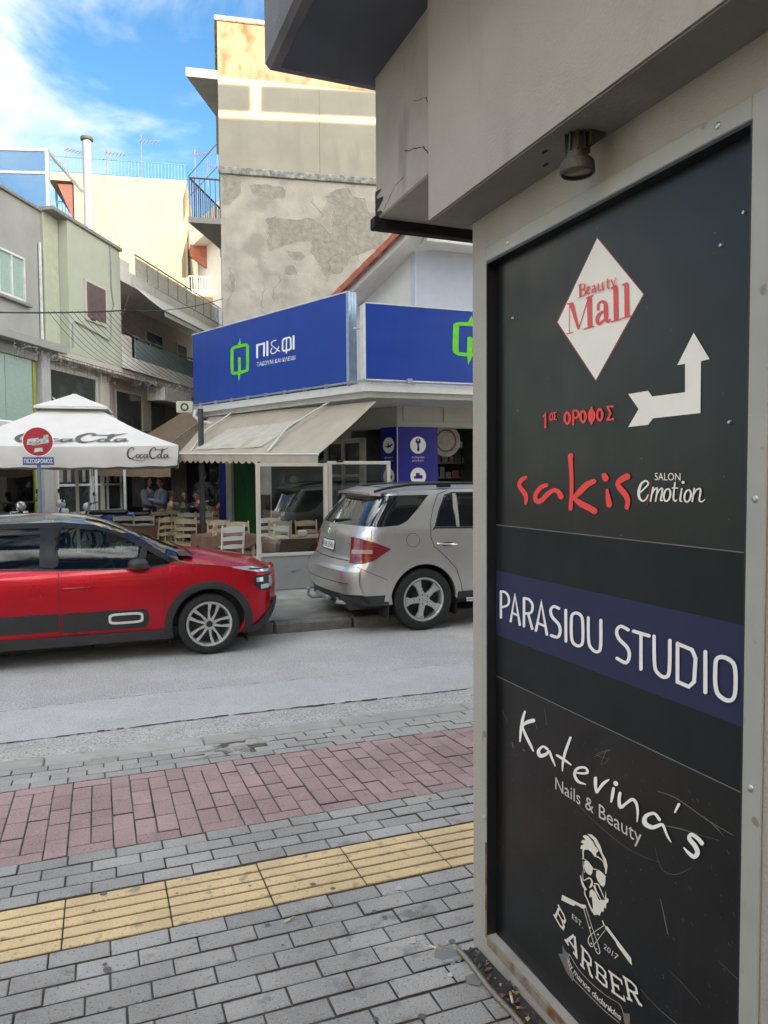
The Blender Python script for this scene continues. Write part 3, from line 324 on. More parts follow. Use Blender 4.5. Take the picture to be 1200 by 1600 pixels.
ART['katerina'] = [["R","1458 4632 1469 4634 -16 -6 12 -4 -13 -8 5 -6 -6 -8 -2 -8 -13 -22 -9 -22 -19 -33 -13 -30 -21 -39 -15 -36 -18 -41 -14 -39 -16 -44 -12 -41 -14 -47 -13 -46 -14 -50 -12 -48 -9 -49 -13 -48 -6 -55 -14 -56 -3 -58 -14 -60 -2 -52 -13 -54 0 -36 -9 -38 0 -4 -2 -6 6 -4 -8 -7 10 1 -11 -6"],["R","1746 4572 1750 4563 -17 8 -6 -17 -25 -2 -17 -17 -21 -7 -19 -11 -32 -13 -33 -14 -48 -20 -45 -19 -56 -26 -47 -21 -49 -28 -40 -20 -42 -28 -39 -20 -43 -32 -38 -21 -37 -37 -28 -18 -16 -39 -13 -19 10 -37 8 -26 26 -35 29 -29 31 -36 37 -30 31 -31 34 -29 31 -28 31 -26 35 -26 34 -26 34 -24 31 -24 31 -20 27 -24 27 -18 21 -23 26 -16 16 -22 23 -13 13 -19 15 -10 8 -14 4 -1 2 -3 8 0 -2 -5 10 3 -6 -7"],["R","2110 4225 2103 4217 4 11 -17 -10 -4 8 -16 -5 -8 4 -12 -1 -22 2 -20 4 -32 2 -28 6 -42 0 -27 3 -48 -11 -16 -4 -46 -26 -20 -14 -45 -34 -28 -26 -39 -35 -23 -28 -28 -36 -9 -17 -7 -34 2 -11 8 -28 9 -13 24 -20 12 -7 48 -7 1 -2 61 20 10 4 55 28 37 16 49 31 44 23 42 30 31 17 31 31 17 14 16 27 18 20 5 12 22 26 -22 -6 52 20 7 -6 27 -11 13 -19 19 -21 16 -26 18 -24 20 -25 18 -24 27 -23 20 -26 31 -26 22 -31 30 -22 20 -28 20 -16 13 -19 2 -1 1 -4 6 0 -1 -4 8 2 -5 -5"],["R","2666 4606 2676 4608 -15 -5 10 -4 -11 -8 4 -6 -6 -8 -2 -8 -23 -41 -20 -41 -33 -60 -29 -59 -34 -67 -31 -66 -29 -60 -27 -58 -21 -49 -21 -47 -16 -46 -17 -45 -14 -44 -15 -42 -9 -42 -14 -41 -5 -44 -12 -43 1 -43 -8 -44 2 -37 -7 -40 1 -25 -5 -28 2 -3 -2 -4 3 -2 -4 -4 7 0 -6 -4"],["R","2306 4215 2312 4222 -2 -10 13 10 6 -6 15 6 8 -2 11 1 36 -1 36 -1 51 -2 52 0 55 -3 57 -1 49 -1 50 -3 45 -2 42 -6 46 0 40 -7 39 -1 34 -7 29 -1 24 -6 4 1 4 0 8 3 2 -4 8 4 -1 -6"],["R","2761 4115 2762 4120 3 -5 6 8 7 -2 9 6 7 2 7 2 31 7 32 10 43 11 43 12 49 13 46 14 43 13 39 14 38 14 35 14 39 16 34 16 37 18 22 12 31 29 1 -2 1 27 -1 4 -16 18 -8 14 -26 13 -16 10 -36 3 -17 2 -45 -10 -30 -8 -53 -19 -43 -18 -54 -24 -43 -22 -48 -29 -30 -20 -36 -32 -19 -18 -25 -35 -17 -22 -15 -34 -11 -24 -5 -31 -3 -20 9 -28 7 -18 18 -24 16 -18 28 -20 21 -16 36 -10 24 -9 50 2 32 -3 56 11 46 4 51 14 45 5 34 8 32 3 5 3 5 1 7 4 4 -2 5 5 2 -5"],["R","3231 4232 3244 4237 -17 -11 16 1 -10 -12 10 -6 -3 -9 2 -7 -1 -18 0 -17 -1 -24 0 -23 0 -28 0 -26 3 -26 2 -25 7 -27 2 -27 9 -29 3 -30 11 -26 5 -25 15 -16 2 -9 47 15 -27 -8 17 23 4 7 14 21 11 22 16 21 16 24 20 26 19 27 25 29 21 31 25 30 24 32 22 25 28 32 24 24 34 29 27 27 35 27 25 24 33 20 18 17 21 15 5 6 6 4 3 6 9 3 -1 6 8 0"],["R","3622 4310 3634 4321 -11 -18 22 11 0 -14 20 4 8 -7 13 -2 11 -5 10 -6 12 -3 8 -8 21 4 1 -14 22 11 -11 -17"],["R","3615 4235 3626 4238 -15 -9 13 -1 -11 -12 7 -6 -3 -8 1 -7 -5 -19 -3 -18 -6 -27 -4 -26 -7 -29 -5 -29 -5 -26 -7 -27 -4 -25 -8 -28 -3 -26 -11 -28 -2 -22 -11 -24 -2 -16 -7 -18 0 -5 -3 -5 4 -5 -7 -7 8 0 -10 -6"],["R","3746 4224 3756 4228 -15 -8 13 -2 -11 -11 7 -6 -4 -9 0 -8 -4 -18 -4 -17 -6 -25 -5 -24 -7 -29 -4 -26 -1 -28 -1 -23 1 -29 3 -25 3 -31 5 -27 10 -27 7 -18 32 -14 -3 -3 51 24 -8 -1 33 31 22 18 28 32 31 30 28 28 31 30 30 28 29 28 32 28 31 30 25 22 33 30 14 9 39 24 7 1 38 9 14 -1 28 -6 15 -7 20 -11 14 -11 16 -17 11 -17 12 -22 8 -24 7 -27 6 -27 5 -30 4 -27 1 -30 3 -30 -3 -35 0 -35 -7 -39 -1 -31 -8 -34 0 -23 -5 -24 0 -3 -2 -3 2 -2 -3 -4 5 0 -5 -3"],["R","4492 4158 4485 4151 8 12 -14 -7 0 9 -11 -2 -4 5 -8 2 -16 9 -14 10 -23 15 -20 16 -29 12 -23 11 -38 2 -19 1 -46 -16 -26 -12 -48 -26 -34 -23 -46 -31 -33 -27 -40 -35 -19 -20 -26 -37 -7 -15 -16 -38 -4 -19 -2 -35 1 -16 14 -26 5 -6 34 -12 12 -6 42 0 26 -2 48 7 31 1 50 16 27 5 49 28 29 14 45 34 39 28 37 30 41 29 23 17 37 22 6 2 30 9 0 1 21 -4 5 -3 8 -10 11 -10 10 -12 14 -16 13 -17 16 -21 15 -23 16 -23 14 -24 18 -20 14 -19 19 -14 14 -17 21 -10 15 -16 19 -9 13 -13 13 -6 10 -9 2 -1 1 -2 3 1 0 -2 3 2 -2 -3"],["R","4796 4501 4804 4501 -12 -5 8 -4 -10 -8 2 -8 -6 -8 -3 -8 -52 -119 -69 -118 -1 -4 -4 -5 1 -5 -6 -4 5 -2 -6 -4"],["R","5176 4176 5168 4166 8 14 -17 -10 0 12 -15 -4 -6 6 -9 2 -10 6 -9 6 -14 6 -12 8 -19 8 -15 8 -21 6 -16 6 -26 4 -22 4 -30 3 -27 4 -32 0 -24 1 -33 -7 -10 -1 -34 -24 3 0 -21 -29 -3 -6 -10 -29 -2 -8 3 -26 1 -6 19 -17 11 -7 26 -11 23 -8 25 -10 28 -9 19 -12 23 -12 12 -12 18 -15 12 -13 16 -15 7 -12 11 -19 2 -8 4 -24 -3 -10 -7 -29 -6 -13 -17 -30 -7 -11 -24 -30 1 -1 -36 -26 -4 -2 -35 -8 -20 0 -27 3 -24 2 -24 7 -24 2 -21 8 -21 2 -19 8 -22 4 -18 12 -19 5 -15 10 -14 4 -10 7 -4 1 -2 2 -5 -2 -1 4 -6 -4 3 5"]]
ART['nails'] = [["T","Nails & Beauty","2289 3694 1865 4 -1866 188 1863 20"]]
ART['face'] = [["P","2900 3068 20 56 48 35 7 17 -62 -7 41 53 68 27 -68 29 54 38 60 14 114 -30 46 -42 78 -14 -6 -28 -44 -38 6 -34 -52 -30 -60 24 -66 2 -68 -27 -34 -37 2 -104 -28 -13 -8 131"],["P","3061 3356 100 32 93 -9 90 -59 52 -84 70 -50 32 -75 -21 -117 -25 -13 -7 87 -26 71 -41 55 -39 32 -20 24 -65 28 -53 52"],["P","2998 2940 47 28 67 -10 60 -22 14 -28 -13 -57 -33 -47 -53 -13 -61 13 -42 48"],["P","3264 2930 58 32 64 -6 64 -18 13 -34 -12 -73 -31 -49 -58 -4 -64 26 -40 55"],["P","3116 2540 20 53 46 33 66 -8 40 -31 38 -38 39 25 89 46 13 140 17 -98 44 14 -6 -48 -43 -48 0 -66 -43 -7 -12 -73 -38 -5 -45 -91 -38 -4 -78 -52 -60 40 35 49 -16 93 -15 53 -45 -41"],["R","3214 3116 3216 3119 1 -4 4 6 4 -2 6 4 5 1 5 2 16 5 17 5 24 7 24 6 26 6 28 6 24 3 26 3 23 0 24 -1 23 -2 24 -3 22 -4 22 -6 18 -8 19 -10 14 -12 14 -15 12 -18 11 -19 10 -18 8 -19 7 -12 6 -12 1 0 0 -2 2 0 0 -2 3 0 -3 -2"],["R","2942 2949 2943 2951 2 -3 3 5 2 0 4 2 4 0 4 2 11 4 12 4 17 7 16 5 18 5 19 5 18 4 20 3 20 2 20 1 20 0 21 0 20 -2 22 -2 20 -4 20 -3 17 -5 18 -5 17 -8 18 -8 16 -8 17 -8 15 -7 15 -6 12 -5 13 -4 10 -5 11 -3 11 -4 10 -1 16 1 10 0 18 6 13 3 19 9 16 7 18 10 19 8 18 7 22 7 21 4 22 3 22 3 22 3 23 1 24 1 22 -1 24 0 25 -4 26 -2 24 -7 27 -5 23 -7 25 -5 15 -5 18 -3 4 0 2 -1 6 1 0 -4 5 4 -2 -4"],["R","2970 2918 2972 2919 -2 -2 3 0 -2 -2 1 0 0 -2 1 -1 2 -15 1 -16 1 -22 2 -22 2 -25 2 -24 5 -20 4 -20 5 -18 6 -17 8 -16 8 -15 9 -13 9 -13 4 -9 5 -10 2 -1 0 -1 2 0 0 -2 3 1 -3 -2"],["R","2908 2694 2909 2696 -2 -2 3 0 -2 -2 2 0 1 -2 2 0 3 -10 7 -8 4 -16 11 -11 6 -17 12 -13 6 -17 12 -13 6 -16 11 -13 8 -18 11 -14 8 -16 11 -14 12 -14 11 -11 16 -10 14 -9 20 -8 16 -9 19 -6 16 -7 13 -3 10 -5 5 -1 3 -3 9 3 0 -6 10 7 -5 -8"],["R","2971 2777 2972 2778 -2 -1 2 0 -1 -2 2 0 0 -1 0 -1 -1 -21 0 -20 -1 -30 0 -29 0 -30 2 -30 2 -22 4 -20 6 -11 6 -8 9 -5 6 -2 13 2 6 1 15 6 8 4 17 12 11 8 18 17 15 15 18 16 17 17 15 13 17 15 15 11 16 13 12 9 15 12 10 6 19 11 8 2 18 6 10 0 18 0 13 -4 16 -4 11 -7 14 -8 4 -9 10 -10 -1 -12 4 -14 -5 -15 0 -16 -8 -17 -2 -18 -7 -14 -6 -18 -5 -10 -11 -17 -5 -11 -15 -17 -7 -11 -13 -12 -5 -8 -7 -8 -3 -5 -6 -4 0 -6 -7 -6 3 -3 -8 -2"],["R","3223 2729 3224 2731 2 -2 2 5 4 0 4 4 4 1 4 2 14 6 14 7 19 9 21 11 19 6 25 11 14 2 24 3 13 -5 18 -6 14 -10 13 -12 13 -13 12 -15 14 -12 13 -13 14 -12 12 -12 14 -12 13 -14 13 -12 12 -13 13 -11 12 -11 12 -9 11 -12 12 -9 10 -10 10 -8 8 -9 7 -5 6 -6 2 0 0 -1 2 0 0 -2 2 1 -2 -2"],["R","3224 2711 3231 2716 -8 -9 12 5 -4 -8 8 0 0 -6 4 -3 7 -9 4 -10 9 -13 7 -14 11 -14 8 -16 12 -12 8 -13 15 -10 12 -11 18 -8 13 -10 17 -7 14 -10 16 -7 13 -10 15 -8 14 -10 16 -9 14 -10 14 -7 12 -8 10 -5 9 -7 2 0 1 -1 2 0 0 -2 3 2 -3 -2"],["R","3014 2546 3016 2548 -4 -2 3 1 -2 -2 2 -1 0 -3 0 -1 -1 -13 3 -12 -1 -20 4 -17 0 -22 4 -18 4 -19 7 -15 12 -12 9 -11 15 -9 10 -10 17 -7 13 -12 14 -11 15 -12 13 -15 14 -14 12 -18 16 -15 13 -19 16 -15 13 -16 16 -14 17 -16 17 -16 18 -14 17 -14 17 -13 16 -14 11 -9 10 -10 4 -1 2 -2 6 1 -2 -6 7 4 -4 -6"]]
ART['razor'] = [["P","2472 2176 443 98 111 48 20 -28 -70 -56 -184 -36 -31 -43 -311 -73"],["P","3454 2262 50 19 200 -67 276 -83 18 -83 -50 4 -244 85 -36 33 -204 62"],["R","2988 2247 2989 2248 -2 -3 4 2 -2 -2 2 0 0 -1 1 -1 30 -49 30 -48 44 -68 43 -69 45 -74 45 -74 39 -63 39 -63 29 -51 29 -51 26 -47 26 -46 23 -40 22 -40 21 -31 21 -30 19 -20 21 -20 18 -12 18 -10 16 -6 16 -4 16 1 11 2 20 11 9 3 18 18 8 10 10 21 8 15 0 22 2 19 -10 24 -9 24 -18 28 -17 29 -22 28 -20 30 -20 27 -19 27 -17 22 -17 21 -17 17 -16 18 -18 21 -20 21 -26 33 -25 33 -38 53 -39 53 -48 69 -48 69 -45 67 -46 66 -31 46 -32 45 -2 0 0 1 -2 0 1 2 -3 -2 2 3"],["R","3398 2308 3400 2310 -4 -5 6 2 -2 -4 4 1 1 -3 2 -1 36 -46 39 -44 2 -1 1 -2 5 0 -1 -4 6 4 -5 -6"],["R","3432 2253 3434 2252 -3 -1 0 -2 -3 -2 -1 -2 -2 -2 -2 -2 -38 -38 -38 -38 -56 -55 -55 -56 -60 -61 -60 -60 -49 -51 -49 -52 -37 -40 -37 -40 -33 -35 -30 -34 -25 -32 -24 -30 -21 -30 -18 -26 -13 -27 -10 -24 -5 -24 -5 -22 1 -20 1 -18 6 -16 4 -14 11 -13 11 -11 18 -8 17 -8 21 -4 18 -4 21 3 17 3 16 7 8 3 14 12 5 3 15 21 14 18 30 42 31 43 58 83 58 82 75 110 76 111 72 107 73 106 49 73 48 72 0 0 2 2 1 2 2 2 -1 1 2 1"],["R","3289 2050 3291 2056 -1 -6 7 7 4 -2 8 5 6 0 6 3 8 2 8 2 5 2 6 0 8 6 3 -3 7 8 0 -5"],["R","3124 2060 3128 2064 -4 -7 8 6 0 -5 7 2 2 -2 5 0 6 -2 6 -1 5 0 2 -2 7 4 0 -5 8 5 -4 -6"],["R","3153 1850 3158 1854 -4 -7 8 6 0 -5 6 3 3 -2 5 0 6 -1 5 -1 4 0 4 -3 7 3 0 -4 9 5 -4 -7"],["R","3272 1841 3276 1844 -3 -5 5 4 0 -4 5 2 2 -1 3 0 7 -2 7 -1 2 0 2 -1 6 3 0 -4 5 4 -3 -5"]]
ART['barber'] = [["R","2431 1953 2394 1973 -119 -234 -121 -235"],["R","2374 1984 2358 1956 149 -78 145 -75 54 -62 30 -40 -33 -72 -14 -30 -82 10 -51 -3 -98 50 -92 48"],["R","2475 1802 2452 1780 73 -66 44 -51 -38 -82 -14 -30 -96 15 -60 1 -164 79 -156 77"],["R","2564 1551 2604 1521 186 192 176 201"],["R","2808 1736 2759 1723 51 -278 34 -270"],["R","2663 1607 2650 1576 141 -40 146 -44"],["R","2551 1559 2537 1533 100 -33 103 -35"],["R","2756 1492 2748 1462 103 -33 106 -36"],["R","3009 1690 2962 1696 -8 -304 -11 -306"],["R","2936 1700 2935 1663 166 -24 161 -22 82 -44 48 -33 2 -106 0 -48 -84 -23 -48 -21 -111 12 -104 13"],["R","3108 1529 3066 1504 68 -109 80 -130 38 -19 63 -8"],["R","2924 1425 2923 1391 105 -9 105 -9"],["R","3318 1656 3276 1653 20 -233 21 -227"],["R","3252 1651 3254 1624 172 15 164 12 77 -24 46 -20 5 -80 2 -32 -74 -28 -42 -26 -108 -1 -102 -2"],["R","3433 1556 3424 1528 93 -24 61 -26 5 -92 2 -33 -85 -22 -49 -21 -172 9 -168 5"],["R","3622 1717 3570 1710 69 -259 70 -260"],["R","3544 1708 3552 1676 278 33 246 31 12 -61 11 -30"],["R","3638 1601 3646 1569 114 15 114 17"],["R","3606 1477 3614 1446 251 39 284 46 -7 41 -23 69"],["R","3760 1633 3735 1630 17 -61 16 -61"],["R","3910 1830 3861 1822 96 -250 95 -257"],["R","3834 1817 3846 1786 175 31 168 32 95 -10 58 -10 36 -80 16 -38 -74 -47 -40 -32 -113 -29 -106 -26"],["R","4063 1734 4031 1699 102 -62 120 -73 43 0 64 18"],["R","3918 1583 3929 1554 106 32 105 34"]]
ART['ribbon'] = [["R","2659 1390 2660 1392 -1 -2 2 1 0 -1 2 0 0 -1 2 0 31 -17 31 -17 45 -25 44 -24 54 -25 54 -26 60 -20 60 -19 68 -12 67 -13 74 -9 74 -8 80 -5 80 -6 81 -1 81 -1 85 4 84 4 88 8 88 9 88 12 88 10 82 11 82 11 82 19 80 19 79 24 79 24 71 17 72 17 55 -3 57 -3 37 -35 38 -35 24 -57 24 -57 16 -58 16 -58 11 -40 11 -40 1 0 0 -1 1 0 0 -1 2 1 -2 -2"],["R","2746 1075 2746 1076 -1 -2 3 2 0 -1 2 2 1 0 1 0 54 0 54 -1 76 -2 76 -1 88 0 88 -1 90 0 90 -1 94 -1 93 0 100 0 100 0 100 1 99 2 93 4 94 3 94 9 93 9 94 11 95 12 82 12 81 11 56 8 56 8 1 0 1 -1 2 2 0 0 1 1 0 -2"],["R","2668 1392 2668 1392 -3 -2 2 0 -1 -1 0 -1 -2 -1 -1 -2 -12 -22 -11 -21 -19 -31 -20 -30 -15 -37 -14 -35 0 -36 0 -35 23 -36 24 -36 40 -39 38 -38 40 -37 41 -37 25 -32 26 -33 6 -26 5 -26 -6 -22 -6 -25 -9 -19 -10 -19 -7 -13 -6 -14 0 -2 0 -1 1 0 -2 -1 1 0 -3 -2"]]
ART['ribbon_tail'] = [["P","2488 1426 88 -54 82 20 -38 -126 124 -134 -20 -99 -146 47 -200 146 111 67"],["P","3837 1302 127 80 8 -184 -88 -60"]]
ART['manos'] = [["G","b","2616 1230 52 -25 -14 130 51 -26"],["G","y","2671 1203 52 -25 -15 130 52 -25"],["G","m","2758 1164 90 -22 -52 126 88 -23"],["G","a","2855 1140 66 -5 -30 109 67 -6"],["G","n","2926 1134 69 -2 -33 106 68 -4"],["G","o","3000 1132 68 -2 -32 104 66 -3"],["G","s","3072 1130 67 -4 -31 105 66 -4"],["G","d","3183 1125 67 0 -33 101 67 -1"],["G","a","3256 1125 68 3 -35 97 68 2"],["G","d","3329 1128 69 5 -36 95 69 4"],["G","a","3404 1133 68 7 -36 92 69 6"],["G","n","3478 1140 68 7 -36 91 68 6"],["G","i","3551 1148 35 4 -2 92 34 4"],["G","d","3588 1152 69 8 -37 88 68 8"],["G","e","3662 1160 68 10 -37 86 67 9"],["G","s","3735 1170 67 9 -36 87 66 7"]]
ART['est'] = [["T","EST.","2710 1956 259 -6 -249 86 252 -3"],["T","2017","3425 1936 282 -7 -264 87 295 9"]]
ART['parasiou'] = [["R","722 5970 708 5968 16 6 -16 0 11 10 -11 6 3 8 -3 7 -1 438 0 440 -3 6 2 8 -10 6 11 9 -17 2 17 6"],["R","678 6420 680 6427 6 -8 9 10 14 -4 15 7 13 0 14 2 29 2 28 2 38 4 43 4 38 1 50 2 27 -3 46 -6 26 -10 38 -14 26 -15 33 -19 23 -19 27 -23 12 -20 17 -27 6 -26 7 -30 0 -29 -1 -35 -9 -28 -12 -36 -15 -20 -29 -35 -32 -17 -55 -29 -57 -18 -68 -23 -60 -16 -62 -17 -43 -12 -43 -12 -12 -5 -14 -3 -12 -9 -16 1 -4 -10 -12 6"],["R","1026 5962 1014 5961 17 6 -15 3 12 9 -8 7 5 7 -1 7 95 396 164 494 111 -415 185 -487 5 -6 0 -7 13 -5 -8 -10 18 1 -15 -10"],["R","1048 6130 1053 6135 0 -9 13 8 6 -6 14 3 10 -2 12 1 181 -18 180 -19 11 0 8 -2 14 4 8 -6 12 7 -1 -8"],["R","1434 5956 1422 5954 18 8 -18 0 10 9 -10 6 2 8 -2 8 -1 443 -2 444 -3 6 2 8 -10 6 11 10 -17 2 17 6"],["R","1396 6413 1398 6420 6 -9 10 10 12 -5 16 7 14 -1 14 3 25 2 25 1 34 2 38 3 33 1 45 0 27 -3 42 -6 26 -10 36 -13 27 -14 34 -17 22 -16 28 -22 13 -18 18 -26 4 -25 5 -32 -4 -31 -4 -36 -12 -29 -15 -38 -14 -19 -31 -34 -26 -12 -54 -26 -48 -12 -63 -16 -53 -11 -56 -11 -38 -8 -38 -7 -12 -4 -12 -2 -13 -7 -14 3 -6 -10 -8 7"],["R","1541 6198 1553 6201 -15 -9 18 2 -6 -10 13 -4 2 -8 6 -5 110 -205 109 -205 5 -6 1 -7 13 -3 -6 -10 18 2 -14 -9"],["R","1772 5950 1758 5948 18 6 -16 4 14 9 -8 8 5 9 0 8 105 395 181 507 114 -411 185 -497 5 -7 0 -8 13 -5 -8 -10 18 1 -15 -9"],["R","1794 6095 1798 6101 0 -9 12 9 8 -6 15 4 9 -2 11 0 201 -16 200 -16 11 1 10 -2 15 4 7 -6 11 8 1 -9"],["R","2405 6406 2399 6400 1 11 -14 -9 -8 8 -17 -4 -10 3 -12 0 -23 4 -24 4 -37 6 -34 5 -42 4 -32 4 -48 -4 -18 -1 -41 -17 -12 -5 -32 -22 -17 -13 -25 -26 -15 -15 -14 -28 -7 -15 -1 -27 1 -17 8 -28 7 -22 16 -28 14 -21 25 -26 20 -20 38 -22 30 -17 46 -20 43 -18 43 -17 46 -20 30 -17 37 -22 18 -20 24 -25 13 -22 15 -27 6 -21 9 -27 1 -22 1 -28 -5 -23 -7 -31 -12 -25 -14 -32 -14 -20 -24 -32 -9 -8 -42 -29 -19 -4 -57 -13 -42 -1 -56 -2 -47 1 -49 2 -33 0 -33 1 -14 -1 -11 3 -16 -6 -9 6 -14 -10 -2 10"],["R","2533 6430 2546 6432 -17 -8 17 -2 -10 -10 11 -6 -3 -8 2 -8 9 -449 8 -446 2 -8 -2 -9 11 -6 -10 -11 17 -1 -17 -8"],["R","3056 6411 3068 6413 -15 -7 16 -2 -10 -10 9 -7 -2 -8 3 -6 1 -64 0 -64 0 -92 1 -92 4 -96 3 -94 8 -74 8 -70 14 -45 12 -39 21 -28 16 -21 24 -18 18 -13 25 -13 20 -11 32 -12 24 -10 36 -9 26 -6 39 -1 22 0 37 8 15 3 31 12 13 5 31 20 6 4 22 32 9 14 13 48 9 39 5 78 5 77 -1 104 -1 104 -2 102 -2 101 -1 69 -1 69 -3 8 2 10 -9 6 10 10 -17 3 16 7"],["R","3912 6375 3907 6368 2 11 -13 -9 -6 8 -15 -4 -10 4 -11 1 -26 6 -28 5 -41 8 -39 9 -45 8 -37 6 -48 -2 -24 0 -42 -17 -12 -6 -32 -23 -15 -12 -23 -28 -14 -16 -12 -28 -7 -16 -3 -28 0 -17 6 -28 5 -19 14 -27 12 -21 25 -27 19 -19 39 -24 32 -20 49 -22 46 -20 47 -20 49 -22 32 -19 38 -24 18 -19 25 -25 12 -20 14 -26 6 -20 8 -27 0 -21 0 -28 -5 -26 -5 -31 -9 -27 -13 -36 -13 -22 -23 -35 -5 -5 -45 -31 -23 -2 -58 -7 -48 6 -57 7 -50 9 -51 10 -35 6 -36 7 -12 0 -8 3 -16 -4 -7 9 -14 -10 2 11"],["R","3950 6376 3954 6384 4 -11 11 10 9 -7 15 7 11 -2 12 1 282 -4 282 -5 12 2 10 -2 14 6 9 -7 10 10 3 -10"],["R","4115 6376 4126 6378 -14 -7 14 -2 -8 -9 8 -6 -2 -9 2 -7 3 -427 8 -424 2 -8 -2 -9 10 -6 -9 -10 15 -2 -15 -9"],["R","4348 6407 4359 6409 -14 -7 14 -2 -8 -11 9 -7 -2 -9 2 -8 1 -70 2 -70 2 -104 2 -102 4 -106 4 -105 9 -81 8 -77 15 -46 12 -39 21 -27 15 -19 25 -15 17 -9 23 -10 20 -9 29 -11 24 -8 34 -6 23 -4 37 0 21 1 33 9 16 5 27 12 12 5 30 20 6 3 20 33 8 14 11 48 10 38 5 82 5 79 1 108 1 109 -1 105 -1 105 0 73 -1 72 -2 7 3 9 -9 7 9 11 -15 3 14 8"],["R","4738 6400 4748 6403 -14 -7 14 -2 -8 -11 9 -7 -2 -8 3 -8 6 -469 6 -436 214 -14 142 -10 104 99 56 56 18 288 18 260 -65 96 -48 75 -226 23 -206 20 -11 -1 -9 3 -14 -5 -7 8 -12 -10 -2 12"],["R","5164 6392 5174 6394 -14 -8 14 -2 -8 -10 8 -7 -2 -10 2 -8 6 -453 10 -449 2 -8 -2 -10 10 -7 -8 -12 14 -2 -15 -8"],["R","2719 6271 2648 6260 1 31 1 31 1 28 2 29 5 20 5 28 7 13 16 27 13 11 30 25 19 9 37 18 22 7 39 13 19 3 40 6 20 -1 37 -1 24 -4 36 -7 22 -8 33 -13 17 -13 26 -20 11 -17 16 -24 7 -23 8 -28 4 -30 5 -32 5 -37 5 -38 2 -48 2 -48 2 -58 2 -58 0 -56 0 -58 -2 -44 -3 -46 -6 -28 -6 -32 -6 -16 -9 -24 -6 -9 -14 -20 -9 -7 -21 -18 -12 -8 -27 -17 -15 -6 -34 -13 -19 -4 -36 -8 -17 -1 -34 -2 -21 2 -32 3 -23 5 -33 7 -20 8 -31 12 -16 12 -24 19 -11 18 -16 24 -8 24 -9 29 -5 28 -5 31 -4 33 -5 34 -2 39 -3 41 -2 44 0 45 2 44 0 45 1 39 2 40"],["R","5346 6208 5285 6194 0 34 1 36 2 32 2 34 3 26 5 34 7 18 12 30 8 9 23 27 12 7 30 19 16 6 32 12 20 4 30 6 23 1 34 1 28 -3 35 -3 27 -6 34 -8 22 -8 29 -11 16 -9 22 -13 11 -11 17 -17 9 -16 13 -23 8 -25 10 -32 6 -43 6 -45 3 -54 4 -57 1 -56 0 -57 -1 -48 0 -49 -3 -36 -4 -38 -4 -29 -5 -32 -6 -21 -8 -30 -9 -16 -15 -28 -10 -12 -22 -26 -12 -8 -29 -19 -15 -6 -31 -13 -18 -4 -33 -7 -23 1 -35 1 -29 6 -36 7 -28 9 -35 11 -22 12 -29 16 -13 14 -21 21 -10 18 -13 25 -7 24 -10 28 -7 29 -6 32 -4 35 -5 39 -2 42 -2 45 0 44 0 44 1 40 0 40"]]
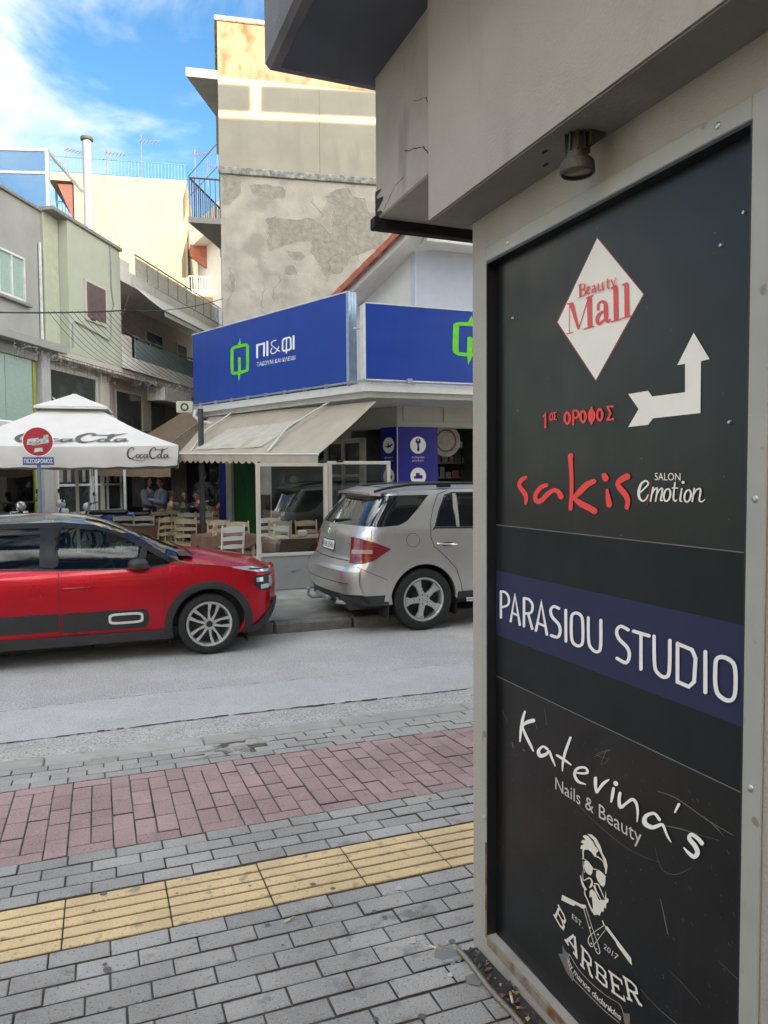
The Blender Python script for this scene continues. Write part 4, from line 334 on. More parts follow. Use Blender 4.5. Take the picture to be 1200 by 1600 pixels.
ART['scratch'] = [["R","4488 3179 4488 3180 -2 -1 3 1 -1 -2 1 0 0 -1 1 -1 9 -27 10 -26 14 -38 15 -36 16 -44 16 -44 16 -46 17 -45 18 -54 20 -53 21 -61 22 -60 19 -56 20 -56 13 -39 14 -39 1 -2 0 -2 4 0 -1 -3 4 2 -4 -4"],["R","4415 4490 4416 4491 1 -2 1 2 0 0 2 1 2 0 1 0 56 9 57 10 79 14 79 16 93 11 94 12 98 4 99 4 106 -9 108 -9 118 -17 118 -17 118 -18 118 -18 111 -13 110 -14 110 -6 109 -7 111 -3 109 -3 94 -2 95 -2 66 0 65 -2 1 0 0 0 1 0 1 -2 1 2 0 -1"],["R","4544 4118 4544 4120 1 -2 2 2 2 0 3 2 2 0 2 2 51 14 51 14 71 20 72 22 79 22 80 23 78 20 78 20 76 18 75 16 77 16 77 14 77 16 76 13 72 16 72 14 72 16 72 16 72 16 71 16 61 14 62 14 43 10 43 10 2 0 0 0 0 0 1 0 1 2 0 -2"],["R","2254 3886 2255 3888 0 0 1 0 0 -2 2 0 0 0 1 0 166 -58 167 -57 231 -80 230 -81 250 -82 251 -80 232 -58 231 -59 215 -37 215 -35 213 -24 213 -25 201 -13 200 -13 179 -1 178 -1 164 16 164 15 153 29 152 29 128 32 128 30 88 20 86 20 0 0 2 0 1 1 0 0 1 0 0 -1"],["R","4386 3774 4387 3774 -1 -2 1 0 0 0 0 0 0 -1 1 0 21 -45 21 -46 28 -67 29 -66 36 -64 37 -63 44 -39 44 -38 55 -6 52 -5 63 14 62 14 66 26 64 26 63 32 62 32 65 46 63 44 66 58 67 57 58 56 58 55 40 38 40 37 1 0 2 1 0 1 0 0 0 1 1 0"],["R","3178 4484 3177 4484 1 0 1 2 2 0 0 1 1 0 1 1 83 52 83 51 120 74 120 74 108 66 108 67 52 35 48 31 -47 -17 -38 -21 -103 -54 -102 -54 -109 -60 -109 -60 -56 -42 -51 -36 38 -7 32 -3 86 13 86 13 90 14 90 14 45 1 50 0 -15 -25 -16 -32 -51 -45 -53 -46 -55 -39 -58 -40 -24 -8 -33 -8 14 40 15 43 40 74 39 75 42 78 44 77 29 52 28 52 1 0 2 1 -1 2 1 2 -1 0 2 0"],["R","4147 1831 4148 1832 -1 -1 0 0 0 -1 2 1 1 0 0 0 66 -9 67 -7 93 -12 93 -12 101 -11 102 -10 91 -7 92 -5 83 1 83 1 83 5 83 6 72 5 72 6 48 4 50 5 2 1 2 -1 4 2 0 -1 2 2 0 -3"],["R","1657 4618 1658 4619 -1 0 2 1 0 -2 2 0 0 0 0 -1 136 -171 138 -170 1 -1 0 -1 2 0 0 -1 2 1 -2 -1"],["R","1993 4831 1994 4831 -1 -1 2 0 -1 -1 1 0 0 -1 1 -1 66 -244 66 -242 1 0 0 -2 0 0 0 -1 2 0 -2 -1"],["R","769 4440 770 4440 -1 -2 2 1 0 0 2 0 0 -1 1 -1 156 -161 157 -159 0 0 0 -1 2 0 0 -1 3 0 -2 -1"],["R","4656 2389 4657 2389 0 -1 1 1 0 0 1 1 1 -1 1 0 43 -5 43 -4 60 -6 61 -6 69 -8 69 -7 67 -10 67 -10 72 -14 71 -15 78 -18 78 -19 69 -17 69 -16 48 -11 47 -12 1 0 1 0 0 1 0 -1 1 0 -1 -1"],["R","564 493 566 495 -2 -3 4 3 1 -2 4 2 2 0 2 1 210 11 209 10 290 16 289 14 314 12 314 11 293 0 291 0 293 -17 293 -18 303 -29 304 -28 262 -27 261 -28 176 -19 175 -18 1 0 2 -1 2 1 0 -1 2 2 -2 -2"],["R","1075 3999 1082 4002 -8 -5 9 2 -4 -6 7 -1 0 -4 2 -3 35 -70 27 -72 2 -2 0 -4 5 -1 -3 -4 7 2 -6 -4"],["R","1404 4001 1408 4004 -4 -5 8 4 0 -4 6 0 2 -2 4 -1 36 -19 36 -19 4 -1 2 -2 6 1 -1 -5 8 3 -4 -5"],["R","5162 4500 5162 4501 -1 0 1 1 1 0 1 0 0 -1 0 0 43 -13 44 -12 61 -18 63 -16 62 -19 64 -16 45 -15 45 -14 21 -8 22 -10 10 -7 9 -8 2 -5 2 -6 2 -3 2 -4 1 -1 0 -2 1 0 -1 -1 2 1 0 -2"],["R","5401 2965 5402 2966 0 -1 1 0 0 0 1 1 1 0 0 0 286 -43 287 -41 1 0 1 0 1 0 0 -2 1 1 0 0"]]
ART['logo'] = [["R","8289 22059 7726 22132 8 174 8 175 -1 36 7 79 -71 -71 107 82 80 34 19 5 65 44 63 43 28 16 122 55 76 15 185 39 193 18 260 23 377 14 407 14 504 7 521 6 497 0 515 -1 359 -9 393 -12 162 -13 250 -22 0 2 212 -52 -43 18 150 -90 47 -46 50 -52 51 -36 39 -25 -36 55 78 -100 3 -54 9 -97 -2 -190 -1 -193 -5 -390 -6 -390 -16 -533 -14 -533 -25 -532 -25 -534 -32 -389 -32 -386 -3 -197 -2 -178 20 -38 9 -100 110 79 -197 -107 -157 -17 -198 -23 -386 -34 -417 -38 -552 -20 -580 -22 -574 -7 -592 -10 -428 3 -457 3 -208 12 -289 16 -43 8 -234 45 20 -5 -175 82 -53 43 -80 61 -44 26 -70 45 30 -45 -79 104 -2 60 -9 102 -2 188 -2 194 2 378 3 383 14 515 14 519 19 511 20 516 18 370 18 374"],["R","9324 21398 9414 21388 -124 -16 121 -46 -76 -48 73 -64 -20 -51 17 -56 -36 -1203 -35 -1196 17 -55 -20 -52 73 -64 -76 -48 122 -44 -122 -18"],["P","9070 22529 464 764 171 -733"],["P","9060 19780 112 -858 438 838"]]
ART['pifi'] = [["R","12540 20898 12482 20904 79 11 -79 30 49 31 -47 43 13 34 -12 36 29 1108 34 1260 880 12 1554 17 -60 -1038 -74 -1277 10 -37 -14 -33 44 -42 -49 -30 76 -30 -78 -11"],["R","14278 22381 14335 22373 -76 -10 75 -30 -47 -31 45 -43 -13 -32 11 -36 -32 -1287 -31 -1282 11 -37 -13 -34 45 -42 -47 -30 76 -29 -76 -12"],["R","16773 21992 16735 22012 67 -14 -35 38 59 5 -2 38 35 16 19 24 154 116 209 156 720 23 927 30 126 -66 333 -176 37 -824 42 -950 -125 -90 -229 -168 -841 -16 -1089 -21 -103 82 -271 216 30 782 31 843 -9 30 11 27 -36 35 39 25 -61 25 61 8"],["R","17404 22234 17441 22228 -50 -6 49 -20 -31 -20 28 -29 -9 -22 7 -24 -64 -1333 -65 -1329 6 -24 -8 -23 29 -28 -32 -20 48 -21 -50 -7"],["R","18501 22330 18553 22323 -70 -9 69 -29 -43 -29 42 -41 -12 -32 10 -34 -24 -1164 -24 -1161 10 -35 -12 -32 41 -40 -42 -29 70 -29 -71 -11"],["R","15814 22243 15820 22228 -23 20 -8 -20 -33 13 -24 -12 -27 2 -25 -4 -106 0 -107 0 -157 0 -152 0 -172 -8 -152 -8 -144 -28 -112 -21 -110 -50 -82 -39 -90 -68 -74 -55 -56 -82 -42 -61 -1 -93 -2 -59 67 -94 46 -64 111 -93 94 -77 142 -94 134 -90 165 -103 159 -99 219 -126 213 -123 265 -143 262 -140 249 -130 248 -130 171 -90 171 -90 26 -10 19 -14 34 -3 11 -21 32 7 -7 -21"],["R","16194 21634 16218 21626 -37 3 25 -19 -29 -8 9 -21 -15 -11 -4 -15 -45 -62 -45 -62 -63 -90 -63 -91 -75 -94 -80 -99 -84 -79 -93 -86 -100 -63 -109 -70 -115 -58 -126 -64 -119 -48 -130 -51 -110 -31 -128 -36 -100 -14 -126 -19 -99 -1 -130 -1 -84 10 -124 16 -59 18 -112 35 -48 33 -89 59 -45 54 -63 74 -31 63 -39 80 -8 55 -11 80 25 57 33 77 59 66 66 75 65 62 69 64 45 44 44 44 9 15 18 10 -5 21 32 6 -23 20 38 -6"]]
ART['takouni'] = [["T","ΤΑΚΟΥΝΙ ΚΑΙ ΚΛΕΙΔΙ","12424 20092 6286 -21 -6275 443 6283 -67"]]
ART['coca'] = [["R","755 1105 775 1095 -15 30 30 -5 0 30 30 5 10 20 15 20 30 40 25 40 40 50 40 60 30 40 35 75 5 10 -5 85 -30 25 -60 60 -65 35 -85 50 -75 15 -105 35 -65 -10 -115 -10 -65 -50 -115 -55 -85 -85 -110 -85 -75 -100 -105 -105 -55 -100 -90 -120 -40 -105 -60 -125 -25 -115 -40 -140 -15 -115 -25 -150 0 -110 5 -140 25 -105 30 -145 35 -115 50 -145 50 -100 75 -130 45 -65 90 -100 35 -25 115 -45 60 -15 120 -5 80 5 105 30 80 15 105 45 90 50 100 75 105 80 100 95 95 85 85 95 65 55 60 65 10 10 10 10 20 5 5 20 15 -10 -10 15"],["R","1395 675 1380 690 5 -25 -20 10 -5 -25 -25 -5 -15 -15 -15 -5 -35 -40 -45 -30 -55 -50 -70 -45 -50 -60 -75 -60 -20 -35 -50 -80 -5 -40 -10 -90 5 -60 10 -85 10 -55 30 -80 15 -30 45 -65 15 -10 70 -35 40 -10 70 -10 40 0 75 15 25 15 65 40 25 45 50 70 30 80 40 90 20 80 30 95 0 50 5 90 -10 25 -35 75 -35 35 -60 50 -40 35 -55 35 -35 25 -30 20 -10 15 -20 10 -10 20 -20 0 5 25 -25 -15"],["R","1950 585 1950 600 -15 -25 -5 25 -25 -10 -20 20 -15 0 -20 5 -40 5 -35 5 -55 5 -60 15 -45 0 -70 5 -20 -10 -75 -25 -15 -30 -55 -60 -25 -60 -45 -75 -15 -60 -30 -85 -5 -50 -10 -80 5 -50 10 -75 10 -50 25 -80 10 -35 50 -70 -5 -5 95 -35 45 15 90 40 90 50 90 70 85 65 80 70 60 40 60 50 15 5 5 10 20 0 10 20 15 -10 -5 15"],["R","2400 595 2400 615 -10 -25 -15 20 -15 -15 -20 15 -20 -5 -20 0 -50 -5 -50 -5 -70 -10 -75 0 -65 -10 -85 -15 -30 -20 -75 -35 -10 -30 -50 -70 -10 -55 -30 -80 0 -60 -10 -85 5 -40 5 -80 10 -40 35 -70 25 -45 50 -65 20 -25 70 -45 -5 -10 95 0 35 30 65 65 50 75 55 85 50 90 55 95 45 80 45 80 35 65 35 75 25 75 35 75 25 60 20 40 120 -20 -95 30 -5 -85 -10 -55 -15 -125 -30 -120 -15 -120 -25 -130 -5 -50 5 -115 -35 25 105 -60 40 0 80 35 65 15 60 45 50 10 35 30 10 5 10 5 10 -5 10 10 15 -10 0 20"],["R","3355 1105 3375 1095 -15 30 30 -5 0 30 30 5 10 20 15 20 30 40 25 40 40 50 40 60 30 40 35 75 5 10 -5 85 -30 25 -60 60 -65 35 -85 50 -75 15 -105 35 -65 -10 -115 -10 -65 -50 -115 -55 -85 -85 -110 -85 -75 -100 -105 -105 -55 -100 -90 -120 -40 -105 -60 -125 -25 -115 -40 -140 -15 -115 -25 -150 0 -110 5 -140 25 -105 30 -145 35 -115 50 -145 50 -100 75 -130 45 -65 90 -100 35 -25 115 -45 60 -15 120 -5 80 5 105 30 80 15 105 45 90 50 100 75 105 80 100 95 95 85 85 95 65 55 60 65 10 10 10 10 20 5 5 20 15 -10 -10 15"],["R","3945 675 3935 690 5 -25 -25 10 -5 -25 -25 -5 -15 -15 -15 -5 -35 -40 -45 -30 -55 -50 -70 -45 -50 -60 -70 -60 -20 -35 -55 -80 -5 -40 -15 -90 5 -60 15 -85 10 -55 30 -80 10 -30 50 -65 20 -10 65 -35 40 -10 70 -10 40 0 75 15 25 15 65 40 25 45 50 70 30 80 40 90 20 80 25 95 0 50 10 90 -10 25 -35 75 -35 35 -60 50 -40 35 -55 35 -35 25 -30 20 -10 15 -20 10 -10 20 -20 0 5 25 -25 -15"],["R","3275 1315 3270 1305 10 10 5 -15 15 5 5 -15 10 0 10 -5 65 -20 65 -25 90 -20 90 -35 115 -25 115 -35 125 -15 135 -25 155 -10 160 -20 180 0 185 -10 185 5 195 -5 160 15 180 25 155 45 165 60 160 60 160 85 140 65 130 85 100 40 90 60 10 5 10 5 10 0 5 10 10 -10 0 10"],["R","3980 270 3990 265 -15 15 20 0 -5 15 15 10 5 15 10 10 60 135 60 135 80 200 90 195 85 205 95 205 65 160 65 165 30 110 40 115 20 80 15 95 5 55 0 70 0 20 -10 55 0 -5 -50 45 -5 -5 -75 0 -20 -20 -70 -50 -25 -65 -55 -100 -30 -160 -40 -170 -30 -225 -40 -225 -20 -230 -25 -235 -5 -165 -10 -190 10 -100 25 -125 20 -60 50 -95 25 -30 70 -60 10 -15 90 -15 45 15 80 50 70 70 75 85 70 80 65 85 50 55 45 60 10 5 5 10 15 5 0 15 15 -5 -5 15"],["R","4800 595 4800 615 -10 -25 -15 20 -15 -15 -20 15 -20 -5 -20 0 -50 -5 -50 -5 -70 -10 -75 0 -65 -10 -85 -15 -30 -20 -75 -35 -10 -30 -50 -70 -10 -55 -30 -80 -5 -60 -10 -85 10 -40 5 -80 10 -40 35 -70 25 -45 50 -65 20 -25 70 -45 -5 -10 95 0 35 30 65 65 50 75 55 85 50 90 55 95 45 80 45 80 35 65 35 75 25 75 35 75 25 60 20 40 120 -20 -95 30 -5 -85 -10 -55 -15 -125 -30 -120 -15 -120 -25 -130 -5 -50 5 -115 -35 25 105 -60 40 0 80 35 65 15 60 45 50 10 35 30 10 5 10 5 10 -5 10 10 15 -10 0 20"],["R","335 325 325 320 15 5 -5 -15 15 -5 0 -15 5 -5 10 -10 55 -55 50 -60 75 -80 70 -85 95 -80 100 -95 120 -70 135 -75 165 -50 175 -60 200 -45 205 -45 215 -35 220 -30 205 -20 215 -15 215 10 220 10 230 25 235 35 205 35 205 40 145 20 145 25 10 0 10 5 10 -5 5 10 10 -10 5 10"]]
def _dec(k, e):
    q = .02 if k == 'coca' else .2; a = [int(v) for v in e[-1].split()]; n = 4 if e[0] == 'R' else 2
    for i in range(n, len(a)): a[i] += a[i - n]
    return (*e[:-1], [v * q for v in a])
ART = {k: [_dec(k, e) for e in v] for k, v in ART.items()}
FLAKES=[[[0.78, 10.2], [1.21, 10.21], [1.76, 10.19], [1.86, 10.09], [1.81, 9.87], [1.1, 9.82], [0.89, 9.94]], [[2.95, 9.98], [3.21, 10.16], [3.35, 10.25], [3.66, 10.29], [3.86, 10.04], [4.18, 10.01], [4.29, 9.62], [4.72, 9.6], [4.92, 8.77], [3.76, 8.31], [3.41, 7.79], [2.96, 7.72], [2.79, 8.04], [2.68, 8.31], [2.54, 8.41], [2.57, 8.69], [2.18, 8.67], [1.79, 8.51], [1.35, 8.37], [1.25, 8.61], [1.36, 8.89], [1.25, 9.21], [1.31, 9.31], [2.08, 9.27], [2.53, 9.36], [2.86, 9.2], [3.14, 8.92], [3.17, 9.39], [3.26, 9.78]], [[1.85, 8.37], [2.29, 8.37], [2.37, 8.24], [2.23, 8.12], [2.04, 8.14]], [[1.81, 7.93], [2.06, 7.97], [2.17, 7.71], [1.76, 7.69]], [[0.21, 7.85], [0.36, 7.59], [0.38, 7.16], [0.25, 7.1]], [[0.06, 10.37], [0.62, 10.41], [0.56, 9.92], [0.23, 9.58], [0.05, 9.56]]]
# ================================================================== ground, road, pavements
b = mb('ground'); b.add([(-600, -600, -.06), (600, -600, -.06), (600, 600, -.06), (-600, 600, -.06)], [(0, 1, 2, 3)]); struct(b.build('ground'))
b = mb('road'); b.add([(-60, 5.2, 0), (60, 5.2, 0), (60, 8.75, 0), (-60, 8.75, 0)], [(0, 1, 2, 3)]); road = struct(b.build('road'))
# rougher strip of old asphalt beside the near kerb, its tar-sealed ragged seam, and a faint second seam
b = mb('road_edge'); n = 240; vs = []; random.seed(3)
for i in range(n + 1):
    x = -6 + i * .06; w = .42 + .02 * math.sin(x * 2.1) + random.uniform(-.012, .012); vs += [(x, 5.30, .004), (x, 5.36 + w, .004)]
b.add(vs, [(2 * i, 2 * i + 2, 2 * i + 3, 2 * i + 1) for i in range(n)]); b.build('old_asphalt_strip', parent=road)
def seam(name, y, amp, wid, z, gaps):
    b = mb('tar'); seg = []
    for i in range(300):
        x = -5 + i * .045
        if random.random() < gaps: continue
        y0 = y + amp * sin(x * 1.7) + random.uniform(-.006, .006); w = wid * random.uniform(.3, 1.3)
        b.add([(x, y0, z), (x + .05, y0 + random.uniform(-.006, .006), z), (x + .05, y0 + w, z), (x, y0 + w, z)], [(0, 1, 2, 3)])
    b.build(name, parent=road)
b = mb('road_band'); vs = []
for i in range(n + 1): x = -6 + i * .06; vs += [(x, 5.79 + random.uniform(-.01, .01), .002), (x, 6.62 + .02 * sin(x * 2) + random.uniform(-.02, .02), .002)]
b.add(vs, [(2 * i, 2 * i + 2, 2 * i + 3, 2 * i + 1) for i in range(n)]); b.build('worn_strip', parent=road)
seam('tar_seam', 5.775, .02, .022, .008, .06)
seam('tar_seam', 6.62, .03, .006, .004, .55)
# far pavement and the square behind it
b = mb('far_paving'); b.add([(-60, 8.83, .13), (60, 8.83, .13), (60, 12.3, .13), (-60, 12.3, .13)], [(0, 1, 2, 3)]); far_pav = struct(b.build('far_pavement'))
b = mb('plaza'); b.add([(-60, 12.3, .13), (60, 12.3, .13), (60, 90, .13), (-60, 90, .13)], [(0, 1, 2, 3)]); struct(b.build('pedestrian_street'))
ks = [mb('kerb_dark').box((0, 0, -.08), (.985, .16, .135), .015), mb('kerb_dark').box((.008, .004, -.08), (.975, .165, .13), .022)]
ks = [k.mesh('kerb_stone') for k in ks]
for i in range(26): inst('kerb_stone', ks[i % 2], far_pav, (-9 + i * .99, 8.675 + random.uniform(-.006, .006), random.uniform(-.006, .003)), (0, 0, random.uniform(-.004, .004)))
# near pavement: tilted base plane with every paver laid on it
PZ = lambda x, y: .287 + .0023 * x - .0494 * y
b = mb('joint'); b.add([(x, y, PZ(x, y) - .009) for x, y in ((-12, -14), (14, -14), (14, 5.17), (-12, 5.17))], [(0, 1, 2, 3)]); pav = struct(b.build('pavement'))
TX, TY = atan2(-.0494, 1), -atan2(.0023, 1)
def paver_mesh(w, d, m):
    res = []
    for k in range(3):
        g = .0068; c = .0035; r = lambda: random.uniform(-.0012, .0012)
        x0, x1, y0, y1 = g / 2 + r(), w - g / 2 + r(), g / 2 + .0025 + r(), d - g / 2 - .0025 + r()
        b = mb(m); V_ = [(x0, y0, -.02), (x1, y0, -.02), (x1, y1, -.02), (x0, y1, -.02), (x0, y0, -c), (x1, y0, -c), (x1, y1, -c), (x0, y1, -c),
            (x0 + c, y0 + c, 0), (x1 - c, y0 + c, 0), (x1 - c, y1 - c, 0), (x0 + c, y1 - c, 0)]
        b.add(V_, [(4, 5, 9, 8), (5, 6, 10, 9), (6, 7, 11, 10), (7, 4, 8, 11), (8, 9, 10, 11)]); b.v = []; b.add(V_, [(0, 1, 5, 4), (1, 2, 6, 5), (2, 3, 7, 6), (3, 0, 4, 7)], 'joint')
        res.append(b.mesh('paver'))
    return res
U, V = .2065, .1035
PM = {('g', 0): paver_mesh(U, V, 'paver_grey'), ('l', 0): paver_mesh(U, V, 'paver_light'), ('r', 0): paver_mesh(U, V, 'paver_red'), ('r', 1): paver_mesh(V, .207, 'paver_red')}
lay = []
def row(kind, ytop, off, pitch=V, x0=-9, x1=1.24):
    k0 = math.floor((x0 - off) / U)
    for k in range(k0, k0 + 400):
        x = off + k * U
        if x > x1: break
        lay.append((kind, 0, x, ytop - pitch))
for i, o_ in enumerate([.0025, .0955, .0005, .128, .047, .124, .03, .135, .06, .15, .02, .11, .2, .09]): row('g', 2.885 - V * i, o_ - .0, x1=14 if i < 5 else 1.24)
for i in range(14, 52): row('g', 2.885 - V * i, (.0937 * i) % U)
for i, o_ in enumerate([.038, .141, .035, .142]): row('l' if i < 3 else 'g', 3.70 - V * i, o_, x1=14)
for i, o_ in enumerate([.078, .1975, .101, .204]): row('l', 5.138 - .1 * i, o_, .1, x1=14)
x = -.2797 - .309 * 30
while x < 13:
    for k in range(5): lay.append(('r', 1, x, 3.70 + .207 * k))
    lay.append(('r', 0, x + V, 3.70)); lay.append(('r', 0, x + V, 3.70 + .207 * 4 + V))
    for c in (1, 2):
        for k in range(4): lay.append(('r', 1, x + V * c, 3.70 + V + .207 * k))
    x += .309
def seen(x, y):
    d = Vector((x + .1, y + .05, PZ(x, y) - 1.84)); z = d.dot(FW)
    if z < .3: return 0
    u = 600 + 1180 * d.dot(RT) / z; v = 800 - 1180 * d.dot(UP) / z
    return (1 / z ** 3) if (-40 < u < 780 and v < 1660) else 0
mwc = cam.matrix_world; RT = mwc.col[0].to_3d(); UP = mwc.col[1].to_3d(); FW = -mwc.col[2].to_3d()
lay = [l for l in lay if not (l[2] > 1.21 and l[3] < 2.35)]
lay.sort(key=lambda l: -seen(l[2], l[3]))
rest = {}
BROKEN = [(.62, 4.98), (.80, 4.99), (.94, 4.94), (.75, 4.88)]
for i, (k, o_, x, y) in enumerate(lay):
    if k == 'l' and y > 4.8 and any(hypot(x + .1 - p, y + .05 - q) < .10 for p, q in BROKEN): continue
    dz = random.gauss(0, .0016); tx, ty = random.gauss(0, .005), random.gauss(0, .004)
    me = random.choice(PM[k, o_])
    if i < 300: inst('paver', me, pav, (x, y, PZ(x, y) + dz), (TX + tx, TY + ty, random.gauss(0, .004)))
    else:
        r = rest.setdefault(k, mb({'g': 'paver_grey', 'l': 'paver_light', 'r': 'paver_red'}[k])); q = len(r.v)
        for v in me.vertices: r.v.append((x + v.co.x, y + v.co.y, PZ(x + v.co.x, y + v.co.y) + dz + v.co.z + tx * v.co.y + ty * v.co.x))
        for p in me.polygons: r.f.append(tuple(q + j for j in p.vertices)); r.m.append(0 if p.material_index == 0 else r.mi('joint'))
for k, r in rest.items(): o = r.build('paver', parent=pav); o['kind'] = 'stuff'
# broken patch of pavers by the kerb
b = mb('paver_light')
for k in range(26):
    cx, cy = random.uniform(.52, 1.02), random.uniform(4.86, 5.1); r0 = random.uniform(.02, .06); nn = random.randint(4, 6); a0 = random.random() * 6
    P = [(cx + r0 * 1.5 * cos(a0 + 2 * pi * j / nn), cy + r0 * .7 * sin(a0 + 2 * pi * j / nn)) for j in range(nn)]; h = random.uniform(-.004, .012)
    b.add([(x, y, PZ(x, y) - .01) for x, y in P] + [(cx + (x - cx) * .85, cy + (y - cy) * .85, PZ(x, y) + h + random.uniform(-.003, .003)) for x, y in P], [(j, (j + 1) % nn, nn + (j + 1) % nn, nn + j) for j in range(nn)] + [tuple(range(nn, 2 * nn))])
o = b.build('broken_paver', parent=pav); o['kind'] = 'stuff'
# tactile tiles: a slab with five flat raised ribs
b = mb('tactile'); t_ = .3885
b.box((.003, .002, -.02), (t_ - .001, .393, -.0055), .002, 'groove_dirt_shade')  # slab coloured dark dirt brown, also painting in the shadow between the ribs
for k in range(5): b.box((.003, .006 + k * .0775, -.007), (t_ - .001, .006 + k * .0775 + .0625, .0015), .003, 'tactile')
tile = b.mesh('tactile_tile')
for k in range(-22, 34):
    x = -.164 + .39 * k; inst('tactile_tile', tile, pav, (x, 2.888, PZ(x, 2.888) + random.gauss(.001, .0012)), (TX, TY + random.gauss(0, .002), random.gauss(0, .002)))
# near kerb: long smooth stones almost flush with the road
kn = mb('kerb').box((0, 0, -.2), (.992, .175, 0), .008).mesh('kerb_stone')
for k in range(-9, 14): x = k * 1.0 - .36; inst('kerb_stone', kn, pav, (x, 5.150, PZ(x, 5.2) + .002), (0, TY, random.uniform(-.003, .003)))

# ================================================================== litter by the wall
def litter(name, label, cat, mesh_b, x, y, dz=.004, rz=0, grp=None):
    o = mesh_b.build(name, smooth=40); o.location = (x, y, PZ(x, y) + dz); o.rotation_euler = (TX, 0, rz); return tag(o, label, cat, grp)
def butt(): b = mb('butt'); b.tube([(0, 0, .004), (.025, 0, .004)], .004, 8); b.tube([(.025, 0, .004), (.045, 0, .004)], .0042, 8, 'butt_filter'); return b
litter('cigarette_butt', 'white cigarette butt lying on grey pavers left of the wall corner', 'cigarette butt', butt(), 1.06, 2.375, rz=-.9)
litter('cigarette_butt', 'cigarette butt with orange filter in the dirt beside the corrugated conduit', 'cigarette butt', butt(), 1.165, 1.985, .012, rz=1.2)
litter('cigarette_butt', 'short pale cigarette butt on the pavers below the yellow tactile strip', 'cigarette butt', butt(), .62, 2.735, rz=.4)
def scrap(r, m='gum', n=7, h=.008):
    b = mb(m); P = [(r * random.uniform(.6, 1.3) * cos(2 * pi * i / n), r * .8 * random.uniform(.6, 1.3) * sin(2 * pi * i / n), 0) for i in range(n)]
    b.add(P + [(p[0] * .6, p[1] * .6, h * random.uniform(.7, 1.2)) for p in P], [(i, (i + 1) % n, n + (i + 1) % n, n + i) for i in range(n)] + [tuple(range(n, 2 * n))]); return b
litter('paper_scrap', 'crumpled white paper scrap on pavers close to the wall corner', 'paper scrap', scrap(.014, h=.016), 1.015, 2.43)
litter('paper_scrap', 'flat white scrap on the pavers just below the yellow tactile strip', 'paper scrap', scrap(.016), 1.115, 2.80)
litter('paper_scrap', 'tiny white scrap on the pink pavers near the far grey rows', 'paper scrap', scrap(.012), .82, 4.42)
litter('paper_scrap', 'small white crumb on the pavers left of the conduit end', 'paper scrap', scrap(.010), 1.055, 2.20)
litter('paper_scrap', 'white scrap on the far pavement in front of the grey glass screen panel', 'paper scrap', scrap(.05, h=.02), 2.33, 11.0, .13 - PZ(2.33, 11.0))
litter('old_leaf', 'small dry curled leaf on light grey pavers above the tactile strip', 'dry leaf', scrap(.014, 'butt_filter'), 1.62, 3.62)
b = mb('stain')
for k in range(18):
    cx, cy = random.uniform(-.2, 1.15), random.uniform(1.9, 2.8) if k % 3 else random.uniform(2.9, 3.25); r0 = random.uniform(.006, .017)
    b.add([(cx + r0 * cos(a * pi / 5) * random.uniform(.8, 1.1), cy + r0 * sin(a * pi / 5) * random.uniform(.8, 1.1), PZ(cx, cy) + .0045) for a in range(10)], [tuple(range(10))])
for cx, cy, r0 in ((1.10, 2.31, .045), (1.12, 2.15, .03)):
    b.add([(cx + r0 * cos(a * pi / 9) * random.uniform(.6, 1.2), cy + r0 * 1.3 * sin(a * pi / 9) * random.uniform(.6, 1.2), PZ(cx, cy) + .0045) for a in range(18)], [tuple(range(18))], 'wet')
o = b.build('chewing_gum_spots', parent=pav); o['kind'] = 'stuff'

# ================================================================== our own corner building
BW = thing('corner_building', 'tall grey rendered corner building with overhanging ledges above the black advertising board', 'building', (1.213, 2.34, 0), radians(-88.98))
bw = lambda: MB()
# local x runs along the board wall towards the camera, -y is outwards over the pavement
b = mb('render_own'); b.box((0, 0, -.3), (.1035, .6, 2.70), .003); b.build('wall', parent=BW)
b = mb('render_own'); b.box((.1036, .0, 2.5425), (1.1680, .6, 2.70)); b.box((1.1681, 0, -.3), (6.0, .6, 2.70)); b.box((.1036, 0, -.3), (1.1680, .6, .2670)); b.box((.1036, .05, .2671), (1.1680, .6, 2.5424)); b.build('wall', parent=BW)
b = mb('render_own'); b.box((-.002, .6, -.3), (.3, 12, 3.3)); b.build('wall', parent=BW)          # street front
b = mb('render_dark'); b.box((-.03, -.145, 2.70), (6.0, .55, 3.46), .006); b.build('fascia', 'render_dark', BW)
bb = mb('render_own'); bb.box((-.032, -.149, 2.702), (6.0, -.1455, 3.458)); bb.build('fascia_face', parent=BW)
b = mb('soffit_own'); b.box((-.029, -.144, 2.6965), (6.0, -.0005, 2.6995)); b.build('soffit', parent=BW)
b = mb('render_dark'); b.box((-.61, -.115, 2.885), (-.05, 10, 3.47), .006)
b.build('signbox', parent=BW)
b = mb('burnt'); b.box((-.625, -.135, 2.845), (-.575, 10, 2.893), .004); b.build('black_beam', parent=BW)
b = mb('burnt'); b.box((-.052, -.12, 2.90), (-.036, -.02, 3.46)); b.build('open_seam', parent=BW)
b = mb('burnt'); random.seed(5)
P = [(-.612 + .10 * abs(cos(a * .7)) * random.uniform(.5, 1) * (a < 9) , 2.893 + .012 * a) for a in range(10)]
b.add([(x, -.1165, z) for x, z in P] + [(-.612, -.1165, z) for x, z in P], [(i, i + 1, 11 + i, 10 + i) for i in range(9)]); b.build('burnt_patch', parent=BW)
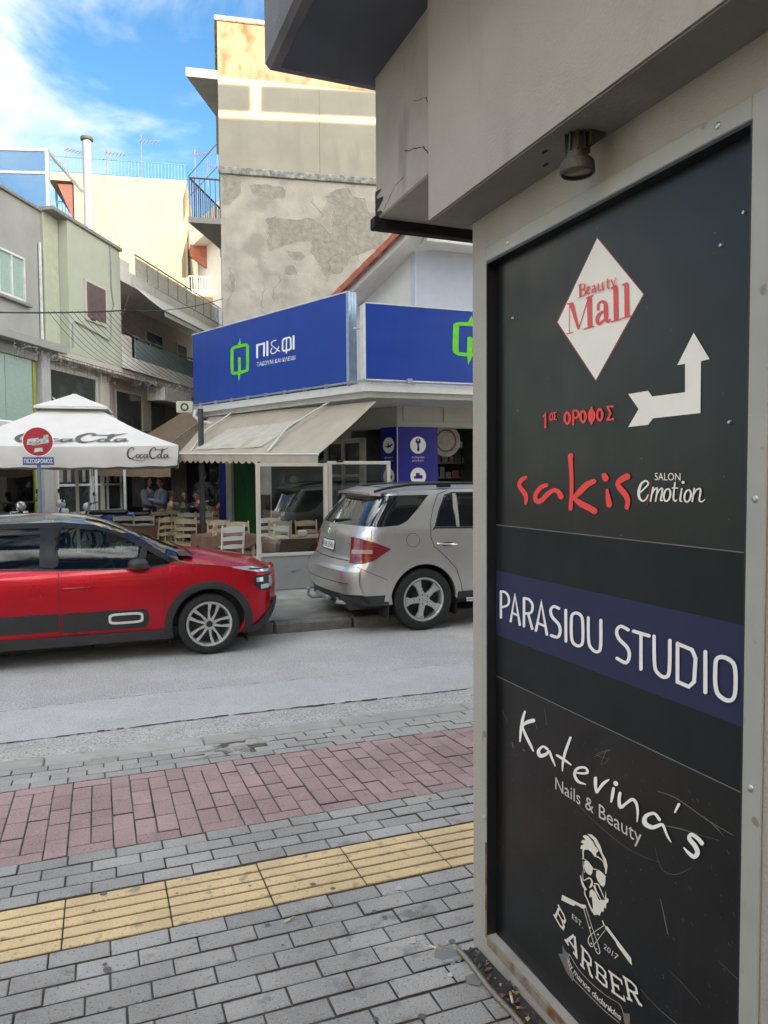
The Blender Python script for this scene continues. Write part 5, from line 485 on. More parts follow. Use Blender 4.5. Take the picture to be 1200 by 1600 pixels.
# balcony slab over the corner, and the floors above
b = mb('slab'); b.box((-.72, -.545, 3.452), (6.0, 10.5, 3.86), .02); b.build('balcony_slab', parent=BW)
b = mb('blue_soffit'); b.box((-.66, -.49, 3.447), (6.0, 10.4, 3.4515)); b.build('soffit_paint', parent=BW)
b = mb('back_wall')
b.box((.2, .2, 3.86), (16.0, 14, 17.2)); b.build('wall', parent=BW)
for fl in range(4):
    z0 = 6.4 + fl * 2.95
    b = mb('slab'); b.box((-.75, -.5, z0), (1.2, 11, z0 + .22), .01); b.build('balcony', parent=BW)
    b = mb('alu_white')
    for k in range(13): b.box((-.73, .2 + k * .8, z0 + .22), (-.70, .23 + k * .8, z0 + 1.1))
    b.box((-.74, -.45, z0 + 1.1), (-.69, 11, z0 + 1.14)); b.build('balcony_rail', parent=BW)
    for k in range(4 if fl < 3 else 0):
        w_ = mb('window_dark'); w_.box((.17, 1.2 + k * 2.6, z0 + .3), (.199, 2.5 + k * 2.6, z0 + 2.4)); w_.build('window', parent=BW)
        w_ = mb('window_dark'); w_.box((2.2 + k * 3.0, .17, z0 + .9), (3.4 + k * 3.0, .199, z0 + 2.2)); w_.build('window', parent=BW)
# unseen band above the roof, made up so its gaps throw bright strips opposite
b = mb('slab'); b.box((.1, .1, 17.2), (16, 14, 17.42)); b.build('roof', parent=BW)
b = mb('slab'); b.box((.2, -.1, 17.66), (.5, 8.0, 18.38)); b.box((.2, 8.28, 17.66), (.5, 14, 18.38))
for k in (0, 13.4): b.box((.3, .2 + k, 17.42), (.4, .28 + k, 17.66))
b.build('sun_strip_blocker', parent=BW)

random.seed(77)
def crack(pts, r, nm='crack'):
    b = mb('burnt'); Q = []
    for p, q in zip(pts, pts[1:]):
        for t in range(5): Q.append((p[0] + (q[0] - p[0]) * t / 5 + random.uniform(-.004, .004), p[1], p[2] + (q[2] - p[2]) * t / 5 + random.uniform(-.004, .004)))
    b.tube(Q, [random.uniform(.3, 1.2) * r for _ in Q], 4); b.build(nm, parent=BW)
crack([(-.07, -.1155, 2.93), (-.14, -.1155, 2.99), (-.22, -.1155, 3.02), (-.33, -.1155, 3.05)], .0022); crack([(-.06, -.1155, 3.08), (-.12, -.1155, 3.15), (-.25, -.1155, 3.20)], .0018)
crack([(-.09, -.1155, 2.99), (-.08, -.1155, 3.08)], .003); crack([(-.52, -.1155, 2.90), (-.40, -.1155, 2.95), (-.30, -.1155, 2.96)], .0012); crack([(-.07, -.1155, 3.19), (-.09, -.1155, 3.22)], .004)
for x, y in ((.50, -.05), (.57, -.10), (.62, -.02), (.71, -.04)):
    b = mb('burnt'); b.box((x, y, 2.694), (x + .02, y + .006, 2.6965)); b.build('chip', parent=BW)
# ---- the advertising board
AD = thing('advertising_board', 'large black board in a grey metal frame with the shop names, at right', 'advertising board', (1.213, 2.34, .17), radians(-88.98))
b = mb('frame_grey'); F = .0
b.box((.070, -.006, .09), (.104, .0, 2.42), .002); b.box((1.168, -.006, .06), (1.216, 0, 2.42), .002); b.build('frame_upright', parent=AD)
b = mb('frame_grey'); b.box((.1045, -.0055, 2.372), (1.1675, 0, 2.4195), .003); b.build('frame_top', parent=AD)
b = mb('rusty'); b.box((.1045, -.0055, .062), (1.1675, 0, .097), .003); b.build('frame_bottom', parent=AD)
b = mb('rusty'); b.box((.098, -.0075, .09), (.1055, .004, .42)); b.build('rust_edge', parent=AD)
# the wall is hollowed behind the frame: sides coloured black for the inner shadow, the sheet 3 cm in
b = mb('recess_shade'); b.box((.1042, -.004, .098), (.1085, .036, 2.37)); b.box((1.1632, -.004, .098), (1.1675, .036, 2.37)); b.box((.1086, -.004, 2.364), (1.163, .036, 2.3715)); b.build('recess_shade', parent=AD)
b = mb('board'); b.box((.109, .030, .098), (1.163, .036, 2.363)); b.build('black_sheet', parent=AD)
Y0 = .0296
b = mb('board_mid'); b.box((.109, Y0 - .0003, .995), (1.163, .030, 1.505)); b.build('vinyl_panel', parent=AD)
b = mb('navy'); b.box((.112, Y0 - .0009, 1.135), (1.1605, Y0 - .0003, 1.352)); b.build('blue_panel', parent=AD)
b = mb('scratch'); b.box((.109, Y0 - .0006, 1.504), (1.163, .0300, 1.5065)); b.box((.109, Y0 - .0006, .9925), (1.163, .0300, .995)); b.build('sheet_seam', parent=AD)
def print_on(name, keys, m, y=Y0 - .0012):
    b = mb(m)
    for i, k in enumerate(keys): art(b, k, y)
    return b.build(name, parent=AD)
print_on('diamond_edge', ['diamond_edge'], 'dark_red', Y0); print_on('diamond', ['diamond'], 'white_print', Y0 - .0006)
for nm, k, m in (('diamond_lettering', 'mall', 'pink_print'), ('arrow', 'arrow', 'white_print'), ('floor_lettering', 'orofos', 'red_print'), ('red_lettering', 'sakis', 'red_print'), ('salon_lettering', 'emotion', 'white_print'),
        ('salon_lettering', 'salon', 'white_print'), ('thin_slash', 'slash', 'dark_red'), ('studio_lettering', 'parasiou', 'white_clean'), ('brush_lettering', 'katerina', 'white_clean'), ('nails_lettering', 'nails', 'thin_print'),
        ('bearded_face', 'face', 'cream_print'), ('razor', 'razor', 'cream_print'), ('barber_lettering', 'barber', 'cream_print'), ('ribbon_line', 'ribbon', 'thin_print'), ('ribbon_tail', 'ribbon_tail', 'tail_print'), ('name_lettering', 'manos', 'cream_print'), ('year_lettering', 'est', 'thin_print')):
    print_on(nm, [k], m)
o = print_on('scratches', ['scratch'], 'scratch', Y0 + .0001); o['kind'] = 'stuff'
b = mb('scratch'); random.seed(11)
for k in range(260):
    x, z = random.uniform(.12, 1.15), random.uniform(.11, .95) ** 1.0; l = random.choice([.002, .003, .006]); a = random.uniform(-1.2, -.4); w = .0009
    b.add([(x, Y0 - .0001, z), (x + l, Y0 - .0001, z + l * a), (x + l, Y0 - .0001, z + l * a + w), (x, Y0 - .0001, z + w * 1.5)], [(0, 1, 2, 3)])
o = b.build('paint_flecks', parent=AD); o['kind'] = 'stuff'
for x, z in ((.215, 2.17), (1.06, 2.16), (1.12, 2.21), (1.09, 1.78)):
    b = mb('metal'); b.lathe([(0, -.006), (.0035, -.005), (.006, -.001), (.006, 0)], 12, 'Y', (x, Y0 + .0004, z)); b.build('screw', 'metal', AD, 40)
for x, z in ((.24, 2.396), (1.08, 2.396), (1.19, 1.62), (1.19, 1.03), (.087, .5)):
    b = mb('metal'); b.lathe([(0, -.003), (.003, -.003), (.007, -.0015), (.008, 0)], 12, 'Y', (x, -.006, z)); b.build('screw', 'metal', AD, 40)
# dark door leaf beyond the frame
b = mb('black'); b.box((1.24, -.006, -.1), (2.2, 0, 2.4), .003); o = b.build('dark_door'); o.parent = BW; o.location = (0, 0, .17)

# ---- spotlight
SL = thing('spotlight', 'weathered round dark spotlight hanging under the ledge above the black board', 'spotlight', (1.15, 1.645, 2.612), radians(-88.98)); SL.scale = (.8, .8, .8)
b = mb('lamp_body'); b.lathe([(0, .115), (.026, .115), (.030, .105), (.033, .045), (.036, .03), (.048, .025), (.053, .018), (.055, -.012), (.050, -.018), (.046, -.014)], 32); b.build('housing', 'lamp_body', SL, 40)
for a in range(10):
    b = mb('lamp_body'); b.T = Matrix.Rotation(a * pi / 5, 4, 'Z'); b.box((.028, -.002, .05), (.041, .002, .11)); b.build('cooling_fin', parent=SL)
b = mb('lamp_glass'); b.lathe([(0, -.012), (.03, -.011), (.047, -.008)], 32); b.build('lens', 'lamp_glass', SL, 60)
b = mb('lamp_body'); b.box((-.025, .015, .09), (.05, .072, .112), .004); b.box((.028, .012, .06), (.05, .03, .12), .003); b.build('bracket', parent=SL)
b = mb('cable'); b.tube([(-.02, .03, .10), (-.03, .045, .108), (-.01, .06, .12)], .004); b.build('cable', parent=SL)

# ---- conduit and dirt at the foot of the wall
b = mb('conduit'); P = [(1.137 + .003 * sin(t * 2), 2.31 - t * .1) for t in [i * .1 for i in range(0, 90)]]
P = [(x, y, PZ(x, y) + .014) for x, y in P]; r = [.009 if i % 2 else .0085 for i in range(len(P))]
PP = []
for i in range(len(P) - 1):
    for k in range(2): PP.append(tuple(P[i][j] + (P[i + 1][j] - P[i][j]) * k / 2 for j in range(3)))
b.tube(PP, [.0098 if i % 2 else .0070 for i in range(len(PP))], 10); tag(b.build('conduit', smooth=50), 'corrugated metal conduit lying along the foot of the wall below the board', 'conduit')
b = MB(); random.seed(21)
for k in range(420):
    t = random.random(); y = 2.31 - t * 1.3; x = random.uniform(1.148, 1.205) + .0178 * t; s = random.choice([.003, .004, .006, .009, .013]) * random.uniform(.7, 1.2); z = PZ(x, y) + s * .3 + random.random() * .008
    vs = [(x + random.uniform(-s, s), y + random.uniform(-s, s), z + random.uniform(-s, s) * .6) for _ in range(5)]
    b.add(vs, [(0, 1, 2), (0, 2, 3), (0, 3, 1), (4, 2, 1), (4, 3, 2), (4, 1, 3)], random.choice(['stone_debris', 'stone_debris', 'stone_debris', 'butt_filter', 'tar', 'tar', 'gum'][:6 if k % 25 else 7]))
b.add([(1.15, 2.31, PZ(1.15, 2.31) + .002), (1.212, 2.31, PZ(1.2, 2.31) + .003), (1.235, 1.0, PZ(1.2, 1.0) + .003), (1.155, 1.0, PZ(1.15, 1) + .002)], [(0, 1, 2, 3)], 'tar')
o = b.build('dirt', parent=pav); o['kind'] = 'stuff'

# ================================================================== cars
class Hull:
    """closed car body: sections over a plan contour with rounded corners"""
    def __init__(s, **k): s.__dict__.update(k)
    def side(s, x, z, off=0):                       # point on the side / rounded ends, near side has y<0
        xr, xf = s.xr(z) + s.Rr, s.xf(z) - s.Rf
        if x >= xr and x <= xf: return (x, s.w(x, z) + off)
        if x < xr: R = s.Rr; d = xr - x; c, sg, X = xr, -1, s.xr(z); cr = s.crr
        else: R = s.Rf; d = x - xf; c, sg, X = xf, 1, s.xf(z); cr = s.crf
        w = s.w(c, z)
        if d < pi / 2 * R:
            a = d / R; return (c + sg * (R + off) * sin(a), w - R + (R + off) * cos(a))
        y = (w - R) - (d - pi / 2 * R); fr = max(-1, min(1, y / (w - R))); return (X + sg * (cr * (1 - fr * fr) + off), y)
    def cols(s):
        C = []; n = 6
        for i in range(n): C.append(('r', i / n))
        for i in range(n): C.append(('ar', i / n))
        for x in s.xs: C.append(('s', x))
        for i in range(n): C.append(('af', 1 - (i + 1) / n))
        for i in range(n): C.append(('f', 1 - (i + 1) / n))
        return C
    def vert(s, c, z):
        k, t = c
        if k in ('r', 'ar'):
            xr = s.xr(z) + s.Rr; w = s.w(xr, z)
            if k == 'r': return (s.xr(z) - s.crr * (1 - t * t), (w - s.Rr) * t)
            a = t * pi / 2; return (xr - s.Rr * cos(a), w - s.Rr + s.Rr * sin(a))
        if k in ('f', 'af'):
            xf = s.xf(z) - s.Rf; w = s.w(xf, z)
            if k == 'f': return (s.xf(z) + s.crf * (1 - t * t), (w - s.Rf) * t)
            a = t * pi / 2; return (xf + s.Rf * cos(a), w - s.Rf + s.Rf * sin(a))
        x0, x1 = s.xs[0], s.xs[-1]; gr = max(0, 1 - (t - x0) / s.decay) ** 1.5; gf = max(0, 1 - (x1 - t) / s.decay) ** 1.5
        x = t + gr * (s.xr(z) + s.Rr - x0) + gf * (s.xf(z) - s.Rf - x1); return (x, s.w(x, z))
    def nom(s, c): return {'r': s.xs[0] - s.Rr, 'ar': s.xs[0] - s.Rr * (1 - c[1]), 's': c[1], 'af': s.xs[-1] + s.Rf * (1 - c[1]), 'f': s.xs[-1] + s.Rf}[c[0]]
    def grid(s):
        C = s.cols(); out = []
        for c in C:
            xn = s.nom(c); z0, zb, zt, tp = s.z0(xn), s.zb(xn), s.zt(xn), s.top(xn); col = []
            for j in range(s.nL + 1): z = z0 + (zb - z0) * j / s.nL; col.append((*s.vert(c, z), z))
            for j in range(1, s.nG + 1): z = zb + (zt - zb) * j / s.nG; col.append((*s.vert(c, z), z))
            x, y = s.vert(c, zt)
            for j in range(1, s.nR + 1): k = 1 - j / s.nR; col.append((x, y * k, zt + (tp - zt) * (1 - k ** 2.2)))
            out.append(col)
        return C, out
    def parts(s, classify, smooth=35):
        C, g = s.grid(); res = {}
        H = s.nL + s.nG + s.nR
        for i in range(len(C) - 1):
            for j in range(H):
                zone = 'low' if j < s.nL else 'glass' if j < s.nL + s.nG else 'roof'
                xm = (s.nom(C[i]) + s.nom(C[i + 1])) / 2; nm = classify(zone, C[i], xm, j)
                if nm is None: continue
                b = res.setdefault(nm, ({}, [], []))
                q = []
                for (a, d) in ((i, j), (i + 1, j), (i + 1, j + 1), (i, j + 1)): q.append((a, d))
                for sg in (1, -1):
                    idx = []
                    for a, d in q:
                        p = g[a][d]; key = (round(p[0], 5), round(p[1] * sg, 5), round(p[2], 5))
                        if key not in b[0]: b[0][key] = len(b[1]); b[1].append(key)
                        k = b[0][key]
                        if k not in idx: idx.append(k)
                    if len(idx) > 2: b[2].append(idx if sg == 1 else idx[::-1])
        return res
def interp(T):
    T = sorted(T)
    def f(x):
        if x <= T[0][0]: return T[0][1]
        for (a, p), (c, q) in zip(T, T[1:]):
            if x <= c: t = (x - a) / (c - a); return p + (q - p) * t
        return T[-1][1]
    return f
def sm(T):
    """smooth monotone-ish interpolation (Catmull-Rom)"""
    T = sorted(T)
    def f(x):
        if x <= T[0][0]: return T[0][1]
        if x >= T[-1][0]: return T[-1][1]
        for i in range(len(T) - 1):
            if x <= T[i + 1][0]:
                a, c = T[i], T[i + 1]; h = c[0] - a[0]; t = (x - a[0]) / h
                m0 = (c[1] - T[i - 1][1]) / (c[0] - T[i - 1][0]) * h if i else (c[1] - a[1])
                m1 = (T[i + 2][1] - a[1]) / (T[i + 2][0] - a[0]) * h if i + 2 < len(T) else (c[1] - a[1])
                return (2 * t ** 3 - 3 * t * t + 1) * a[1] + (t ** 3 - 2 * t * t + t) * m0 + (-2 * t ** 3 + 3 * t * t) * c[1] + (t ** 3 - t * t) * m1
    return f
def decal(h, up, lo, x0, x1, off, m, side=-1, nx=24, nz=4, edge=.006, b=None):
    """skin following the hull between two curves z=up(x), z=lo(x), proud by off, with turned edges"""
    b = b or mb(m); vs = []
    for i in range(nx + 1):
        x = x0 + (x1 - x0) * i / nx; a, c = lo(x), up(x)
        for j in range(nz + 1):
            z = a + (c - a) * j / nz; p = h.side(x, z, off); vs.append((p[0], side * p[1], z))
    k = nz + 1; fs = [(i * k + j, (i + 1) * k + j, (i + 1) * k + j + 1, i * k + j + 1) for i in range(nx) for j in range(nz)]
    rim = [(i * k) for i in range(nx + 1)] + [nx * k + j for j in range(1, k)] + [i * k + nz for i in range(nx - 1, -1, -1)] + [j for j in range(nz - 1, 0, -1)]
    base = len(vs)
    for r in rim:
        x, y, z = vs[r]; xx = x0 + (x1 - x0) * (r // k) / nx; p = h.side(xx, z, -edge); vs.append((p[0], side * p[1], z))
    n = len(rim)
    for i in range(n): fs.append((rim[i], rim[(i + 1) % n], base + (i + 1) % n, base + i))
    b.add(vs, fs, m); return b
def polydecal(h, poly, off, m, side=-1, b=None, edge=.006):
    """outline in (x,z) laid on the hull"""
    xs = [p[0] for p in poly]; n = len(poly)
    def span(x):
        z = []
        for i in range(n):
            (xa, za), (xb, zb_) = poly[i], poly[(i + 1) % n]
            if min(xa, xb) - 1e-9 <= x <= max(xa, xb) + 1e-9: z += [za, zb_] if abs(xb - xa) < 1e-9 else [za + (zb_ - za) * (x - xa) / (xb - xa)]
        return (min(z), max(z)) if z else (poly[0][1],) * 2
    e = 1e-5; x0, x1 = min(xs) + e, max(xs) - e
    return decal(h, lambda x: span(x)[1], lambda x: span(x)[0], x0, x1, off, m, side, max(6, int((x1 - x0) / .03)), 6, edge, b)
def stripline(h, pts, wid, off, m, side=-1, b=None):
    """thin line on the hull (door gaps, trims)"""
    b = b or mb(m); Q = []
    for (a, c) in zip(pts, pts[1:]):
        k = max(1, int(hypot(c[0] - a[0], c[1] - a[1]) / .04))
        for i in range(k): Q.append((a[0] + (c[0] - a[0]) * i / k, a[1] + (c[1] - a[1]) * i / k))
    Q.append(pts[-1]); vs = []
    for i, q in enumerate(Q):
        a = Q[max(0, i - 1)]; c = Q[min(len(Q) - 1, i + 1)]; t = Vector((c[0] - a[0], c[1] - a[1])).normalized(); nx_, nz_ = -t.y * wid / 2, t.x * wid / 2
        for s_ in (1, -1):
            p = h.side(q[0] + s_ * nx_, q[1] + s_ * nz_, off); vs.append((p[0], side * p[1], q[1] + s_ * nz_))
    b.add(vs, [(2 * i, 2 * i + 1, 2 * i + 3, 2 * i + 2) for i in range(len(Q) - 1)], m); return b
def arch_ring(h, cx, cz, ri, ro, off, m, a0, a1, side=-1, n=36, zmin=None):
    b = mb(m); vs = []
    for i in range(n + 1):
        a = a0 + (a1 - a0) * i / n
        for r, o_ in ((ri, -.05), (ri, off), ((ri + ro) / 2, off + .006), (ro, off), (ro, -.004)):
            x, z = cx + r * cos(a), cz + r * sin(a)
            if zmin: z = max(z, zmin)
            p = h.side(x, z, o_); vs.append((p[0], side * p[1], z))
    b.add(vs, [(i * 5 + j, (i + 1) * 5 + j, (i + 1) * 5 + j + 1, i * 5 + j + 1) for i in range(n) for j in range(4)], m); return b
def car_wheel(parent, x, y, r, w, side, spokes, rimr):
    """side=-1: outer face looks to -y"""
    T = Matrix.Translation((x, y, r)) @ (Matrix.Rotation(pi, 4, 'Z') if side > 0 else Matrix.Identity(4)) @ Matrix.Rotation(.25, 4, 'Y')
    b = mb('rubber'); b.T = T; k = rimr + .012
    b.lathe([(k, .02), (k + .012, .0), (r - .045, -.006), (r - .022, .0), (r - .006, .016), (r, .035), (r, w - .035), (r - .02, w - .004), (k, w)], 56, 'Y')
    for g in (.25, .42, .58, .75): b.lathe([(r + .0012, w * g - .004), (r + .0012, w * g + .004)], 56, 'Y', m='black')
    ty = b.build('wheel', None, parent, 45)
    b = mb('alloy'); b.T = T; b.lathe([(k + .004, .014), (k - .002, .008), (rimr - .006, .010), (rimr - .016, .022), (rimr - .02, .08), (rimr - .03, .16)], 56, 'Y'); b.build('rim', None, ty, 40)
    b = mb('black'); b.T = T; b.lathe([(rimr - .015, .11), (.0, .11)], 40, 'Y'); b.lathe([(rimr + .01, .16), (0, .16)], 40, 'Y'); b.lathe([(.13, .085), (.0, .085)], 30, 'Y', m='grey_trim'); b.build('brake', None, ty)
    spokes(ty, T, rimr)
    return ty
def spokes_c3(p, T, R):
    for k in range(5):
        b = MB(); b.T = T @ Matrix.Rotation(2 * pi * k / 5, 4, 'Y')
        for (a, tw) in ((.0, .10), (.62, -.10)):
            ca, sa = cos(a), sin(a); P = lambda r, t: (r * cos(a + t) , r * sin(a + t))
            q = [P(.035, -.5), P(R * .55, -.085 + tw * .2), P(R - .012, -.085 + tw), P(R - .012, .085 + tw), P(R * .55, .075 + tw * .2), P(.035, .5)]
            b.prism(q, .014, .04, 'XZ', 'alloy')
            q2 = [P(.05, .2), P(R * .55, .075 + tw * .2), P(R - .012, .085 + tw), P(R - .012, .16 + tw), P(R * .5, .17), P(.05, .6)]
            b.prism(q2, .024, .045, 'XZ', 'black')
        b.build('spoke', None, p)
    b = mb('black'); b.T = T; b.lathe([(0, .004), (.026, .006), (.032, .014), (.05, .02), (.055, .05)], 24, 'Y'); b.build('hub_cap', 'black', p, 40)
def spokes_ml(p, T, R):
    for k in range(5):
        b = mb('alloy'); b.T = T @ Matrix.Rotation(2 * pi * k / 5 + .3, 4, 'Y'); P = lambda r, t: (r * cos(t), r * sin(t))
        b.prism([P(.06, -.62), P(.11, -.32), P(R * .62, -.20), P(R - .014, -.245), P(R - .014, .245), P(R * .62, .20), P(.11, .32), P(.06, .62)], .018, .05, 'XZ')
        b.prism([P(.10, -.12), P(R - .02, -.15), P(R - .02, .15), P(.10, .12)], .012, .02, 'XZ'); b.build('spoke', None, p, 30)
    b = mb('alloy'); b.T = T; b.lathe([(0, .008), (.03, .009), (.075, .016), (.08, .05)], 30, 'Y')
    for k in range(5): a = 2 * pi * k / 5 + .9; b.lathe([(0, .008), (.009, .008), (.009, .02)], 10, 'Y', (.056 * cos(a), .003, .056 * sin(a)), m='black')
    b.build('hub_cap', None, p, 40)
    b = mb('chrome'); b.T = T; b.lathe([(.020, .004), (.024, .003), (.026, .008)], 24, 'Y')
    for k in range(3): a = pi / 2 + 2 * pi * k / 3; b.prism([(.003 * cos(a + pi / 2), .003 * sin(a + pi / 2)), (.021 * cos(a), .021 * sin(a)), (.003 * cos(a - pi / 2), .003 * sin(a - pi / 2))], .003, .006, 'XZ')
    b.build('star', None, p, 30)
def arch_z0(x, sills, arches):
    for cx, cz, R in arches:
        if abs(x - cx) < R - 1e-6: return cz + sqrt(R * R - (x - cx) ** 2)
        if abs(abs(x - cx) - R) < 1e-6: return cz
    return sills(x)
def stations(x0, x1, arches, step=.11):
    X = []; x = x0
    while x < x1: X.append(x); x += step
    X.append(x1)
    X = [x for x in X if all(abs(x - a[0]) > a[2] + .02 for a in arches)]
    for cx, cz, R in arches:
        X += [cx - R - .0008, cx + R + .0008] + [cx + R * cos(pi * i / 22) for i in range(23)]
    return sorted(X)
def liner(parent, x, cz, R, y, side):
    b = mb('interior'); R += .012; P = [(-R, -.22)] + [(-R * cos(a * pi / 16), R * sin(a * pi / 16)) for a in range(17)] + [(R, -.22)]; s_ = -side; vs = []
    for px, pz in P: vs += [(x + px, y + s_ * .012, cz + pz), (x + px, y + s_ * .36, cz + pz)]
    n = len(P); b.add(vs, [(2 * i, 2 * i + 1, 2 * i + 3, 2 * i + 2) for i in range(n - 1)] + [tuple(2 * i + 1 for i in range(n))]); b.build('wheel_liner', None, parent)

# ------------------------------------------------------------------ red hatchback
RC = thing('parked_car', 'red small hatchback with black roof parked behind the kerb with black side bumps', 'car', (1.05, 8.79, 0), 0)
A3 = [(0, .318, .385), (-2.54, .318, .385)]
wz = sm([(.15, .80), (.3, .845), (.5, .868), (.7, .873), (.85, .862), (.95, .842), (1.02, .80), (1.2, .715), (1.38, .60), (1.5, .5)])
H3 = Hull(xr=sm([(.2, -3.12), (.5, -3.2), (.95, -3.14), (1.2, -2.98), (1.42, -2.72)]), xf=sm([(.18, .60), (.3, .67), (.45, .705), (.6, .71), (.75, .705), (.84, .69), (.90, .63), (1.0, .48)]), Rr=.26, Rf=.32, crr=.06, crf=.15,
    w=lambda x, z: wz(z) * (1 - .035 * max(0, x - .2) ** 1.5 - .02 * max(0, -2.3 - x)),
    z0=None, zb=sm([(-3.2, .99), (-2.6, 1.0), (-1.95, .984), (-1.42, .957), (-.9, .943), (-.58, .938), (-.40, .962), (-.2, .955), (0, .937), (.2, .915), (.4, .885), (.55, .855), (.72, .81)]),
    zt=sm([(-3.2, 1.18), (-3.0, 1.25), (-2.5, 1.345), (-1.94, 1.395), (-1.4, 1.40), (-1.1, 1.362), (-.8, 1.262), (-.6, 1.155), (-.44, 1.04), (-.36, .985), (-.2, .963), (0, .945), (.2, .922), (.4, .892), (.55, .86), (.72, .815)]),
    top=sm([(-3.2, 1.30), (-2.9, 1.38), (-2.4, 1.445), (-2.0, 1.472), (-1.45, 1.478), (-1.1, 1.43), (-.8, 1.325), (-.5, 1.18), (-.25, 1.075), (-.15, 1.055), (0, 1.045), (.2, 1.02), (.4, .975), (.55, .925), (.72, .83)]),
    nL=12, nG=5, nR=7, decay=.9, xs=None)
sill3 = sm([(-3.2, .30), (-2.95, .24), (-2.2, .21), (-.6, .20), (.4, .20), (.75, .22)])
H3.z0 = lambda x: arch_z0(x, sill3, A3); H3.xs = stations(-3.2 + .26, .3858, A3)
def cl3(zone, c, x, j):
    if zone == 'low': return 'body'
    if zone == 'glass':
        if x > -.36: return 'body'
        if c[0] in ('r', 'ar'): return 'rear_window' if c[0] == 'r' else 'roof'
        return 'side_window' if x < -.38 else 'body'
    if x > -.2: return 'hood'
    if x > -1.18: return 'windscreen'
    return 'roof'
mm3 = dict(body='car_red', rear_window='car_pane_dark', side_window='car_pane', roof='car_black', hood='car_red', windscreen='ws_pane')
def emit_parts(h, cl, mm, root, split=None):
    for nm, (k, vs, fs) in h.parts(cl).items():
        if split and nm in split:
            for m_, f_ in split[nm](vs, fs):
                use = sorted({i for f in f_ for i in f}); ix = {k_: i for i, k_ in enumerate(use)}
                b = mb(m_); b.add([vs[i] for i in use], [[ix[i] for i in f] for f in f_]); b.build(nm, None, root, 40)
            continue
        b = mb(mm[nm]); b.add(vs, fs); b.build(nm, None, root, 34)
def sp3(vs, fs):
    cx = lambda f: sum(vs[i][0] for i in f) / len(f); out_ = []
    for sg in (1, -1):
        q = [f for f in fs if sum(vs[i][1] for i in f) * sg > 0]; out_ += [('car_pane', [f for f in q if cx(f) > -1.47]), ('car_pane_dark', [f for f in q if cx(f) <= -1.47])]
    return out_
emit_parts(H3, cl3, mm3, RC, {'side_window': sp3})
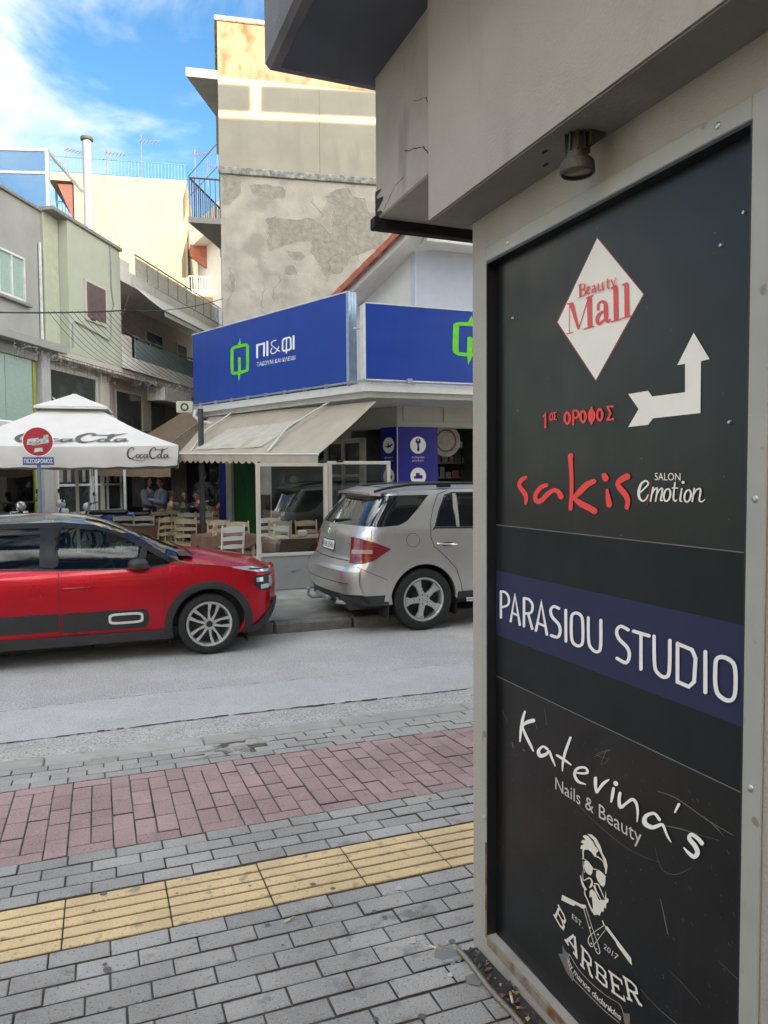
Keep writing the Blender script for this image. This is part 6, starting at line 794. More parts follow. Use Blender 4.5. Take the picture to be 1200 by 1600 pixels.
for sd_ in (-1, 1):
    pil = [(-1.55, -1.40), ]
    b = mb('pillar_black')
    polydecal(H3, [(-1.60, .985), (-1.44, .965), (-1.405, 1.36), (-1.60, 1.375)], .003, None, sd_, b)      # B pillar
    polydecal(H3, [(-2.62, .99), (-2.42, .985), (-2.36, 1.32), (-2.62, 1.32)], .003, None, sd_, b)
    polydecal(H3, [(-.40, .975), (-.30, .99), (-.41, 1.05), (-.62, 1.175), (-.82, 1.28), (-1.1, 1.37), (-1.1, 1.335), (-.84, 1.245), (-.66, 1.145), (-.50, 1.045)], .003, None, sd_, b)   # A pillar
    polydecal(H3, [(-.70, .935), (-.64, .935), (-.60, 1.10), (-.66, 1.145)], .003, None, sd_, b)           # quarter light bar
    stripline(H3, [(-2.9, 1.275), (-2.5, 1.335), (-1.94, 1.375), (-1.4, 1.38), (-1.1, 1.345)], .05, .004, None, sd_, b)
    b.build('pillar', None, RC, 30)
    b = mb('black'); stripline(H3, [(-2.9, .992), (-1.95, .975), (-1.42, .95), (-.9, .938), (-.58, .935), (-.42, .955), (-.36, .965)], .016, .004, None, sd_, b); b.build('belt_trim', None, RC)
    b = mb('black'); stripline(H3, [(-1.43, .93), (-1.425, .6), (-1.42, .3)], .006, .0015, None, sd_, b); stripline(H3, [(-.47, .93), (-.43, .80), (-.44, .6), (-.47, .45)], .005, .0015, None, sd_, b)
    stripline(H3, [(-.36, .955), (.0, .93), (.27, .89)], .006, .0015, None, sd_, b); stripline(H3, [(-2.35, .95), (-2.2, .75), (-2.1, .55), (-2.1, .3)], .006, .0015, None, sd_, b); b.build('door_gap', None, RC)
    # side bumps
    def rr(x, xa, xb, r): d = (xb - x) if xa > -1.42 else (x - xa); return 0 if d > r else r - sqrt(max(0, r * r - (r - d) ** 2))
    for (xa, xb, za, zbb) in ((-1.41, -.60, .335, .525), (-2.08, -1.435, .355, .53)):
        b = decal(H3, lambda x: zbb - rr(x, xa, xb, .06), lambda x: za + rr(x, xa, xb, .06), xa, xb, .016, 'black_plastic', sd_, 36, 3)
        bump = b.build('side_bump', None, RC, 35)
    fr = [(-.985, -.655, .385, .505, .032), (-.965, -.675, .402, .488, .02)]
    b = mb('white_paint'); xa, xb, za, zc = -.985, -.655, .388, .50
    ringo = []; 
    for a in range(28):
        t = 2 * pi * a / 28; e = lambda v: (abs(v) ** .45) * (1 if v > 0 else -1); ringo.append((e(cos(t)), e(sin(t))))
    vs = []
    for (ux, uz) in ringo:
        for sc_x, sc_z, of in ((1, 1, .016), (1, 1, .024), (.86, .58, .024), (.86, .58, .016)):
            x, z = (xa + xb) / 2 + ux * (xb - xa) / 2 * sc_x, (za + zc) / 2 + uz * (zc - za) / 2 * sc_z; p = H3.side(x, z, of); vs.append((p[0], sd_ * p[1], z))
    b.add(vs, [(i * 4 + j, ((i + 1) % 28) * 4 + j, ((i + 1) % 28) * 4 + (j + 1) % 4, i * 4 + (j + 1) % 4) for i in range(28) for j in range(4)]); b.build('bump_frame', None, RC, 40)
    b = decal(H3, lambda x: .30, lambda x: .195, -2.14, -.39, .018, 'grey_trim', sd_, 30, 2); b.build('sill_cladding', None, RC, 40)
    for cx in (0, -2.54): arch_ring(H3, cx, .318, .375, .452, .018, 'black_plastic', -.30, pi + .30, sd_).build('arch_trim', None, RC, 40)
    b = decal(H3, sm([(.33, .20), (.40, .26), (.50, .28), (.62, .36), (.78, .46), (1.0, .46), (1.4, .46)]), lambda x: .185 if x > .4 else .19, .34, 1.35, .02, 'black_plastic', sd_, 36, 4); b.build('bumper_guard', None, RC, 40)
    b = decal(H3, sm([(.24, .903), (.40, .905), (.60, .875), (.9, .86)]), sm([(.24, .897), (.36, .868), (.55, .835), (.9, .83)]), .24, .95, .006, 'lens_clear', sd_, 20, 2); b.build('headlight', None, RC, 40)
    b = decal(H3, lambda x: .885 - .04 * (x - .3), lambda x: .872 - .04 * (x - .3), .42, .85, .009, 'black', sd_, 10, 1); b.build('headlight_band', None, RC)
    b = decal(H3, sm([(.47, .79), (.55, .80), (.9, .80)]), sm([(.47, .70), (.56, .635), (.9, .63)]), .47, .86, .004, 'black', sd_, 14, 2); hl = b.build('headlight', None, RC, 40)
    for xa, xb, za, zc in ((.50, .58, .73, .775), (.55, .68, .655, .70), (.70, .78, .66, .78)):
        b = decal(H3, lambda x: zc, lambda x: za, xa, xb, .014, 'lens_clear', sd_, 5, 2); b.build('lens', None, hl, 40)
    b = decal(H3, lambda x: .50, lambda x: .30, .78, .95, .024, 'black', sd_, 8, 2); b.build('fog_recess', None, RC, 40)
    for hx in (-1.27, -2.2):
        b = mb('car_red'); p = [H3.side(hx + t * .12, .765, .028 * (1 - t * t)) for t in (-1, -.7, 0, .7, 1)]; b.tube([(q[0], sd_ * q[1], .77) for q in p], [.006, .010, .011, .010, .006], 8); b.build('door_handle', None, RC, 50)
        b = decal(H3, lambda x: .76, lambda x: .735, hx - .05, hx + .06, .002, 'dark_red', sd_, 6, 1); b.build('handle_recess', None, RC)
    # mirror
    mr = mb('black_plastic'); p = H3.side(-.62, .95, 0); mr.T = Matrix.Translation((-.70, sd_ * (p[1] + .13), .985)) @ Matrix.Diagonal((.10, .125, .062, 1)); mr.lathe([(0, -1), (.5, -.87), (.8, -.6), (.97, -.2), (1, .1), (.9, .5), (.6, .85), (0, 1)], 20, 'Z'); mo = mr.build('mirror', None, RC, 60)
    b = mb('chrome'); b.T = Matrix.Translation((-.70, sd_ * (p[1] + .13), .962)) @ Matrix.Diagonal((.104, .13, .012, 1)); b.lathe([(0, -1), (.8, -.9), (1, 0), (.8, .9), (0, 1)], 20); b.build('mirror_trim', None, mo, 60)
    b = mb('black_plastic'); b.tube([(-.60, sd_ * (p[1] - .02), .935), (-.66, sd_ * (p[1] + .07), .95)], [.035, .022], 8); b.build('mirror_arm', None, mo)
for cx in (0, -2.54):
    for sd_ in (-1, 1):
        car_wheel(RC, cx, sd_ * .865 if sd_ < 0 else .865, .318, .205, sd_, spokes_c3, .222); liner(RC, cx, .318, .385, -.855 if sd_ < 0 else .855, sd_)
b = mb('interior'); b.box((-3.0, -.74, .22), (.5, .74, .30)); b.box((-.42, -.70, .3), (.5, .70, .80)); b.box((-3.0, -.5, .3), (-2.1, .5, .7)); b.box((-.75, -.72, .60), (-.36, .72, .93), .04)
b.box((-2.1, -.79, .3), (-.5, -.76, .86)); b.box((-2.1, .76, .3), (-.5, .79, .86)); b.build('dashboard', None, RC)
for sy in (-.36, .36):
    b = mb('interior'); b.box((-1.75, sy - .24, .42), (-1.2, sy + .24, .60), .06); b.T = Matrix.Translation((-1.72, sy, .55)) @ Matrix.Rotation(-.3, 4, 'Y'); b.box((-.07, -.24, 0), (.07, .24, .60), .06); b.box((-.05, -.13, .63), (.05, .13, .80), .04); b.build('seat', None, RC, 40)
b = mb('interior'); b.T = Matrix.Translation((-.92, .36, .86)) @ Matrix.Rotation(1.15, 4, 'Y'); b.tube([(.185 * cos(a * pi / 12), .185 * sin(a * pi / 12), 0) for a in range(24)], .014, 6, closed=True); b.tube([(-.18, 0, 0), (.18, 0, 0)], .018, 6); b.tube([(0, 0, 0), (0, 0, -.25)], .03, 6); b.build('steering_wheel', None, RC)
b = mb('black'); b.tube([(-.13, -.62, 1.03), (-.16, -.2, 1.058), (-.30, .15, 1.11)], .008, 6); b.build('wiper', None, RC)
b = mb('black_plastic'); b.add([(-.14, y, 1.018 + .02 * (1 - (y / .7) ** 2)) for y in (-.7, -.35, 0, .35, .7)] + [(-.28, y * .98, 1.03 + .035 * (1 - (y / .7) ** 2)) for y in (-.7, -.35, 0, .35, .7)], [(i, i + 1, 6 + i, 5 + i) for i in range(4)]); b.build('cowl', None, RC)

# ------------------------------------------------------------------ silver off-road car
SC = thing('parked_car', 'silver off-road estate car with roof rails and tow bar, parked half behind the wall', 'car', (3.575, 9.145, 0), 0)
AM = [(.03, .372, .43), (2.945, .372, .43)]
wm = sm([(.3, .90), (.45, .935), (.65, .955), (.85, .955), (1.05, .945), (1.2, .925), (1.3, .885), (1.6, .755), (1.72, .68)])
HM = Hull(xr=sm([(.33, -.82), (.45, -.90), (.62, -.92), (.78, -.89), (.86, -.83), (1.0, -.80), (1.2, -.76), (1.4, -.63), (1.6, -.49), (1.68, -.45)]), xf=sm([(.3, 3.6), (.5, 3.74), (.8, 3.72), (1.0, 3.6), (1.12, 3.45)]), Rr=.27, Rf=.36, crr=.07, crf=.12,
    w=lambda x, z: wm(z), z0=None, zb=sm([(-1.0, 1.245), (-.3, 1.235), (.7, 1.20), (1.7, 1.16), (2.3, 1.12), (2.5, 1.10), (3.0, 1.04), (3.4, .97), (3.8, .86)]),
    zt=sm([(-1.0, 1.615), (-.6, 1.64), (0, 1.665), (.7, 1.675), (1.3, 1.66), (1.6, 1.60), (2.0, 1.38), (2.3, 1.19), (2.45, 1.115), (3.0, 1.05), (3.4, .98), (3.8, .87)]),
    top=sm([(-1.0, 1.68), (-.6, 1.71), (0, 1.745), (.7, 1.76), (1.3, 1.73), (1.6, 1.64), (2.0, 1.43), (2.3, 1.25), (2.5, 1.17), (3.0, 1.12), (3.4, 1.04), (3.8, .88)]), nL=13, nG=6, nR=7, decay=.55, xs=None)
sillM = sm([(-1.05, .40), (-.8, .36), (-.5, .33), (.6, .36), (2.4, .36), (3.4, .33), (3.8, .33)])
HM.z0 = lambda x: arch_z0(x, sillM, AM); HM.xs = stations(-.92 + .27, 3.74 - .36, AM)
def clm(zone, c, x, j):
    if zone == 'low': return 'body'
    if zone == 'glass': return 'body'
    if 1.5 < x < 2.42: return 'windscreen'
    return 'roof' if x < 2 else 'hood'
emit_parts(HM, clm, dict(body='car_silver', roof='car_silver', hood='car_silver', windscreen='dark_glass'), SC)
for sd_ in (-1, 1):
    b = polydecal(HM, [(-.735, 1.262), (-.5, 1.25), (-.27, 1.262), (-.16, 1.31), (-.02, 1.43), (.15, 1.592), (.18, 1.612), (-.2, 1.612), (-.50, 1.605), (-.60, 1.45)], .003, 'dark_glass', sd_); b.build('rear_quarter_window', None, SC, 30)
    b = polydecal(HM, [(.19, 1.235), (.28, 1.42), (.40, 1.60), (.5, 1.625), (.49, 1.228)], .003, 'dark_glass', sd_); b.build('door_window', None, SC)
    b = polydecal(HM, [(.515, 1.228), (.525, 1.627), (1.14, 1.63), (1.12, 1.215)], .003, 'dark_glass', sd_); b.build('door_window', None, SC)
    b = polydecal(HM, [(1.24, 1.21), (1.25, 1.62), (1.55, 1.58), (1.95, 1.37), (2.2, 1.18)], .003, 'dark_glass', sd_); b.build('door_window', None, SC)
    b = mb('black'); stripline(HM, [(.155, 1.20), (.19, 1.235), (.28, 1.43), (.39, 1.605), (.5, 1.635), (1.3, 1.635)], .016, .0035, None, sd_, b); stripline(HM, [(.17, 1.222), (.7, 1.21), (2.2, 1.16)], .018, .004, None, sd_, b)
    b.build('window_trim', None, SC)
    b = mb('black'); stripline(HM, [(.44, 1.66), (.30, 1.62), (.20, 1.45), (.135, 1.28), (.12, 1.12), (.16, 1.0), (.30, .88), (.45, .72), (.53, .5), (.545, .37)], .008, .0016, None, sd_, b)
    stripline(HM, [(1.18, 1.64), (1.18, .37)], .008, .0016, None, sd_, b); stripline(HM, [(-.62, 1.23), (-.63, 1.10)], .007, .0016, None, sd_, b); stripline(HM, [(-.44, .63), (-.60, .70), (-.82, .80)], .006, .0015, None, sd_, b)
    cx, cz = -.11, 1.085; stripline(HM, [(cx + .085 * cos(a * pi / 14), cz + .08 * sin(a * pi / 14)) for a in range(29)], .005, .0016, None, sd_, b); b.build('body_gap', None, SC)
    b = decal(HM, sm([(-1.3, 1.10), (-.95, 1.125), (-.80, 1.125), (-.6, 1.075), (-.40, .995)]), sm([(-1.3, .845), (-.80, .83), (-.62, .86), (-.52, .92), (-.40, .99)]), -.93, -.40, .010, 'lens_red', sd_, 24, 4); tl = b.build('tail_light', None, SC, 50)
    b = decal(HM, sm([(-1.0, .985), (-.6, .99)]), sm([(-1.0, .935), (-.6, .945)]), -.90, -.62, .013, 'lens_pink', sd_, 16, 2); b.build('lens', None, tl, 40)
    b = mb('dark_red'); stripline(HM, [(-1.0, 1.05), (-.55, 1.03)], .008, .014, None, sd_, b); stripline(HM, [(-1.0, .90), (-.58, .90)], .006, .014, None, sd_, b); b.build('lens', None, tl)
    b = decal(HM, lambda x: .45, lambda x: .325 if x < -.5 else .335, -1.0, -.415, .004, 'grey_trim', sd_, 20, 3); b.build('lower_bumper', None, SC, 40)
    b = decal(HM, lambda x: .44, lambda x: .35, .475, 2.5, .012, 'grey_trim', sd_, 20, 3); b.build('sill_cladding', None, SC, 40)
    b = mb('chrome'); b.tube([(.55, sd_ * 1.0, .345), (2.4, sd_ * 1.0, .345)], .028, 10); b.build('running_board', None, SC, 40)
    b = decal(HM, lambda x: .70, lambda x: .64, .56, 2.46, .012, 'car_silver', sd_, 20, 3); b.build('side_moulding', None, SC, 40)
    for cx in (.03, 2.945): arch_ring(HM, cx, .372, .425, .50, .006, 'car_silver', 0, pi, sd_).build('arch_lip', None, SC, 40)
    for hx in (.33, 1.4):
        b = mb('chrome'); p = [HM.side(hx + t * .13, 1.03, .034 * (1 - t ** 4)) for t in (-1, -.85, -.4, 0, .4, .85, 1)]; b.tube([(q[0], sd_ * q[1], 1.035 - .004 * i) for i, q in enumerate(p)], .012, 8); b.build('door_handle', None, SC, 50)
        b = decal(HM, lambda x: 1.045, lambda x: 1.0, hx - .06, hx + .07, .001, 'grey_trim', sd_, 6, 1); b.build('handle_recess', None, SC)
    # roof rail
    P = []
    for t in range(15):
        x = -.50 + t * .16; e = min(t, 14 - t) / 3; P.append((x, sd_ * (HM.w(x, HM.zt(x)) - .05), HM.zt(x) + .012 + .062 * min(1, e) ** .6))
    b = mb('black'); b.tube(P, .017, 8); b.box((.33, sd_ * .64, 1.70), (.50, sd_ * .70, 1.74)); b.build('roof_rail', None, SC, 50)
# rear: glass, plate, badge, wiper, seams, bumper, tow bar
def rear(y, z, off): # point on tailgate, y from centre (near side negative)
    w = HM.w(HM.xr(z) + HM.Rr, z) - HM.Rr; fr = max(-1, min(1, y / w))
    if abs(y) <= w: return (HM.xr(z) - HM.crr * (1 - fr * fr) - off, y, z)
    a = math.acos(max(0, min(1, 1 - 0))) if False else math.asin(min(1, (abs(y) - w) / HM.Rr)); return (HM.xr(z) + HM.Rr - (HM.Rr + off) * cos(a), (1 if y > 0 else -1) * (w + (HM.Rr + off) * sin(a)), z)
def rear_patch(ya, yb, za, zb_, off, m, ny=16, nz=6, taper=0, b=None):
    b = b or mb(m); vs = []
    for j in range(nz + 1):
        z = za + (zb_ - za) * j / nz; k = 1 - taper * j / nz
        for i in range(ny + 1): y = (ya + (yb - ya) * i / ny) * k; vs.append(rear(y, z, off))
    b.add(vs, [(j * (ny + 1) + i, j * (ny + 1) + i + 1, (j + 1) * (ny + 1) + i + 1, (j + 1) * (ny + 1) + i) for j in range(nz) for i in range(ny)], m); return b
rear_patch(-.83, .83, 1.265, 1.60, .006, 'brown_glass', 24, 8, .10).build('rear_window', None, SC, 60)
b = mb('car_silver'); vs = []
for i in range(17):
    y = -.70 + i * .0875; a = rear(y, 1.62, .0); e = .08 * (1 - abs(y / .9) ** 3)
    vs += [(a[0] + .10, y, HM.top(-.5) - .045 * (y / .7) ** 2 + .004), (a[0] - e - .03, y * 1.02, 1.665 - .03 * (y / .7) ** 2), (a[0] - e - .025, y * 1.02, 1.635 - .03 * (y / .7) ** 2), (a[0] + .02, y, 1.61 - .02 * (y / .7) ** 2)]
b.add(vs, [(i * 4 + j, (i + 1) * 4 + j, (i + 1) * 4 + j + 1, i * 4 + j + 1) for i in range(16) for j in range(3)]); b.build('spoiler', None, SC, 40)
b = mb('dark_red'); b.tube([(rear(y, 1.625, 0)[0] - .09, y, 1.628) for y in (-.6, -.3, 0, .3, .6)], .008, 6); b.build('brake_light_strip', None, SC)
b = mb('black'); b.tube([rear(0, 1.30, .03), rear(-.2, 1.315, .03), rear(-.45, 1.33, .02)], [.02, .012, .006], 6); b.build('rear_wiper', None, SC)
b = mb('black'); rear_patch(-.76, .76, .845, .855, .003, 'black', 16, 1, 0, b); b.build('tailgate_gap', None, SC)
rear_patch(-.40, .40, .90, 1.10, .0, 'car_silver', 16, 4).build('plate_recess', None, SC, 40)
pl_ = rear_patch(-.26, .26, .945, 1.055, .016, 'plate', 8, 2).build('number_plate', None, SC)
b = mb('black'); b.T = Matrix(((0, 0, 0, 0),) * 4) if False else None
vs_, fs_ = glyphs('KHB 2543'); x0_ = min(v[0] for v in vs_); x1_ = max(v[0] for v in vs_)
b.add([rear(.20 - .43 * (v[0] - x0_) / (x1_ - x0_), .966 + .07 * v[1] / .73, .018) for v in vs_], fs_); b.build('plate_lettering', None, pl_)
rear_patch(.215, .257, .948, 1.052, .0175, 'plate_blue', 2, 1).build('plate_band', None, pl_)
b = mb('black'); 
for (ya, yb, za, zb_) in ((-.27, .27, .935, .945), (-.27, .27, 1.055, 1.065), (-.27, -.26, .935, 1.065), (.26, .27, .935, 1.065)): rear_patch(ya, yb, za, zb_, .018, None, 4, 1, 0, b)
b.build('plate_frame', None, pl_)
b = mb('chrome'); c_ = rear(0, 1.17, .02); b.T = Matrix.Translation(c_); b.tube([(0, .042 * cos(a * pi / 12), .042 * sin(a * pi / 12)) for a in range(24)], .005, 6, closed=True)
for k in range(3): a = pi / 2 + 2 * pi * k / 3; b.tube([(0, 0, 0), (0, .04 * cos(a), .04 * sin(a))], [.006, .002], 6)
b.build('star_badge', None, SC, 40)
b = mb('car_silver'); vs = []
for z, of in ((.45, .0), (.47, .035), (.62, .05), (.74, .045), (.78, .0)):
    for i in range(25): y = -.93 + i * .0775; vs.append(rear(y * .99, z, of))
b.add(vs, [(j * 25 + i, j * 25 + i + 1, (j + 1) * 25 + i + 1, (j + 1) * 25 + i) for j in range(4) for i in range(24)]); b.build('rear_bumper', None, SC, 40)
b = mb('grey_trim'); rear_patch(-.9, .9, .35, .45, .022, None, 24, 2, 0, b); b.build('bumper_valance', None, SC, 40)
b = mb('black'); rear_patch(-.85, .85, .60, .607, .053, None, 24, 1, 0, b); b.build('bumper_line', None, SC)
b = mb('galv'); b.tube([(-.8, .0, .36), (-.98, .0, .34), (-1.1, 0, .34), (-1.14, 0, .37), (-1.14, 0, .42)], [.03, .028, .024, .02, .016], 10); b.lathe([(0, -.026), (.018, -.018), (.026, 0), (.018, .018), (0, .026)], 16, 'Z', (-1.14, 0, .445)); b.box((-.98, -.25, .33), (-.90, .25, .38), .01); b.build('tow_bar', None, SC, 40)
b = mb('chrome'); b.T = Matrix.Translation((-.78, -.62, .345)) @ Matrix.Rotation(radians(100), 4, 'Y'); b.lathe([(.034, 0), (.042, 0), (.042, -.2), (.034, -.2)], 20); b.build('exhaust', None, SC, 40)
for cx in (.03, 2.945):
    for sd_ in (-1, 1):
        car_wheel(SC, cx, sd_ * .945, .37, .255, sd_, spokes_ml, .25); liner(SC, cx, .372, .43, sd_ * .93, sd_)
b = mb('interior'); b.box((-.85, -.8, .28), (3.5, .8, .44)); b.box((-.85, -.6, .44), (-.42, .6, .75)); b.box((.5, -.8, .44), (2.4, .8, 1.0)); b.build('underbody', None, SC)
# ================================================================== blue-sign shop on the corner
D1 = Vector((-sin(radians(22.8)), cos(radians(22.8)), 0)); RZ1 = radians(-67.2)
CS = thing('corner_shop', 'white single-storey corner shop with projecting slab and blue poster pillar across the street', 'shop', (5.38, 13.5, .13), 0)
def csb(m=None): return mb(m)
LZ = -.13
FR = Matrix.Rotation(RZ1, 4, 'Z')                      # frame whose +x runs along the side front towards the corner, -y outwards
b = mb('lintel'); b.box((0, 0, 2.79 + LZ), (9, .3, 3.32 + LZ)); b.box((.12, -.02, 2.90 + LZ), (.9, 0, 3.18 + LZ), .004); b.box((.98, -.02, 2.90 + LZ), (3.2, 0, 3.18 + LZ), .004)
b.T = FR; b.box((-7.5, 0, 2.79 + LZ), (-.0, .3, 3.32 + LZ)); b.box((-1.3, -.02, 2.92 + LZ), (-.1, 0, 3.16 + LZ), .004); b.build('lintel', None, CS)
# projecting slab edge under the signs
A = Vector((4.21 - 5.38, 12 - 13.5, 0)); F2 = A + D1 * 5.85
P = [(A.x, A.y), (8.8, A.y), (8.8, .1), (.1, .1), (.1 + D1.x * 6.4, .1 + D1.y * 6.4), (F2.x, F2.y)]
b = mb('white_paint'); b.prism(P, 3.27 + LZ, 3.40 + LZ, 'XY'); b.build('slab', None, CS)
P2 = [(A.x + .10, A.y + .10), (8.8, A.y + .10), (8.8, .1), (.1, .1), (.1 + D1.x * 6.4, .1 + D1.y * 6.4), (F2.x + .12, F2.y)]
b = mb('white_paint'); b.prism(P2, 3.18 + LZ, 3.269 + LZ, 'XY'); b.build('slab_moulding', None, CS)
b = mb('galv'); b.tube([(A.x - .02, A.y - .02, 3.44 + LZ), (8.5, A.y - .02, 3.44 + LZ)], .018, 6); b.tube([(A.x - .02, A.y - .02, 3.44 + LZ), (F2.x, F2.y, 3.44 + LZ)], .018, 6)
for k in range(9): q = A + D1 * (.4 + k * .62); b.box((q.x - .03, q.y - .05, 3.40 + LZ), (q.x + .05, q.y + .03, 3.47 + LZ))
b.box((A.x + .75, A.y - .06, 3.42 + LZ), (A.x + .84, A.y + .02, 3.50 + LZ)); b.build('sign_fixing', None, CS)
for q, nm in ((Vector((.3, -.0, 0)), 'railing'),):
    b = mb('alu_white')
    for k in range(5): b.tube([(A.x + .05 + k * .09, A.y + .28, 3.4 + LZ), (A.x + .05 + k * .09, A.y + .28, 4.35 + LZ)], .012, 6)
    b.tube([(A.x - .1, A.y + .28, 4.35 + LZ), (A.x + .8, A.y + .28, 4.35 + LZ)], .018, 6); b.build('railing', None, CS)
# corner pillar clad in blue posters
b = mb('pillar_grey'); b.prism([(.02, .02), (.8, .02), (.8, .3), (-.12, .36)], 0, 2.79 + LZ, 'XY'); b.build('pillar', None, CS)
b = mb('poster_blue'); b.box((.004, -.015, .02), (.845, 0, 2.79 + LZ)); p1 = b.build('poster', None, CS)
b = mb('poster_blue'); b.T = FR; b.box((-.45, -.015, .02), (-.006, .0, 2.79 + LZ)); p2 = b.build('poster', None, CS)
b = mb('alu_white'); b.box((-.006, -.018, .02), (.006, -.0, 2.79 + LZ)); b.build('corner_strip', None, CS)
def disc_icon(par, T, cx, cz, r, kind):
    b = mb('white_clean'); b.T = T; b.lathe([(0, -.018), (r, -.018), (r, -.015)], 28, 'Y', (cx, 0, cz)); b.build('icon_disc', None, par)
    b = mb('poster_blue'); b.T = T; y = -.0195
    if kind == 'key':
        b.prism([(cx + .055 * cos(a * pi / 8), cz + .075 + .055 * sin(a * pi / 8)) for a in range(16)], y, y + .001, 'XZ')
        b.prism([(cx - .018, cz + .03), (cx + .018, cz + .03), (cx + .018, cz - .02), (cx + .03, cz - .03), (cx + .018, cz - .04), (cx + .03, cz - .055), (cx + .03, cz - .10), (cx, cz - .125), (cx - .028, cz - .10), (cx - .018, cz - .06)], y - .001, y, 'XZ')
        b.lathe([(0, y - .001), (.016, y - .001), (.016, y)], 12, 'Y', (cx, 0, cz + .095), m='white_clean')
    elif kind == 'shoe':
        b.prism([(cx - .11, cz - .02), (cx - .02, cz - .05), (cx + .06, cz - .035), (cx + .12, cz + .01), (cx + .10, cz + .03), (cx + .04, cz + .0), (cx + .01, cz + .01), (cx + .0, cz + .05), (cx - .02, cz + .04), (cx - .03, cz - .01)], y, y + .001, 'XZ')
    else:
        b.prism([(cx - .09, cz - .05), (cx + .09, cz - .05), (cx + .09, cz + .02), (cx + .03, cz + .02), (cx + .03, cz + .06), (cx - .05, cz + .06), (cx - .05, cz), (cx - .09, cz)], y, y + .001, 'XZ')
    b.build('icon', None, par)
I4 = Matrix.Identity(4)
for k, (z, kd) in enumerate(((2.44, 'key'), (1.84, 'machine'), (1.24, 'shoe'))):
    disc_icon(p1, I4, .43, z + LZ, .165, kd); disc_icon(p2, FR, -.22, z + LZ, .155, 'shoe' if k != 1 else 'machine')
    b = mb('white_clean'); text_into(b, ('αντιγραφή', 'επισκευή', 'βαφές')[k], rect(.30, .56, z - .25 + LZ, z - .215 + LZ), -.0165); text_into(b, ('κλειδιών', 'μηχανών', 'υποδημάτων')[k], rect(.31, .55, z - .315 + LZ, z - .28 + LZ), -.0165); b.build('poster_lettering', None, p1)
    b = mb('white_clean'); b.T = FR; text_into(b, 'επισκευές', rect(-.34, -.10, z - .25 + LZ, z - .215 + LZ), -.0165); text_into(b, 'υποδημάτων', rect(-.34, -.10, z - .315 + LZ, z - .28 + LZ), -.0165); b.build('poster_lettering', None, p2)
# dim shop interior behind the front, shelves and key racks
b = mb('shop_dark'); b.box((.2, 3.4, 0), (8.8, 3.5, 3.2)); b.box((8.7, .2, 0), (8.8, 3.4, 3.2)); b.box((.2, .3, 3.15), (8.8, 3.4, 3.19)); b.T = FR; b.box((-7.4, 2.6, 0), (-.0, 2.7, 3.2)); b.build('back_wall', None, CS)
random.seed(4)
for k in range(6):
    b = mb('pillar_grey'); b.box((1.0, 1.5, .7 + k * .32), (8.0, 1.9, .73 + k * .32)); b.build('shelf', None, CS)
b = MB()
for k in range(6):
    x = 1.05
    while x < 7.8:
        w = random.uniform(.08, .22); b.box((x, 1.52, .735 + k * .32), (x + w * .8, 1.75, .735 + k * .32 + random.uniform(.08, .24)), 0, random.choice(['goods_a', 'shop_dark', 'shop_dark', 'goods_w', 'pillar_grey', 'maroon'])); x += w
o = b.build('goods', None, CS); o['kind'] = 'stuff'
b = mb('curtain'); b.lathe([(0, -.0), (.30, -.0), (.33, .02)], 30, 'Y', (1.2, .35, 2.42)); b.lathe([(.20, -.004), (.23, -.004)], 30, 'Y', (1.2, .35, 2.42), m='grey_trim'); b.build('round_fan_light', None, CS)
b = mb('frame_cream'); b.T = FR
for (x0, x1) in ((-2.3, -1.05),): b.box((x0, .05, 0), (x0 + .1, .15, 2.5)); b.box((x1 - .1, .05, 0), (x1, .15, 2.5)); b.box((x0, .05, 2.4), (x1, .15, 2.5)); b.box((x0, .05, .9), (x1, .15, 1.0)); b.box((x0 + .58, .05, 1.0), (x0 + .66, .15, 2.4)); b.box((x0, .05, 1.7), (x1, .15, 1.76))
b.build('door_frame', None, CS)
b = mb('window_dark'); b.T = FR; b.box((-2.2, .10, 1.0), (-1.15, .11, 2.4)); b.box((-2.2, .10, .1), (-1.15, .11, .9)); b.build('door_pane', None, CS)
b = mb('green_panel'); b.T = FR; b.box((-5.78, .0, .05), (-4.7, .06, 2.75)); b.build('green_door', None, CS)
b = mb('maroon'); b.T = FR; b.box((-4.68, .0, .05), (-4.3, .06, 1.3)); b.box((-4.3, .02, .05), (-2.4, .08, .7)); b.build('panel', None, CS)
b = mb('white_paint'); b.T = FR; b.box((-6.05, -.06, 0), (-5.80, .1, 2.75)); b.build('pilaster', None, CS)
b = mb('royal_blue'); b.T = FR; b.box((-6.36, -.06, 0), (-6.08, .1, 2.75)); b.build('blue_pilaster', None, CS)
b = mb('window_dark'); b.T = FR; b.box((-4.6, .30, .7), (-2.35, .32, 2.7)); b.build('window', None, CS)
# rain pipe and horn loudspeaker at the far end
b = mb('white_paint'); b.tube([(2.05, 16.9, 3.35), (1.98, 16.85, 3.18), (2.08, 16.7, 3.05), (2.45, 16.3, 2.95), (2.62, 16.1, 2.9), (2.64, 16.1, 2.3)], .04, 8); o = tag(b.build('rain_pipe', smooth=50), 'bent white rain pipe under the left end of the blue sign', 'pipe')
HS = thing('loudspeaker', 'beige horn loudspeaker fixed under the left end of the long blue sign', 'loudspeaker', (1.74, 16.3, 3.30), radians(-12))
b = mb('horn'); b.box((-.17, -.16, -.12), (.17, -.10, .12), .02); b.box((-.14, -.10, -.10), (.14, .10, .10), .03); b.build('horn_mouth', None, HS, 40)
b = mb('shop_dark'); b.lathe([(0, -.162), (.085, -.162)], 20, 'Y'); b.build('throat', None, HS); b = mb('horn'); b.lathe([(0, -.172), (.045, -.170), (.05, -.163)], 16, 'Y'); b.build('horn_cone', None, HS)
b = mb('galv'); b.box((.14, -.03, -.03), (.36, .02, .03)); b.build('bracket', None, HS)

